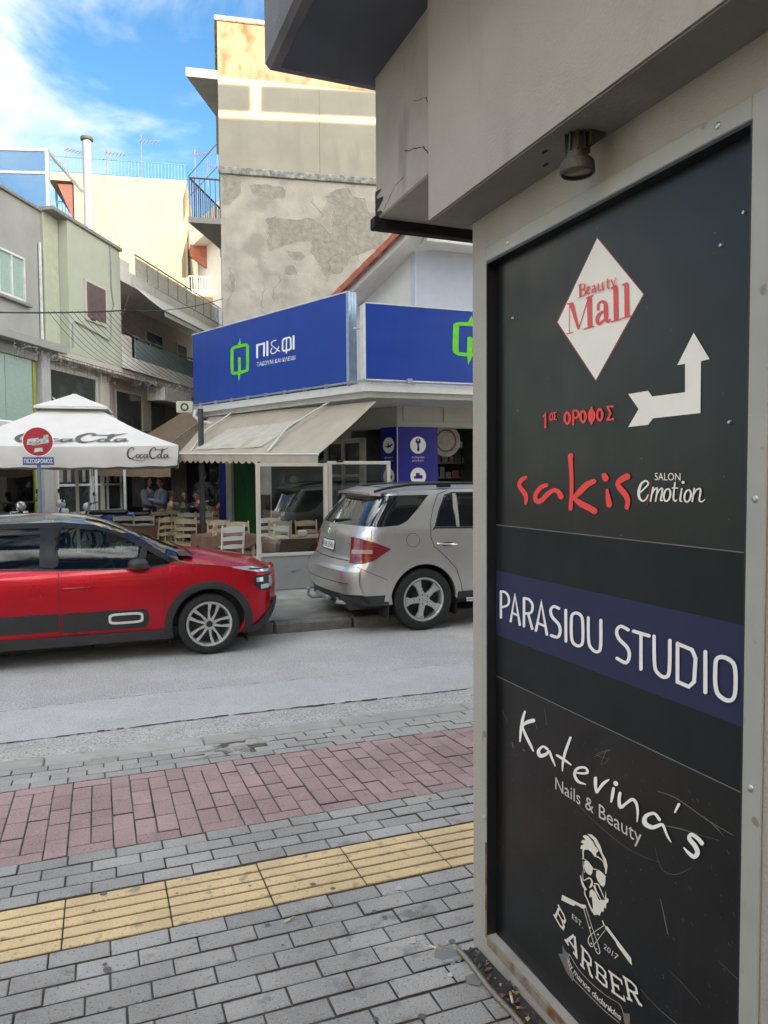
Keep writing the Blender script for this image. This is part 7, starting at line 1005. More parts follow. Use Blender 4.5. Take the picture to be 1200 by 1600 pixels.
# ---- the two sign boxes
def logo(root, dx, key_list, y):
    for nm, k, m in key_list:
        b = mb(m); art(b, k, y, f=lambda x, z: (x / 1000 + dx, z / 1000 - ZB), step=.0004); b.build(nm, None, root)
ZB = 3.40
so = Vector((4.21, 12, 0)) + D1 * 5.66
SB = thing('sign_box', 'long blue shop sign box with green square logo and white letters, left of the corner', 'shop sign', (so.x, so.y, ZB), RZ1)
b = mb('sign_blue'); b.box((.0, 0, 0), (5.235, .18, 1.575), .006); b.build('box', None, SB)
b = mb('alu_white'); b.box((-.02, -.006, -.022), (5.235, .186, -.002)); b.box((-.02, -.006, 1.577), (5.235, .186, 1.597)); b.build('edge_profile', None, SB)
b = mb('sign_edge')
for k in range(3): b.box((5.237, -.006 + k * .064, -.02), (5.262, .054 + k * .064, 1.595), .006)
b.build('end_cap', None, SB)
b = mb('sign_edge'); b.box((5.20, -.008, -.0), (5.24, -.002, 1.58)); b.build('edge_profile', None, SB)
for x in (1.74, 3.48):
    b = mb('poster_blue'); b.box((x, -.0012, .01), (x + .003, .0, 1.565)); b.build('face_seam', None, SB)
logo(SB, 0, (('logo', 'logo', 'lime'), ('lettering', 'pifi', 'white_clean'), ('lettering', 'takouni', 'white_clean')), -.002)
SB2 = thing('sign_box', 'shorter blue shop sign box right of the corner, cut off by the wall', 'shop sign', (4.21, 12, 3.475), 0)
b = mb('sign_blue'); b.box((.02, 0, 0), (5.2, .18, 1.245), .006); b.build('box', None, SB2)
b = mb('alu_white'); b.box((-.012, -.006, -.02), (5.2, .186, -.002)); b.box((-.012, -.006, 1.247), (5.2, .186, 1.267)); b.box((-.012, -.006, -.02), (.018, .186, 1.267)); b.build('edge_profile', None, SB2)
ZB = 3.475 + .0
lx = min(a for a in ART['logo'][0][1][0::2]) / 1000
logo(SB2, 1.625 - lx, (('logo', 'logo', 'lime'), ('lettering', 'pifi', 'white_clean'), ('lettering', 'takouni', 'white_clean')), -.002)

# ---- cream awning
AW = thing('awning', 'stained cream canvas awning with scalloped valance below the long blue sign', 'awning', (0, 0, 0), 0)
a0, a1, b1, b0 = Vector((4.41, 12.0, 3.10)), Vector((2.33, 16.95, 3.19)), Vector((1.50, 15.62, 2.31)), Vector((3.25, 11.51, 2.19))
def grid4(b, p00, p10, p11, p01, nu, nv, sag=0, ripple=0, m=None):
    vs = []
    for i in range(nu + 1):
        for j in range(nv + 1):
            u, v = i / nu, j / nv; p = (p00 * (1 - u) + p10 * u) * (1 - v) + (p01 * (1 - u) + p11 * u) * v
            z = -sag * 4 * v * (1 - v) + ripple * sin(u * 37) * (v) + ripple * .7 * sin(u * 13 + 1); vs.append((p.x, p.y, p.z + z))
    b.add(vs, [(i * (nv + 1) + j, (i + 1) * (nv + 1) + j, (i + 1) * (nv + 1) + j + 1, i * (nv + 1) + j + 1) for i in range(nu) for j in range(nv)], m)
b = mb('canvas_awning'); grid4(b, a0, a1, b1, b0, 50, 10, .02, .006); b.build('canvas', None, AW, 60)
def lp(u, v, dz=0): p = (a0 * (1 - u) + a1 * u) * (1 - v) + (b0 * (1 - u) + b1 * u) * v; return Vector((p.x, p.y, p.z + dz))
b = mb('canvas_patch'); grid4(b, lp(.32, .30, .006), lp(.76, .42, .006), lp(.90, .90, .006), lp(.40, .86, .006), 20, 5, .02, .005); b.build('faded_patch', None, AW)
b = mb('canvas_awning'); n = 230; vs = []
for i in range(n + 1):
    t = i / n; p = b0 * (1 - t) + b1 * t; sc = abs(sin(t * pi * 22)); flat = 0 if t > .30 else 1
    vs += [(p.x + .004 * sin(t * 90), p.y, p.z + .004 * sin(t * 90)), (p.x - .01 + .008 * sin(t * 60), p.y - .01, p.z - (.165 if flat else .115 + .05 * sc))]
b.add(vs, [(2 * i, 2 * i + 2, 2 * i + 3, 2 * i + 1) for i in range(n)]); b.build('valance', None, AW, 60)
b = mb('white_paint')
b.tube([b0 + Vector((0, 0, .005)), b1 + Vector((0, 0, .005))], .016, 8)
b.build('front_bar', None, AW)
for u in (.22, .80):
    b = mb('white_paint'); q = lp(u, 0, -.05); w_ = lp(u + .10, .55, .09); r_ = lp(u + .10, .96, .02); b.tube([q + Vector((-.06, -.05, .10)), w_, r_], .018, 8); b.build('folding_arm', None, AW)

# ---- brown awning further down the side street, with tan valance
BA = thing('awning', 'brown canvas awning behind the white parasol, under the horn loudspeaker', 'awning', (0, 0, 0), 0)
c0, c1, c2, c3 = Vector((2.62, 16.6, 3.02)), Vector((2.1, 18.75, 3.52)), Vector((-.13, 22.54, 2.2)), Vector((1.52, 17.5, 2.13))
b = mb('canvas_brown'); grid4(b, c0, c1, c2, c3, 14, 8, .03, .006); b.build('canvas', None, BA, 60)
b = mb('canvas_tan'); q = Vector((0, 0, -.28)); grid4(b, c3, c2, c2 + q, c3 + q, 30, 2, 0, .008); b.build('valance', None, BA)
b = mb('galv'); b.tube([(2.3, 17.6, 3.2), (1.1, 18.6, 2.25)], .02, 6); b.build('folding_arm', None, BA)

# ---- parasol
PR = thing('parasol', 'big white square parasol with a small cap and drink lettering at left', 'parasol', (-.36, 14.86, .13), radians(-5))
h = 1.78; ze, zc, zt = 2.25, 2.90, 2.93
b = mb('canvas_white')
for k in range(4):
    b.T = Matrix.Rotation(k * pi / 2, 4, 'Z'); vs = []; nu, nv = 16, 8
    for j in range(nv + 1):
        v = j / nv; r = h * (1 - v) + .50 * v; z = ze * (1 - v) + zc * v - .05 * sin(pi * v)
        for i in range(nu + 1): u = i / nu * 2 - 1; vs.append((r * u, -r, z - .03 * (1 - u * u) * (1 - v)))
    b.add(vs, [(j * (nu + 1) + i, j * (nu + 1) + i + 1, (j + 1) * (nu + 1) + i + 1, (j + 1) * (nu + 1) + i) for j in range(nv) for i in range(nu)])
b.build('canopy', None, PR, 25)
b = mb('canvas_white')
for k in range(4):
    b.T = Matrix.Rotation(k * pi / 2, 4, 'Z'); vs = []; n = 40
    for i in range(n + 1): u = i / n * 2 - 1; s_ = .012 * sin(u * 19 + k) * (1 - abs(u)); vs += [(h * u, -h, ze - .03 * (1 - u * u)), (h * u * .995, -h - .01 + s_, ze - .17 - .03 * (1 - u * u)), (h * u * .985, -h + .01 + s_ * 1.6, ze - .335 - .03 * (1 - u * u) - .008 * sin(u * 23))]
    b.add(vs, [(3 * i + j, 3 * i + 3 + j, 3 * i + 4 + j, 3 * i + 1 + j) for i in range(n) for j in range(2)])
b.build('valance', None, PR, 40)
b = mb('canvas_white'); zz = 2.97
for k in range(4):
    b.T = Matrix.Rotation(k * pi / 2, 4, 'Z'); vs = [(-.60, -.60, zz), (.60, -.60, zz), (0, 0, zz + .27), (-.60, -.605, zz - .045), (.60, -.605, zz - .045)]
    b.add([(-.60, -.60, zz), (.60, -.60, zz), (.30, -.30, zz + .13), (-.30, -.30, zz + .13), (0.04, -.04, zz + .26), (-.04, -.04, zz + .26), (-.6, -.605, zz - .045), (.6, -.605, zz - .045)], [(0, 1, 2, 3), (3, 2, 4, 5), (0, 6, 7, 1)])
b.T = None; b.box((-.04, -.04, zz + .24), (.04, .04, zz + .27)); b.build('cap', None, PR, 30)
b = mb('frame_cream'); b.tube([(0, 0, 0), (0, 0, 3.1)], .03, 12); b.build('pole', None, PR, 40)
for k in range(8):
    a = k * pi / 4; r = h * (sqrt(2) if k % 2 else 1) * .98; b = mb('chair_wood'); a -= pi / 2; b.tube([(0, 0, 2.82), (r * cos(a), r * sin(a), ze - .05)], .012, 6); b.build('rib', None, PR)
b = mb('coke_print')
def on_valance(x, y, z): return (x, y, z)
art(b, 'coca', -h - .020, f=lambda x, z: (.96 + x * .0066, ze - .235 + z * .0066), step=.0006); b.build('valance_lettering', None, PR)
b = mb('coke_print')
def on_slope(x, y, z):
    v = (z) / .66 ; r = h * (1 - v) + .50 * v; return (x, -r - .012 + y, ze * (1 - v) + zc * v - .05 * sin(pi * v) - .03 * (1 - (x / r) ** 2) * (1 - v) + .014)
art(b, 'coca', 0, f=lambda x, z: (-.76 + x * .0173, .07 + z * .0068), step=.0004, mp=on_slope); b.build('canopy_lettering', None, PR)

# ---- no entry sign
NS = thing('road_sign', 'round red no-entry sign covered in torn stickers above a blue plate, on a grey-blue post', 'road sign', (-.83, 12.45, .13), radians(-3)); NS.scale = (.955, 1, .985)
b = mb('pole_blue'); b.tube([(0, .03, 0), (0, .03, 2.44)], .028, 12); b.build('post', None, NS, 40)
b = mb('white_clean'); b.lathe([(0, -.004), (.226, -.004), (.226, .006), (0, .006)], 40, 'Y', (0, 0, 2.30)); dsk = b.build('disc', None, NS, 30)
b = mb('sign_red'); b.lathe([(0, -.0065), (.214, -.0065), (.216, -.004)], 40, 'Y', (0, 0, 2.30)); b.build('red_face', None, dsk)
random.seed(9)
for (x0, z0, x1, z1, c) in ((-.16, 2.25, -.06, 2.35, 'goods_w'), (-.09, 2.24, .02, 2.36, 'sticker'), (.0, 2.26, .10, 2.35, 'goods_w'), (.07, 2.27, .16, 2.41, 'sticker'), (-.06, 2.14, .07, 2.21, 'goods_w'), (-.04, 2.13, .05, 2.155, 'grey_trim'), (-.02, 2.27, .05, 2.31, 'grey_trim'), (-.13, 2.27, -.09, 2.31, 'shop_dark')):
    b = mb(c); b.prism([(x0, z0), (x1, z0 + .01), (x1 - .01, z1), (x0 + .015, z1 - .012)], -.0085, -.0068, 'XZ'); b.build('sticker', None, dsk)
b = mb('sign_plate'); b.box((-.225, -.006, 1.945), (.225, .004, 2.065), .003); plt = b.build('plate', None, NS)
b = mb('white_clean'); text_into(b, 'ΠΕΖΟΔΡΟΜΟΣ', rect(-.205, .205, 1.975, 2.038), -.0075); b.build('plate_lettering', None, plt)

# ---- glass screen of the terrace
random.seed(2)
GS = thing('glass_screen', 'cream framed clear glass terrace screen with grey lower panels behind the silver car', 'glass screen', (2.19, 11.17, .13), radians(0))
def screen(x0, x1, y, top):
    for xx in (x0, x1 - .06):
        b = mb('frame_cream'); b.box((xx, y - .03, 0), (xx + .06, y + .03, top), .004); b.build('post', None, GS)
    for z0, z1 in ((top - .05, top), (.52, .57)):
        b = mb('frame_cream'); b.box((x0 + .06, y - .025, z0), (x1 - .06, y + .025, z1), .003); b.build('rail', None, GS)
    b = mb('enclosure_panel'); b.box((x0 + .06, y - .012, .02), (x1 - .06, y + .012, .52)); b.build('lower_panel', None, GS)
    b = mb('enclosure_panel')
    for (p, q) in (((x0 + .06, .05), (x1 - .06, .50)), ((x0 + .06, .50), (x1 - .06, .05))):
        d = Vector((q[0] - p[0], q[1] - p[1])).normalized() * .012; b.add([(p[0] - d.y, y - .016, p[1] + d.x), (p[0] + d.y, y - .016, p[1] - d.x), (q[0] + d.y, y - .016, q[1] - d.x), (q[0] - d.y, y - .016, q[1] + d.x)], [(0, 1, 2, 3)])
    b.build('cross_brace', None, GS)
    b = mb('pane'); b.box((x0 + .06, y - .004, .57), (x1 - .06, y + .002, top - .05)); b.build('pane', None, GS)
screen(0, 1.10, 0, 1.92); screen(1.13, 2.16, .06, 1.95)
for x in (.98, 1.25):
    b = mb('black'); b.box((x, -.05, 1.93), (x + .10, .0, 1.95)); b.tube([(x + .02, -.03, 1.95), (x + .09, -.03, 1.97)], .008, 6); b.build('latch', None, GS)

# ---- white house with tiled verge above the signs
WH = thing('white_house', 'small white house with a sloping red tiled verge above the blue signs', 'house', (5.80, 13.5, 3.2), 0)
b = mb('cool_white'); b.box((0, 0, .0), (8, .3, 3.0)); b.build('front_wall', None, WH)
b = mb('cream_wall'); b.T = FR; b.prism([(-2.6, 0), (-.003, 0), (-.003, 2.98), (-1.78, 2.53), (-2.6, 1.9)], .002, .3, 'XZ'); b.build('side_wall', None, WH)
b = mb('cool_white'); b.T = FR; b.box((-.12, -.04, 0), (-.0, .0, 3.0)); b.build('corner_strip', None, WH)
b = mb('cream_wall'); b.T = FR
zr = lambda x: 3.24 + .45 * (x + .0)            # verge height at distance x (negative) from the corner
b.prism([(-2.8, zr(-2.8) - .30), (.6, zr(.6) - .30), (.6, zr(.6) - .12), (-2.8, zr(-2.8) - .12)], -.46, .3, 'XZ'); b.build('roof_board', None, WH)
b = mb('cream_wall'); b.box((0.0, -.5, 3.001), (8, .0, 3.1)); b.build('eaves', None, WH)
for k in range(9):
    x = -2.8 + k * .38; b = mb('tile_red'); b.T = FR @ Matrix.Translation((x, -.5, zr(x) - .08)) @ Matrix.Rotation(-math.atan(.45), 4, 'Y')
    b.lathe([(.085, 0), (.07, .42)], 8, 'X', (0, 0, 0), a0=0, a1=pi); b.lathe([(.07, 0), (.055, .42)], 8, 'X', (0, 0, 0), a0=0, a1=pi); b.box((0, -.085, -.10), (.41, -.06, .01)); b.build('verge_tile', None, WH, 40)
b = mb('tile_red'); b.T = FR; b.prism([(-2.8, zr(-2.8) - .12), (.6, zr(.6) - .12), (.6, zr(.6) - .06), (-2.8, zr(-2.8) - .06)], -.40, 5, 'XZ'); b.build('roof', None, WH)

# ================================================================== tall rendered building
TZ = radians(-8.66)
TB = thing('tall_building', 'tall blind-walled building with flaking plaster below and sunlit stained top', 'building', (3.43, 22.0, .13), TZ)
z_ = lambda z: z - .13
b = mb('tall_low'); b.box((0, 0, 0), (10, 9, z_(10.42))); b.build('lower_wall', None, TB)
b = mb('tall_mid'); b.box((-.02, -.02, z_(10.62)), (10, 9, z_(13.1))); b.build('upper_wall', None, TB)
b = mb('tall_top'); b.box((-.02, -.02, z_(13.1)), (10, 9, z_(14.62))); b.build('top_wall', None, TB)
b = mb('ledge'); b.box((-.05, -.07, z_(10.42)), (10, 0, z_(10.62)), .02); b.build('ledge', None, TB)
b = mb('ledge'); b.box((-.10, -.08, z_(14.62)), (10, 9, z_(14.76)), .03); b.build('coping', None, TB)
b = mb('tar'); b.box((2.83, -.0225, z_(10.62)), (2.838, -.02, z_(14.6))); b.build('joint_line', None, TB)
for P in FLAKES:
    Q = []
    for i in range(len(P)):
        a, c = P[i], P[(i + 1) % len(P)]; k_ = max(1, int(hypot(c[0] - a[0], c[1] - a[1]) / .07))
        Q += [(a[0] + (c[0] - a[0]) * t / k_ + random.uniform(-.022, .022), a[1] + (c[1] - a[1]) * t / k_ + random.uniform(-.022, .022)) for t in range(k_)]
    P = Q
    b = mb('tall_bare'); b.prism([(x, z - .13) for x, z in P], -.004, .0, 'XZ')
    b.build('bare_patch', None, TB)
    b = mb('flake_edge'); n = len(P); cx = sum(p[0] for p in P) / n; cz = sum(p[1] for p in P) / n; Q = []
    for i in range(n):
        a, c = P[i], P[(i + 1) % n]
        Q.append((a[0], a[1] - .13))
    b.tube([(x, -.004, z) for x, z in Q], [random.choice([.002, .004, .007, .012]) for _ in Q], 5, closed=True); b.build('plaster_edge', None, TB)
random.seed(31); b = mb('tar')
for k in range(12):
    x, z = random.uniform(.1, 4.5), random.uniform(7, 10.2); pts = []
    for i in range(random.randint(5, 14)): pts.append((x, -.002, z - .13)); x += random.uniform(-.09, .09); z -= random.uniform(.03, .12)
    b.tube(pts, .004, 4)
o = b.build('cracks', None, TB); o['kind'] = 'stuff'
# street side: roof slab, top balcony with rail
b = mb('slab_soffit'); b.prism([(-.021, .0), (-.89, 0), (-.021, 2.45)], z_(13.03), z_(13.27), 'XY')
b.build('roof_slab', None, TB)
b = mb('slab_soffit'); b.prism([(-.001, .0), (-.90, 0), (-.001, 2.5)], z_(9.02), z_(9.18), 'XY'); b.build('balcony_slab', None, TB)
b = mb('brown_rail')
for k in range(16): t = k / 15; x, y = -.85 + .85 * t, .05 + 2.35 * t; b.tube([(x, y, z_(9.18)), (x, y, z_(10.27))], .016, 5)
for k in range(7): t = k / 6; b.tube([(-.85 + .85 * t, .05, z_(9.18)), (-.85 + .85 * t, .05, z_(10.27))], .012, 5)
b.tube([(-.85, .05, z_(10.27)), (0, 2.4, z_(10.27))], .025, 6); b.tube([(-.85, .05, z_(10.27)), (0, .05, z_(10.27))], .025, 6); b.build('balcony_rail', None, TB)

# ================================================================== far cream building with blue roof railings
CZ = radians(-9.89)
CB = thing('cream_building', 'sunlit cream apartment block far behind with blue roof railing and aerials', 'building', (-2.1, 44.42, .13), CZ)
b = mb('cream_bldg'); b.box((1.27, 0, 0), (7.1, 12, 17.95)); b.build('gable_wall', None, CB)
b = mb('cream_bldg'); b.box((.0, .0, 17.55), (1.268, 12, 17.95)); b.box((0.0, 1.5, 0), (.1, 1.6, 17.55)); b.build('roof_edge', None, CB)
b = mb('maroon'); b.prism([(.35, 17.55), (1.268, 17.55), (1.268, 15.3)], .3, .5, 'XZ'); b.build('shaded_stair', None, CB)
b = mb('ochre'); b.box((.0, 1.0, 14.9), (1.268, 1.2, 15.75)); b.build('parapet', None, CB)
b = mb('ochre'); b.box((7.0, -.01, 8), (7.101, .0, 17.6)); b.build('stained_edge', None, CB)
def railing(root, p, q, z0, z1, step, m, nm='railing', r=.016):
    b = mb(m); p, q = Vector(p), Vector(q); n = max(1, int((q - p).length / step))
    for k in range(n + 1): a = p + (q - p) * k / n; b.tube([(a.x, a.y, z0), (a.x, a.y, z1)], r, 4)
    b.tube([(*p, z1), (*q, z1)], r * 1.6, 5); b.tube([(*p, z0 + .08), (*q, z0 + .08)], r * 1.3, 5); return b.build(nm, None, root)
railing(CB, (-.1, .05), (7.2, .05), 17.95, 18.8, .17, 'blue_rail'); railing(CB, (-.1, .05), (1.3, 5), 17.95, 18.8, .2, 'blue_rail'); railing(CB, (7.2, .05), (8.9, -4.5), 17.0, 18.2, .25, 'blue_rail'); railing(CB, (.1, 1.1), (1.25, 1.1), 15.75, 16.8, .15, 'blue_rail')
b = mb('cream_wall'); b.prism([(7.1, 2), (7.1, .2), (9.2, -5.5), (12, -5.0), (12, 3)], 14.3, 15.3, 'XY'); b.prism([(7.6, 2.5), (7.6, .6), (9.8, -4.2), (12, -4), (12, 3)], 4, 14.3, 'XY'); b.build('side_wing', None, CB)
b = mb('tile_red'); b.prism([(7.25, 13.75), (9.4, 12.15), (9.4, 13.3), (8.2, 14.3), (7.25, 14.35)], -.6, -.3, 'XZ'); b.build('red_awning', None, CB)
b = mb('cream_wall'); b.box((7.15, -1.2, 5), (12, -.9, 11.7)); b.build('balcony_wall', None, CB)
railing(CB, (7.2, -1.15), (9.6, -1.15), 11.7, 12.5, .14, 'alu_white')
b = mb('ochre'); b.box((7.12, -1.25, 5), (12, -1.21, 11.55)); b.build('stained_wall', None, CB)
def aerial(x, y, z, h, lab, rot=0, n=6, w=.5):
    t = thing('tv_aerial', lab, 'aerial', (x, y, z), rot); b = mb('brown_rail'); b.tube([(0, 0, 0), (0, 0, h)], .022, 5); b.build('mast', None, t)
    b = mb('brown_rail'); b.tube([(-.1, 0, h * .82), (1.0, 0, h * .92)], .016, 5)
    for k in range(n): x_ = 1.1 * k / n; b.tube([(x_, -w / 2, h * .82 + x_ * .09), (x_, w / 2, h * .82 + x_ * .09)], .01, 4); b.tube([(x_, 0, h * .82 + x_ * .09 - .1), (x_, 0, h * .82 + x_ * .09 + .1)], .008, 4)
    b.build('antenna', None, t)
aerial(-1.15, 44.06, 18.0, 1.5, 'thin television aerial at the left end of the blue roof railing', .5)
aerial(.81, 43.4, 18.0, 1.3, 'second television aerial, just right of the steel flue', .2)
aerial(2.55, 42.9, 18.0, 2.1, 'tallest television aerial, near the middle of the roof railing', .1)
aerial(5.25, 42.2, 17.8, 1.6, 'aerial with a square grid reflector at the right of the roof railing', -.4, 9, .8)
aerial(5.8, 41.4, 17.2, 1.5, 'low aerial beside the peeling wall at the right end of the roof', .9, 5)
FL_ = thing('flue_pipe', 'tall shiny steel flue pipe rising behind the green building', 'flue', (-.12, 37.1, 8), 0)
b = mb('steel_flue')
for k in range(8): b.tube([(0, 0, k * 1.12), (0, 0, k * 1.12 + 1.11)], .20 if k % 2 else .203, 20)
b.build('pipe', None, FL_, 40); b = mb('tar'); b.lathe([(.2, 8.96), (.27, 9.0), (.27, 9.12), (.0, 9.2)], 20); b.build('cowl', None, FL_, 40)
# ================================================================== left row of buildings
LO = (-2.064, 18.976, .13); LR = radians(61.6)
q_ = lambda z: z - .13
def lthing(name, label, cat, x=0): return thing(name, label, cat, (LO[0] + x * cos(LR), LO[1] + x * sin(LR), .13), LR)
def win(parent, x0, x1, z0, z1, y, fr='alu_white', pane='window_dark', mull=1, bars=0, fw=.05, name='window'):
    b = mb(fr); b.box((x0, y - .04, z0), (x0 + fw, y + .03, z1)); b.box((x1 - fw, y - .04, z0), (x1, y + .03, z1)); b.box((x0 + fw, y - .04, z1 - fw), (x1 - fw, y + .03, z1)); b.box((x0 + fw, y - .04, z0), (x1 - fw, y + .03, z0 + fw))
    for k in range(1, mull): x = x0 + (x1 - x0) * k / mull; b.box((x - fw / 2, y - .035, z0 + fw), (x + fw / 2, y + .03, z1 - fw))
    for k in range(1, bars + 1): z = z0 + (z1 - z0) * k / (bars + 1); b.box((x0 + fw, y - .033, z - fw / 2), (x1 - fw, y + .03, z + fw / 2))
    w = b.build(name, None, parent); b = mb(pane); b.box((x0 + fw, y, z0 + fw), (x1 - fw, y + .01, z1 - fw)); b.build('pane', None, w); return w
# grey house
GH = lthing('grey_building', 'grey plastered building at the left edge with white windows over a mint glazed shop', 'building', 0)
b = mb('grey_wall'); b.box((-6, -.0, q_(5.15)), (1.86, 9, q_(8.38)), .01); b.build('upper_wall', None, GH)
b = mb('slab_soffit'); b.box((-6, -.06, q_(8.38)), (1.9, 9, q_(8.46)), .01); b.build('coping', None, GH)
b = mb('grey_wall'); b.box((-6, -.36, q_(4.98)), (2.3, .3, q_(5.18)), .01); b.build('ledge', None, GH)
win(GH, .12, 1.12, q_(6.02), q_(7.05), -.001, mull=2, pane='mint'); win(GH, -1.4, -.3, q_(6.02), q_(7.05), -.001, mull=2, pane='mint')
b = mb('slab_soffit'); b.box((-.1, -.10, q_(5.93)), (1.3, .02, q_(6.0)), .01); b.build('window_sill', None, GH)
b = mb('alu_white'); b.tube([(1.72, -.05, q_(7.6)), (1.72, -.05, q_(5.2))], .035, 6); b.build('rain_pipe', None, GH)
b = mb('yellow_green'); b.box((1.34, -.02, 0), (1.45, .2, q_(4.65))); b.box((-6, .04, 0), (1.34, .12, .74)); b.build('shop_surround', None, GH)
b = mb('slab_soffit'); b.box((-6, -.05, q_(4.70)), (1.5, .6, q_(4.975))); b.build('lintel', None, GH)
for k in range(6):
    b = mb('mint'); b.box((-4.9 + k * 1.04, .0, q_(3.18)), (-3.88 + k * 1.04, .03, q_(4.695))); b.build('mint_panel', None, GH)
b = mb('alu_white'); b.box((-6, -.03, q_(3.0)), (1.34, .05, q_(3.16))); b.build('transom', None, GH)
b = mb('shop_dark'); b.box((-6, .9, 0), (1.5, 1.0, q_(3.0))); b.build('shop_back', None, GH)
b = mb('yellow_green'); b.box((.9, .2, .1), (1.34, .85, .72)); b.box((1.28, .2, .72), (1.338, .85, q_(2.95))); b.build('shop_side', None, GH)
random.seed(14)
for k in range(6):
    z = .80 + k * .36; b = mb('frosted'); b.box((-5.9, .2, z), (1.27, .8, z + .025)); b.build('shelf', None, GH)
b = MB()
for k in range(6):
    x = -2.5; z = .826 + k * .36
    while x < 1.2:
        w = random.uniform(.05, .2); hh = random.uniform(.06, .28); b.box((x, random.uniform(.22, .4), z), (x + w * .85, .7, z + hh), .01, random.choice(['goods_a', 'goods_a', 'goods_w', 'shop_dark', 'curtain', 'shop_dark', 'yellow_green'])); x += w
b.box((.80, .2, 1.19), (1.02, .3, 1.62), .02, 'goods_y'); b.box((.84, .2, .83), (1.0, .3, 1.1), .02, 'goods_y')
o = b.build('goods', None, GH); o['kind'] = 'stuff'
b = mb('shop_pane'); b.box((-6, .02, .75), (1.34, .03, q_(3.0))); b.build('shop_window', None, GH)
# rooftop glazed screen
RG = lthing('roof_screen', 'glazed white framed roof terrace screen above the grey building', 'glass screen', 0); RG.location = (-2.46 - .6, 24.9 - 1.4, 8.4); RG.rotation_euler = (0, 0, radians(-16))
for x in (-3, -.5, 2.0):
    b = mb('alu_white'); b.box((x, -.04, 0), (x + .09, .04, 2.4)); b.build('post', None, RG)
for z in (.05, 1.75, 2.36):
    b = mb('alu_white'); b.box((-3, -.035, z), (2.09, .035, z + .07)); b.build('rail', None, RG)
for x in (-2.9, -.4):
    b = mb('roof_glass'); b.box((x, -.005, .1), (x + 2.38, .005, 2.36)); b.build('pane', None, RG)
b = mb('alu_white'); b.box((2.02, 0, 0), (2.09, 3.0, .1)); b.box((2.02, 0, 2.36), (2.09, 3.0, 2.43)); b.build('rail', None, RG)
# green building
GB = lthing('green_building', 'pale green plastered building with one brown shuttered window above a framed shopfront', 'building', 0)
b = mb('green_wall'); b.box((2.55, -.30, q_(5.06)), (5.34, 8, q_(8.42)), .008); b.build('front_wall', None, GB)
b = mb('green_strip'); b.box((1.87, -.06, q_(5.2)), (2.53, 8, q_(8.42)), .008); b.build('side_strip', None, GB)
b = mb('slab_soffit'); b.box((1.84, -.36, q_(8.42)), (5.40, 8, q_(8.52)), .01); b.build('coping', None, GB)
b = mb('frame_cream'); b.box((3.28, -.345, q_(6.05)), (4.42, -.301, q_(7.14)), .004); w_ = b.build('window', None, GB)
for k in range(16): b = mb('shutter'); b.box((3.36, -.362, q_(6.14) + k * .058), (4.34, -.346, q_(6.14) + k * .058 + .054), .004); b.build('shutter_slat', None, w_)
b = mb('shop_dark'); b.box((3.5, -.364, q_(6.09)), (3.75, -.35, q_(6.13))); b.build('shutter_gap', None, w_)
b = mb('galv'); b.tube([(4.72, -.33, q_(8.42)), (4.74, -.33, q_(7.2)), (4.86, -.33, q_(6.75)), (4.68, -.33, q_(6.55)), (4.66, -.33, q_(5.85)), (4.55, -.33, q_(5.72)), (2.75, -.33, q_(5.90)), (2.66, -.33, q_(5.80)), (2.66, -.33, q_(5.2))], .018, 6); b.build('conduit', None, GB, 40)
b = mb('tiles_white'); b.box((1.64, -.06, 0), (2.0, .3, q_(5.05))); pl = b.build('tiled_pilaster', None, GB)
tm = mb('tiles_white').box((0, -.008, 0), (.112, .0, .078), .003).mesh('tile')
for r_ in range(48):
    for c_ in range(3):
        inst('tile', tm, pl, (1.646 + c_ * .117, -.0605, .8 + r_ * .083))
b = mb('taupe'); b.box((2.0, .1, 0), (5.3, .4, q_(5.05))); b.box((2.0, -.3, q_(4.85)), (5.34, .1, q_(5.055))); b.build('ground_floor', None, GB)
win(GB, 2.12, 4.55, q_(3.2), q_(4.70), .09, fr='frame_cream', mull=1, fw=.09); b = mb('frame_cream'); b.box((4.56, -.02, 0), (4.66, .1, q_(4.8))); b.build('post', None, GB)
for x in (2.25, 4.7): b = mb('alu_white'); b.tube([(x, .05, q_(3.9)), (x + .7, -.6, q_(3.1))], .02, 5); b.build('awning_arm', None, GB)
# balcony building
BB = lthing('balcony_building', 'building with stacked balconies, the lower one with blue-grey glass, right of the green one', 'building', 0)
b = mb('taupe'); b.box((5.36, 1.1, q_(5.1)), (17, 9, q_(8.0))); b.build('recessed_wall', None, BB)
b = mb('pale_wall'); b.box((5.36, -.02, q_(7.66)), (6.5, 8, q_(8.42)), .01); b.build('parapet', None, BB)
b = mb('pale_wall'); b.box((5.37, -.25, q_(7.62)), (17, 8, q_(8.02)), .01); b.build('roof_slab', None, BB)
b = mb('frosted'); b.box((6.52, -.2, q_(8.03)), (17, -.19, q_(8.6))); b.build('railing_panel', None, BB)
b = mb('galv'); 
for k in range(14): b.tube([(6.52 + k * .8, -.215, q_(8.02)), (6.52 + k * .8, -.215, q_(8.66))], .018, 5)
b.tube([(6.45, -.215, q_(8.66)), (17, -.215, q_(8.66))], .028, 6); b.tube([(6.45, -.23, q_(7.98)), (17, -.28, q_(7.98))], .02, 5); b.build('railing', None, BB)
b = mb('cream_wall'); b.box((5.37, -.05, q_(5.14)), (6.5, .2, q_(6.17)), .01); b.box((5.37, .2, q_(5.14)), (5.5, 1.1, q_(6.17))); b.build('balcony_wall', None, BB)
b = mb('pale_wall'); b.prism([(-.2, q_(5.12)), (1.1, q_(5.12)), (1.1, q_(5.35)), (-.2, q_(5.50))], 5.38, 17, 'YZ'); b.build('balcony_slab', None, BB)
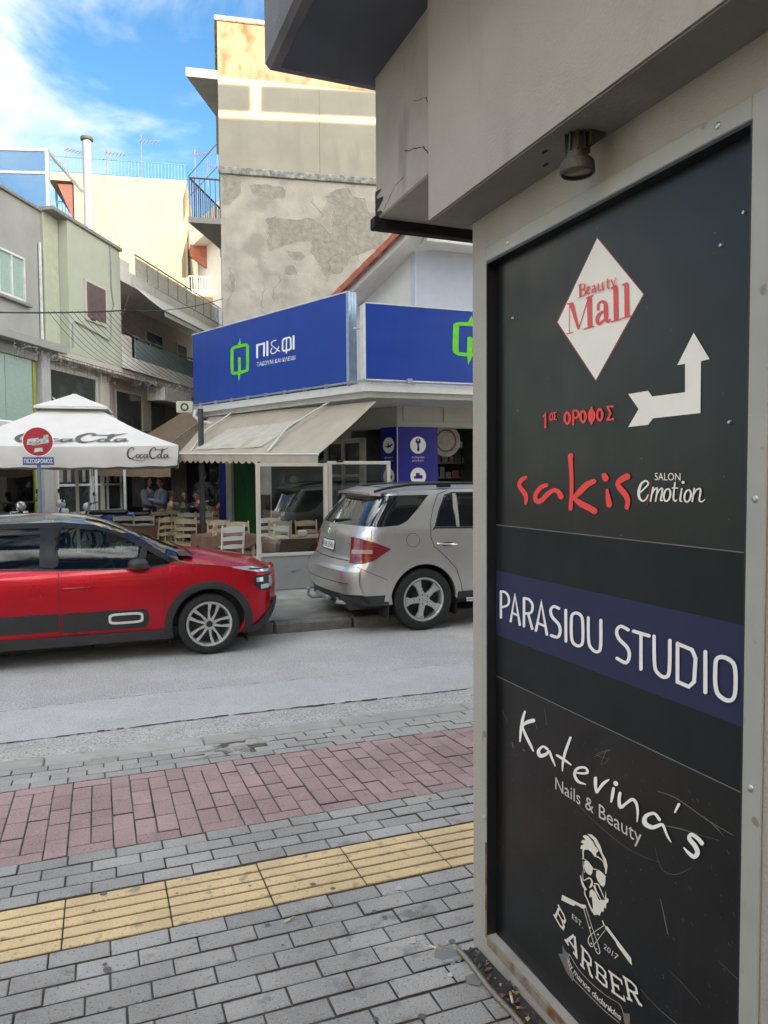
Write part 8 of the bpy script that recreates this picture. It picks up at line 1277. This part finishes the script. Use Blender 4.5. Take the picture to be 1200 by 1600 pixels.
for k in range(9):
    b = mb('balcony_glass'); b.box((6.55 + k * 1.12, -.14, q_(5.55)), (7.64 + k * 1.12, -.12, q_(6.10))); b.build('balcony_panel', None, BB)
b = mb('galv'); b.tube([(6.5, -.13, q_(6.2)), (17, -.13, q_(6.2))], .03, 6); b.tube([(6.5, -.13, q_(5.5)), (17, -.13, q_(5.5))], .02, 5)
for k in range(10): b.tube([(6.53 + k * 1.12, -.13, q_(5.45)), (6.53 + k * 1.12, -.13, q_(6.2))], .014, 5)
b.build('balcony_rail', None, BB)
for (x0, x1, z0, z1) in ((6.9, 8.1, 5.4, 7.15), (9.9, 11.3, 5.9, 7.1), (12.6, 13.6, 5.9, 7.1)):
    win(BB, x0, x1, q_(z0), q_(z1), 1.09, fr='frame_cream', pane='shutter_dark', mull=1)
b = mb('shop_dark'); b.box((7.2, .5, q_(5.45)), (7.7, .8, q_(6.45)), .02); b.box((8.1, .6, q_(5.45)), (8.25, .7, q_(6.5))); b.build('balcony_clutter', None, BB)
UA = lthing('awning', 'half rolled off-white awning hanging under the upper balcony slab at left', 'awning', 0)
b = mb('awning_white')
p = [Vector((6.2, -.28, q_(7.66))), Vector((15.5, -.28, q_(7.66))), Vector((15.5, -.95, q_(7.02))), Vector((6.9, -.95, q_(7.02)))]
grid4(b, p[0], p[1], p[2], p[3], 30, 4, .03, .004); p2 = [p[3], p[2], p[2] + Vector((0, 0, -.16)), p[3] + Vector((0, 0, -.16))]; grid4(b, *p2, 30, 1); b.build('canvas', None, UA, 50)
b = mb('galv'); b.tube([p[3], p[2]], .03, 6); b.tube([(6.2, -.2, q_(7.6)), (6.25, .3, q_(6.2))], .012, 4); b.tube([(10.4, -.9, q_(7.0)), (10.2, 0, q_(7.6))], .014, 4); b.build('front_bar', None, UA)
b = mb('taupe'); b.box((5.34, .5, 0), (17, 1.0, q_(5.1))); b.box((5.34, -.1, q_(4.9)), (17, .5, q_(5.1))); b.build('ground_floor', None, BB)
b = mb('pale_wall'); b.box((8.6, -.16, q_(4.45)), (10.9, .48, q_(4.9))); b.build('box_lintel', None, BB)
for (x0, x1, z0, z1) in ((4.85, 6.0, 3.1, 4.62), (6.3, 8.2, 3.0, 4.60)):
    w_ = win(BB, x0, x1, q_(z0), q_(z1), .46, fr='frame_cream', bars=2 if x0 < 6 else 0, fw=.07)
for k in range(4): b = mb('window_dark'); b.box((8.9 + k * 1.0, .44, q_(3.0)), (9.8 + k * 1.0, .48, q_(4.4))); b.build('window', None, BB)
# ground floor of the tavern: curtains and white frames
for k in range(5):
    x0 = 2.35 + k * 1.75; win(BB if k > 1 else GB, x0, x0 + 1.7, .75, q_(2.45), .06 if k < 2 else .44, fr='alu_white', bars=1, fw=.06, mull=1 + (k == 1))
    b = mb('curtain'); vs = []
    for i in range(25): x = x0 + .1 + i * .0625; yv = (.045 if k < 2 else .425) + .006 * sin(i * 2.1); vs += [(x, yv, 1.62), (x, yv, q_(2.38))]
    b.add(vs, [(2 * i, 2 * i + 2, 2 * i + 3, 2 * i + 1) for i in range(24) if i % 6 < 3]); b.build('curtain', None, BB if k > 1 else GB)
b = mb('pillar_grey'); b.box((5.34, .4, .1), (17, .498, q_(2.9))); b.build('dark_plinth', None, BB)
# icicle lights and cables across the lane
FLt = thing('fairy_lights', 'black cable with hanging strings and icicle lights across the left house fronts', 'string lights', (0, 0, 0), 0)
c1_, c2_, c3_ = Vector((-1.95, 14.75, 4.71)), Vector((.63, 15.98, 5.17)), Vector((2.72, 17.3, 5.85))
b = mb('cable')
def catn(p, q, sag, n=16): return [(p + (q - p) * i / n) + Vector((0, 0, -sag * 4 * (i / n) * (1 - i / n))) for i in range(n + 1)]
b.tube(catn(c1_, c2_, .03), .014, 5); b.tube(catn(c2_, c3_, .10), .008, 5)
b.build('main_cable', None, FLt)
random.seed(8); b = mb('cable'); bl = mb('bulb')
lo_a, lo_b = Vector((-1.35, 15.35, 4.35)), Vector((3.0, 20.5, 4.15))
for k in range(15):
    t = k / 14; a = c1_ + (c2_ - c1_) * (.45 + .55 * t); e = lo_a + (lo_b - lo_a) * (.35 + .62 * t); b.tube(catn(a, e, .12, 10), .0045, 4)
rope = catn(lo_a, lo_b, .12, 40); b.tube(rope, .008, 4)
for i in range(300):
    t = random.random() * 39.9; p = rope[int(t)] + (rope[int(t) + 1] - rope[int(t)]) * (t % 1); hh = random.uniform(.05, .34)
    b.tube([p, p + Vector((random.uniform(-.04, .04), random.uniform(-.04, .04), -hh))], .0022, 3)
    for _ in range(2): s_ = random.uniform(.005, .010); qv = p + Vector((random.uniform(-.05, .05), random.uniform(-.05, .05), -random.uniform(0, hh))); bl.box(qv - Vector((s_,) * 3), qv + Vector((s_,) * 3))
o = b.build('hanging_strings', None, FLt); o['kind'] = 'stuff'; o = bl.build('bulbs', None, FLt); o['kind'] = 'stuff'

# ================================================================== tavern chairs and tables
def make_chair(col, seat):
    t = thing('tavern_chair', '', 'chair')
    for sx in (-.19, .19):
        b = mb(col); b.tube([(sx, .19, 0), (sx, .185, .45), (sx * 1.02, .235, .95)], [.017, .019, .015], 8); b.build('leg', None, t, 50)
        b = mb(col); b.tube([(sx, -.19, 0), (sx, -.18, .46)], [.015, .02], 8); b.build('leg', None, t, 50)
    b = mb(seat); b.box((-.19, -.19, .43), (.19, .18, .465), .012); b.build('seat', None, t)
    b = mb(col)
    for (y, z0) in ((-.185, .40), (.187, .40)): b.box((-.19, y - .012, z0), (.19, y + .012, z0 + .035))
    for sx in (-.19, .19): b.box((sx - .012, -.18, .40), (sx + .012, .18, .435))
    b.build('seat_frame', None, t)
    for z0, hh in ((.58, .05), (.71, .055), (.84, .08)):
        b = mb(col); vs = []
        for i in range(9):
            x = -.185 + i * .04625; y = .20 + (z0 - .45) * .08 + .018 * cos(x * 8); zt_ = z0 + hh + (.018 * cos(x * 8.5))
            vs += [(x, y, z0), (x, y, zt_), (x, y + .014, zt_), (x, y + .014, z0)]
        b.add(vs, [(i * 4 + j, (i + 1) * 4 + j, (i + 1) * 4 + (j + 1) % 4, i * 4 + (j + 1) % 4) for i in range(8) for j in range(4)]); b.build('back_slat', None, t, 40)
    for (x0, y0, x1, y1, z) in ((-.19, -.185, .19, -.185, .22), (-.19, .188, .19, .188, .25), (-.19, -.18, -.19, .18, .18), (.19, -.18, .19, .18, .18)):
        b = mb(col); b.tube([(x0, y0, z), (x1, y1, z)], .009, 6); b.build('stretcher', None, t)
    return t
CH = {'w': make_chair('chair_white', 'straw'), 'n': make_chair('chair_wood', 'straw')}; used = {}
GR = {'w': 'white tavern chairs', 'n': 'natural wood tavern chairs'}
chairs = [(1.91, 12.25, 'w', .35, 'white ladder-back chair left of the glass screen, nearest the red bonnet'), (2.52, 11.75, 'w', 2.0, 'white ladder-back chair inside the glass screen beside its left post'),
    (.46, 16.59, 'w', .05, 'left one of two white chairs standing side by side over the car roof'), (.87, 16.44, 'w', -.05, 'right one of two white chairs standing side by side over the car roof'),
    (1.06, 15.54, 'n', .8, 'wooden chair turned sideways behind the car windscreen'), (1.27, 15.15, 'n', 2.6, 'wooden chair right of the sideways one behind the windscreen'), (1.56, 14.87, 'n', -.15, 'large looking wooden chair with its back to the street left of the dark post'),
    (1.25, 18.4, 'n', .3, 'wooden chair behind the two by the standing women'), (1.69, 18.9, 'n', -.3, 'wooden chair in front of the seated couple'), (1.82, 17.32, 'w', .0, 'left one of the white chair pair behind the dark post'), (2.14, 17.21, 'w', .1, 'right one of the white chair pair behind the dark post'),
    (2.53, 18.2, 'n', -.4, 'wooden chair right of the dark post beside the table'), (1.60, 12.9, 'n', 1.3, 'wooden chair seen over the red bonnet beside the brown table'), (2.30, 13.0, 'n', 3.3, 'wooden chair on the far side of the brown table left of the screen'), (2.0, 13.7, 'n', 3.0, 'wooden chair between the brown table and the blue pilaster'),
    (2.95, 12.75, 'n', 3.1, 'wooden chair behind the table inside the glass screen, left'), (3.45, 12.8, 'n', 3.2, 'wooden chair behind the table inside the glass screen, right'), (3.0, 14.0, 'w', 3.0, 'white chair deep behind the glass screen'), (-.05, 18.6, 'w', .2, 'white chair behind the parasol pole in front of the tavern window'), (.25, 18.9, 'w', -.3, 'white chair next to the white framed tavern window')]
for x, y, c, rz, lab in chairs:
    o = CH[c] if c not in used else copy_tree(CH[c]); used[c] = 1
    o.location = (x, y, .13); o.rotation_euler = (0, 0, rz + pi); o['label'] = lab; o['group'] = GR[c]
TB_LAB = [(2.0, 13.05, .9, .75, .2, 'square table with brown cloth left of the glass screen over the red bonnet', 0), (3.1, 12.0, 1.05, .8, .05, 'table with tan and brown cloth and a napkin holder inside the glass screen', 1), (2.3, 15.9, .9, .8, .1, 'brown clothed table around the dark post', 0),
    (.62, 15.75, .95, .7, 0, 'brown clothed table in front of the white chair pair', 0), (1.55, 17.4, .8, .8, .2, 'brown clothed table among the chairs before the seated guests', 0), (2.15, 19.4, .9, .8, 0, 'dark clothed table of the seated guests', 0)]
def table(x, y, w, d, rz, lab, tan):
    t = thing('tavern_table', lab, 'table', (x, y, .13), rz, 'clothed tavern tables')
    for sx in (-1, 1):
        for sy in (-1, 1): b = mb('chair_wood'); b.box((sx * (w / 2 - .06) - .025, sy * (d / 2 - .06) - .025, 0), (sx * (w / 2 - .06) + .025, sy * (d / 2 - .06) + .025, .72)); b.build('leg', None, t)
    b = mb('chair_wood'); b.box((-w / 2, -d / 2, .70), (w / 2, d / 2, .735), .005); b.build('tabletop', None, t)
    b = mb('cloth_tan' if tan else 'cloth_brown'); n = 48; ring = []
    for i in range(n):
        a = i / n * 4; s = int(a); f = a - s; c = [(-1, -1), (1, -1), (1, 1), (-1, 1)]; p, q = c[s], c[(s + 1) % 4]; ring.append(((p[0] + (q[0] - p[0]) * f) * (w / 2 + .012), (p[1] + (q[1] - p[1]) * f) * (d / 2 + .012)))
    vs = [(px, py, .742) for px, py in ring] + [(px * (1.02 + .02 * sin(i * 1.9)), py * (1.02 + .02 * sin(i * 1.9)), .742 - .22 - .06 * sin(i * .8 + x)) for i, (px, py) in enumerate(ring)]
    b.add(vs, [tuple(range(n))] + [(i, (i + 1) % n, n + (i + 1) % n, n + i) for i in range(n)]); c_ = b.build('tablecloth', None, None, 40)
    c_.location = (x, y, .13); c_.rotation_euler = (0, 0, rz); tag(c_, 'tan cloth draped over the table inside the glass screen' if tan else 'brown cloth draped over the ' + lab.replace('square ', '').replace('brown clothed ', '').replace('dark clothed ', '').replace('with brown cloth ', ''), 'tablecloth', 'tablecloths')
    if tan:
        b = mb('cloth_brown'); b.add([(-w / 2 - .04, -d / 2 - .03, .735), (w / 2 + .04, -d / 2 - .03, .735)] + [(w / 2 + .03 - i * (w + .06) / 16, -d / 2 - .04, .735 - .27 - .05 * sin(i * 1.3)) for i in range(17)], [tuple(range(19))]); b.add([(-w / 2 - .035, d / 2, .738), (-w / 2 - .035, -d / 2 - .03, .738), (-w / 2 - .05, -d / 2 - .03, .45), (-w / 2 - .05, d / 2, .48)], [(0, 1, 2, 3)]); b.build('brown_border', None, c_)
        o = tag(mb('paper').box((-.07, -.05, .0), (.07, .05, .10), .02).build('napkin_holder'), 'white napkin holder on the tan clothed table behind the glass screen', 'napkin holder'); o.location = (x - .02, y - .1, .875)
for r_ in TB_LAB: table(*r_)
b = mb('pillar_grey'); b.tube([(1.93, 15.35, .13), (1.93, 15.35, 3.2)], .055, 12); tag(b.build('post', smooth=40), 'dark round awning post rising among the tables', 'post')
b = mb('alu_white'); b.box((.53, 18.0, .13), (.59, 18.06, 2.25)); tag(b.build('post'), 'thin white upright of the terrace by the two standing women', 'post')
b = mb('alu_white'); b.box((-.07, 18.5, .13), (-.01, 18.56, 2.25)); tag(b.build('post'), 'thin white upright left of the chair by the tavern window', 'post')

# ================================================================== people
def skin_fig(name, J, E_, parent, m, sub=2):
    me = bpy.data.meshes.new(name); keys = list(J); me.from_pydata([J[k][:3] for k in keys], [(keys.index(a), keys.index(c)) for a, c in E_], []); me.materials.append(M[m])
    o = bpy.data.objects.new(name, me); COL.objects.link(o); o.parent = parent; md = o.modifiers.new('skin', 'SKIN'); md.use_smooth_shade = True
    for i, k in enumerate(keys):
        sv = me.skin_vertices[0].data[i]; r = J[k][3]; sv.radius = r if isinstance(r, tuple) else (r, r); sv.use_root = (i == 0)
    s2 = o.modifiers.new('sub', 'SUBSURF'); s2.levels = s2.render_levels = sub; return o
def head(t, c, hair, back=False):
    b = mb('skin'); b.T = Matrix.Translation(c); pr = [(0, -.125), (.035, -.115), (.058, -.07), (.072, -.01), (.078, .04), (.072, .085), (.05, .115), (0, .125)]; b.lathe(pr, 16)
    b.box((-.012, -.098, -.03), (.012, -.07, .015), .005); b.box((-.03, -.083, -.068), (.03, -.06, -.058), .002, 'maroon')
    for sx in (-.03, .03): b.box((sx - .012, -.082, .015), (sx + .012, -.068, .026), .002, 'black')
    for sx in (-.078, .078): b.box((sx - .01, -.01, -.03), (sx + .01, .02, .03), .005)
    return b
def person(lab, x, y, rz, sit, coat, hair, z=.13, s=1.0, longhair=False, lean=.0, hold=0):
    t = thing('person', lab, 'person', (x, y, z), rz, None); t.scale = (s, s, s)
    hp = .50 if sit else .92; yb = -.0
    J = {'pelvis': (0, 0, hp, (.14, .10)), 'belly': (0, -.01 - lean * .2, hp + .16, (.125, .095)), 'chest': (0, -.01 - lean * .6, hp + .36, (.15, .105)), 'neck': (0, -.01 - lean * .9, hp + .53, .052), 'head0': (0, -.02 - lean, hp + .60, .05),
         'shL': (-.17, -lean * .7, hp + .46, .06), 'shR': (.17, -lean * .7, hp + .46, .06), 'elL': (-.24, -.06 - lean, hp + .20, .045), 'elR': (.24, -.06 - lean, hp + .20, .045), 'wrL': (-.16 + hold * .1, -.26 - lean, hp + .14 + hold * .15, .032), 'wrR': (.16 - hold * .1, -.26 - lean, hp + .14 + hold * .15, .032),
         'haL': (-.13 + hold * .1, -.33 - lean, hp + .15 + hold * .16, .036), 'haR': (.13 - hold * .1, -.33 - lean, hp + .15 + hold * .16, .036)}
    if sit: J.update({'hipL': (-.10, -.04, hp, .095), 'hipR': (.10, -.04, hp, .095), 'knL': (-.12, -.46, hp + .0, .065), 'knR': (.12, -.46, hp, .065), 'anL': (-.12, -.44, .08, .045), 'anR': (.12, -.44, .08, .045), 'toL': (-.12, -.60, .035, .04), 'toR': (.12, -.60, .035, .04)})
    else: J.update({'hipL': (-.09, 0, hp - .06, .095), 'hipR': (.09, 0, hp - .06, .095), 'knL': (-.10, -.02, .50, .06), 'knR': (.10, .02, .50, .06), 'anL': (-.10, .02, .09, .04), 'anR': (.10, .04, .09, .04), 'toL': (-.11, -.12, .035, .04), 'toR': (.11, -.10, .035, .04)})
    E_ = [('pelvis', 'belly'), ('belly', 'chest'), ('chest', 'neck'), ('neck', 'head0'), ('chest', 'shL'), ('chest', 'shR'), ('shL', 'elL'), ('shR', 'elR'), ('elL', 'wrL'), ('elR', 'wrR'), ('wrL', 'haL'), ('wrR', 'haR'), ('pelvis', 'hipL'), ('pelvis', 'hipR'), ('hipL', 'knL'), ('hipR', 'knR'), ('knL', 'anL'), ('knR', 'anR'), ('anL', 'toL'), ('anR', 'toR')]
    skin_fig('body', J, E_, t, 'skin', 1)
    up = ['pelvis', 'belly', 'chest', 'shL', 'shR', 'elL', 'elR', 'wrL', 'wrR']; g = lambda r, k: tuple(v + k for v in r) if isinstance(r, tuple) else r + k
    skin_fig('coat', {k: (*J[k][:3], g(J[k][3], .036)) for k in up}, [e for e in E_ if e[0] in up and e[1] in up], t, coat)
    dn = ['pelvis', 'hipL', 'hipR', 'knL', 'knR', 'anL', 'anR']; skin_fig('trousers', {k: (*J[k][:3], g(J[k][3], .026)) for k in dn}, [e for e in E_ if e[0] in dn and e[1] in dn], t, 'trousers')
    hc = (0, -.03 - lean, hp + .715); head(t, hc, hair).build('head', None, t, 60)
    b = mb(hair); b.T = Matrix.Translation((hc[0], hc[1] + .012, hc[2] + .012)); b.lathe([(.088, -.03 if not longhair else -.10), (.092, .03), (.084, .08), (.058, .122), (0, .137)], 18, a0=-.35 + 0, a1=pi + .35) ; b.lathe([(.085, .05), (.08, .085), (.057, .122), (0, .137)], 18)
    if longhair: b.box((-.085, .0, -.30), (.085, .095, .0), .04)
    b.build('hair', None, t, 60)
    b = mb('black'); 
    for a in ('L', 'R'): p = J['to' + a]; b.box((p[0] - .05, p[1] - .06, 0), (p[0] + .05, p[1] + .2, .07), .025)
    b.build('shoes', None, t, 40); return t
person('standing woman in a blue-grey coat with dark hair, facing left beside the white upright', 1.13, 19.6, radians(60), 0, 'coat_grey', 'hair_dark', s=.98, longhair=True)
person('standing woman with auburn hair and a pale blue-grey jacket, right of the other woman', 1.42, 18.9, radians(-70), 0, 'coat_blue', 'hair_auburn', s=.98, hold=1)
person('seated guest in a rust coloured top behind the standing women', 1.86, 21.6, radians(160), 1, 'coat_rust', 'hair_dark', s=1.0)
person('seated man in a dull green jacket leaning on the table', 2.02, 20.4, radians(15), 1, 'coat_green', 'hair_dark', lean=.08, hold=1)
person('seated man in a black jacket with his hand to his face', 2.42, 20.35, radians(-20), 1, 'coat_dark', 'hair_dark', lean=.06, hold=2)
person('seated guest in black behind the table, partly hidden by the dark post', 2.62, 21.6, radians(190), 1, 'coat_dark', 'hair_dark')
person('standing person in black in the shade behind the seated guests', 2.85, 22.4, radians(150), 0, 'coat_dark', 'hair_dark', s=1.08)
person('person in dark red seated far right near the planting', 3.05, 20.6, radians(100), 1, 'red_cloth', 'hair_dark', s=.95)
for i, (x, y, c, rz, lab) in enumerate([(1.86, 21.66, 'n', radians(160), 'wooden chair of the guest in rust'), (2.02, 20.46, 'n', radians(15), 'wooden chair of the man in the green jacket'), (2.42, 20.4, 'n', radians(-20), 'wooden chair of the man in the black jacket'), (2.62, 21.66, 'n', radians(190), 'wooden chair of the guest hidden by the post'), (3.05, 20.6, 'n', radians(100), 'wooden chair of the person in dark red')]):
    o = copy_tree(CH['n']); o.location = (x, y, .13); o.rotation_euler = (0, 0, rz); o['label'] = lab; o['group'] = GR['n']
# climbing plant beside the blue pilaster
CP = thing('climbing_plant', 'thin climbing plant on a trellis left of the blue pilaster', 'plant', (3.05, 20.0, .13)); random.seed(17)
b = mb('chair_wood'); b.tube([(0, 0, 0), (.05, .0, 1.2), (-.03, 0, 2.4)], .02, 6); b.tube([(.3, 0, 0), (.3, 0, 2.4)], .012, 5); b.build('stem', None, CP)
b = mb('leaf')
for k in range(260): c = Vector((random.gauss(.1, .2), random.gauss(0, .1), random.uniform(.5, 2.5))); u = Vector((random.uniform(-1, 1), random.uniform(-1, 1), random.uniform(-1, 1))).normalized() * .05; v = u.orthogonal().normalized() * .035; b.add([c - u, c + v, c + u, c - v], [(0, 1, 2, 3)])
o = b.build('leaves', None, CP); o['kind'] = 'stuff'
# dark back of the tavern so that nothing shows through
TV = thing('tavern_shed', 'dark timber back wall and roof of the tavern terrace behind the guests', 'building', (1.5, 25.2, .13), radians(-5))
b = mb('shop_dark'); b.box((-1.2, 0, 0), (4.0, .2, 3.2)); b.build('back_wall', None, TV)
for k in range(7): b = mb('curtain' if k % 2 else 'pillar_grey'); b.box((-1.1 + k * .6, -.03, .8), (-.62 + k * .6, 0, 2.2)); b.build('panel', None, TV)
b = mb('canvas_brown'); b.box((-1.2, -3.2, 2.45), (3.2, 0, 2.6)); b.build('roof', None, TV)

# ================================================================== two-wheelers by the left shops
def wheel2(t, x, r, w=.05):
    b = mb('rubber'); b.tube([(x + r * cos(a * pi / 14), 0, r + r * sin(a * pi / 14)) for a in range(28)], w / 2, 8, closed=True); q = b.build('wheel', None, t, 60)
    b = mb('metal'); b.tube([(x + (r - w) * cos(a * pi / 14), 0, r + (r - w) * sin(a * pi / 14)) for a in range(28)], .008, 5, closed=True)
    for k in range(10): a = k * pi / 5; b.tube([(x, 0, r), (x + (r - w) * cos(a), 0, r + (r - w) * sin(a))], .004, 4)
    b.build('rim', None, q)
def moped(lab, x, y, rz, col, fair, z=.13, s=1.0):
    t = thing('moped', lab, 'moped', (x, y, z), rz); t.scale = (s, s, s); wheel2(t, .62, .29, .08); wheel2(t, -.62, .29, .09)
    b = mb(col); b.tube([(.60, 0, .30), (.42, 0, .95), (.40, 0, 1.0)], .035, 8); b.tube([(.42, 0, .72), (.1, 0, .52), (-.3, 0, .55), (-.62, 0, .5)], [.05, .08, .12, .06], 10); b.tube([(-.1, 0, .55), (-.45, 0, .72), (-.85, 0, .74)], [.08, .12, .05], 10); b.build('body', None, t, 60)
    b = mb(fair); b.box((.36, -.17, .45), (.42, .17, .88), .05); b.lathe([(0, .06), (.07, .04), (.09, 0), (.08, -.06), (0, -.09)], 16, 'X', (.46, 0, .96)); b.tube([(.95, 0, .5), (.85, 0, .62), (.62, 0, .66), (.42, 0, .56)], [.05, .07, .07, .04], 8); b.build('fairing', None, t, 60)
    b = mb('black'); b.box((-.75, -.13, .76), (-.05, .13, .84), .04); b.build('saddle', None, t, 50)
    b = mb('black'); b.tube([(.30, -.36, 1.05), (.38, -.2, 1.02), (.40, 0, 1.0), (.38, .2, 1.02), (.30, .36, 1.05)], .014, 6); b.build('handlebar', None, t)
    for sy in (-.3, .3): b = mb('black'); b.tube([(.36, sy, 1.04), (.38, sy * 1.15, 1.2)], .006, 4); b.box((.36, sy * 1.15 - .05, 1.17), (.39, sy * 1.15 + .05, 1.25), .02); b.build('mirror', None, t)
    b = mb('lens_clear'); b.lathe([(0, .075), (.05, .06), (.065, .03)], 16, 'X', (.46, 0, .96)); b.build('headlight', None, t, 50); return t
moped('dark blue moped with white fairing stripes parked right of the sign post', -.25, 17.9, radians(165), 'bike_blue', 'goods_w', s=1.2)
moped('black moped with twin chrome lamps at the left edge over the car roof', -1.75, 17.4, radians(-60), 'black', 'chrome', s=1.2)
moped('white and dark red moped half hidden by the parasol pole', .25, 18.0, radians(170), 'maroon', 'goods_w', s=1.12)
BK = thing('bicycle', 'black bicycle leaning between the sign post and the blue moped', 'bicycle', (-.72, 17.8, .13), radians(20)); wheel2(BK, .52, .34, .04); wheel2(BK, -.52, .34, .04)
b = mb('black'); 
for p, q in (((-.52, 0, .34), (-.15, 0, .34)), ((-.15, 0, .34), (-.25, 0, .9)), ((-.52, 0, .34), (-.22, 0, .78)), ((-.22, 0, .8), (.36, 0, .86)), ((-.15, 0, .34), (.36, 0, .80)), ((.35, 0, .95), (.52, 0, .34))): b.tube([p, q], .016, 6)
b.build('frame', None, BK); b = mb('black'); b.box((-.36, -.07, .92), (-.12, .07, .97), .02); b.build('saddle', None, BK); b = mb('black'); b.tube([(.28, -.3, 1.1), (.36, -.1, 1.06), (.34, 0, .98), (.36, .1, 1.06), (.28, .3, 1.1)], .013, 6); b.build('handlebar', None, BK)

# ================================================================== town behind the camera (shades the street, mirrored in the cars)
random.seed(41)
def back_building(lab, x0, x1, y0, y1, hgt, m, floors, face='N', gallery=False):
    t = thing('apartment_block', lab, 'building', (x0, y1, 0), 0); w = x1 - x0; b = mb(m); b.box((0, y0 - y1, -.2), (w, 0, hgt)); b.build('walls', None, t)
    n = max(2, int(w / 2.6))
    for f in range(floors):
        z = 3.4 + f * 2.95
        for k in range(n):
            x = .8 + k * (w - 1.2) / n; c = mb('window_dark'); c.box((x, 0, z + .5), (x + 1.2, .03, z + 2.0)); c.build('window', None, t)
        b = mb('pale_wall'); b.box((.4, 0.031, z - .2), (w - .4, 1.1, z)); b.box((.4, 1.0, z), (w - .4, 1.1, z + .9)); b.build('balcony', None, t)
    return t
back_building('yellow apartment block behind the camera at the end of the side lane', -24, 13, -34, -24, 9, 'yellow_bldg', 2)
LN = back_building('ochre low building behind the camera left of the lane', -18, -7.0, -15, -.8, 9, 'yellow_bldg', 2)
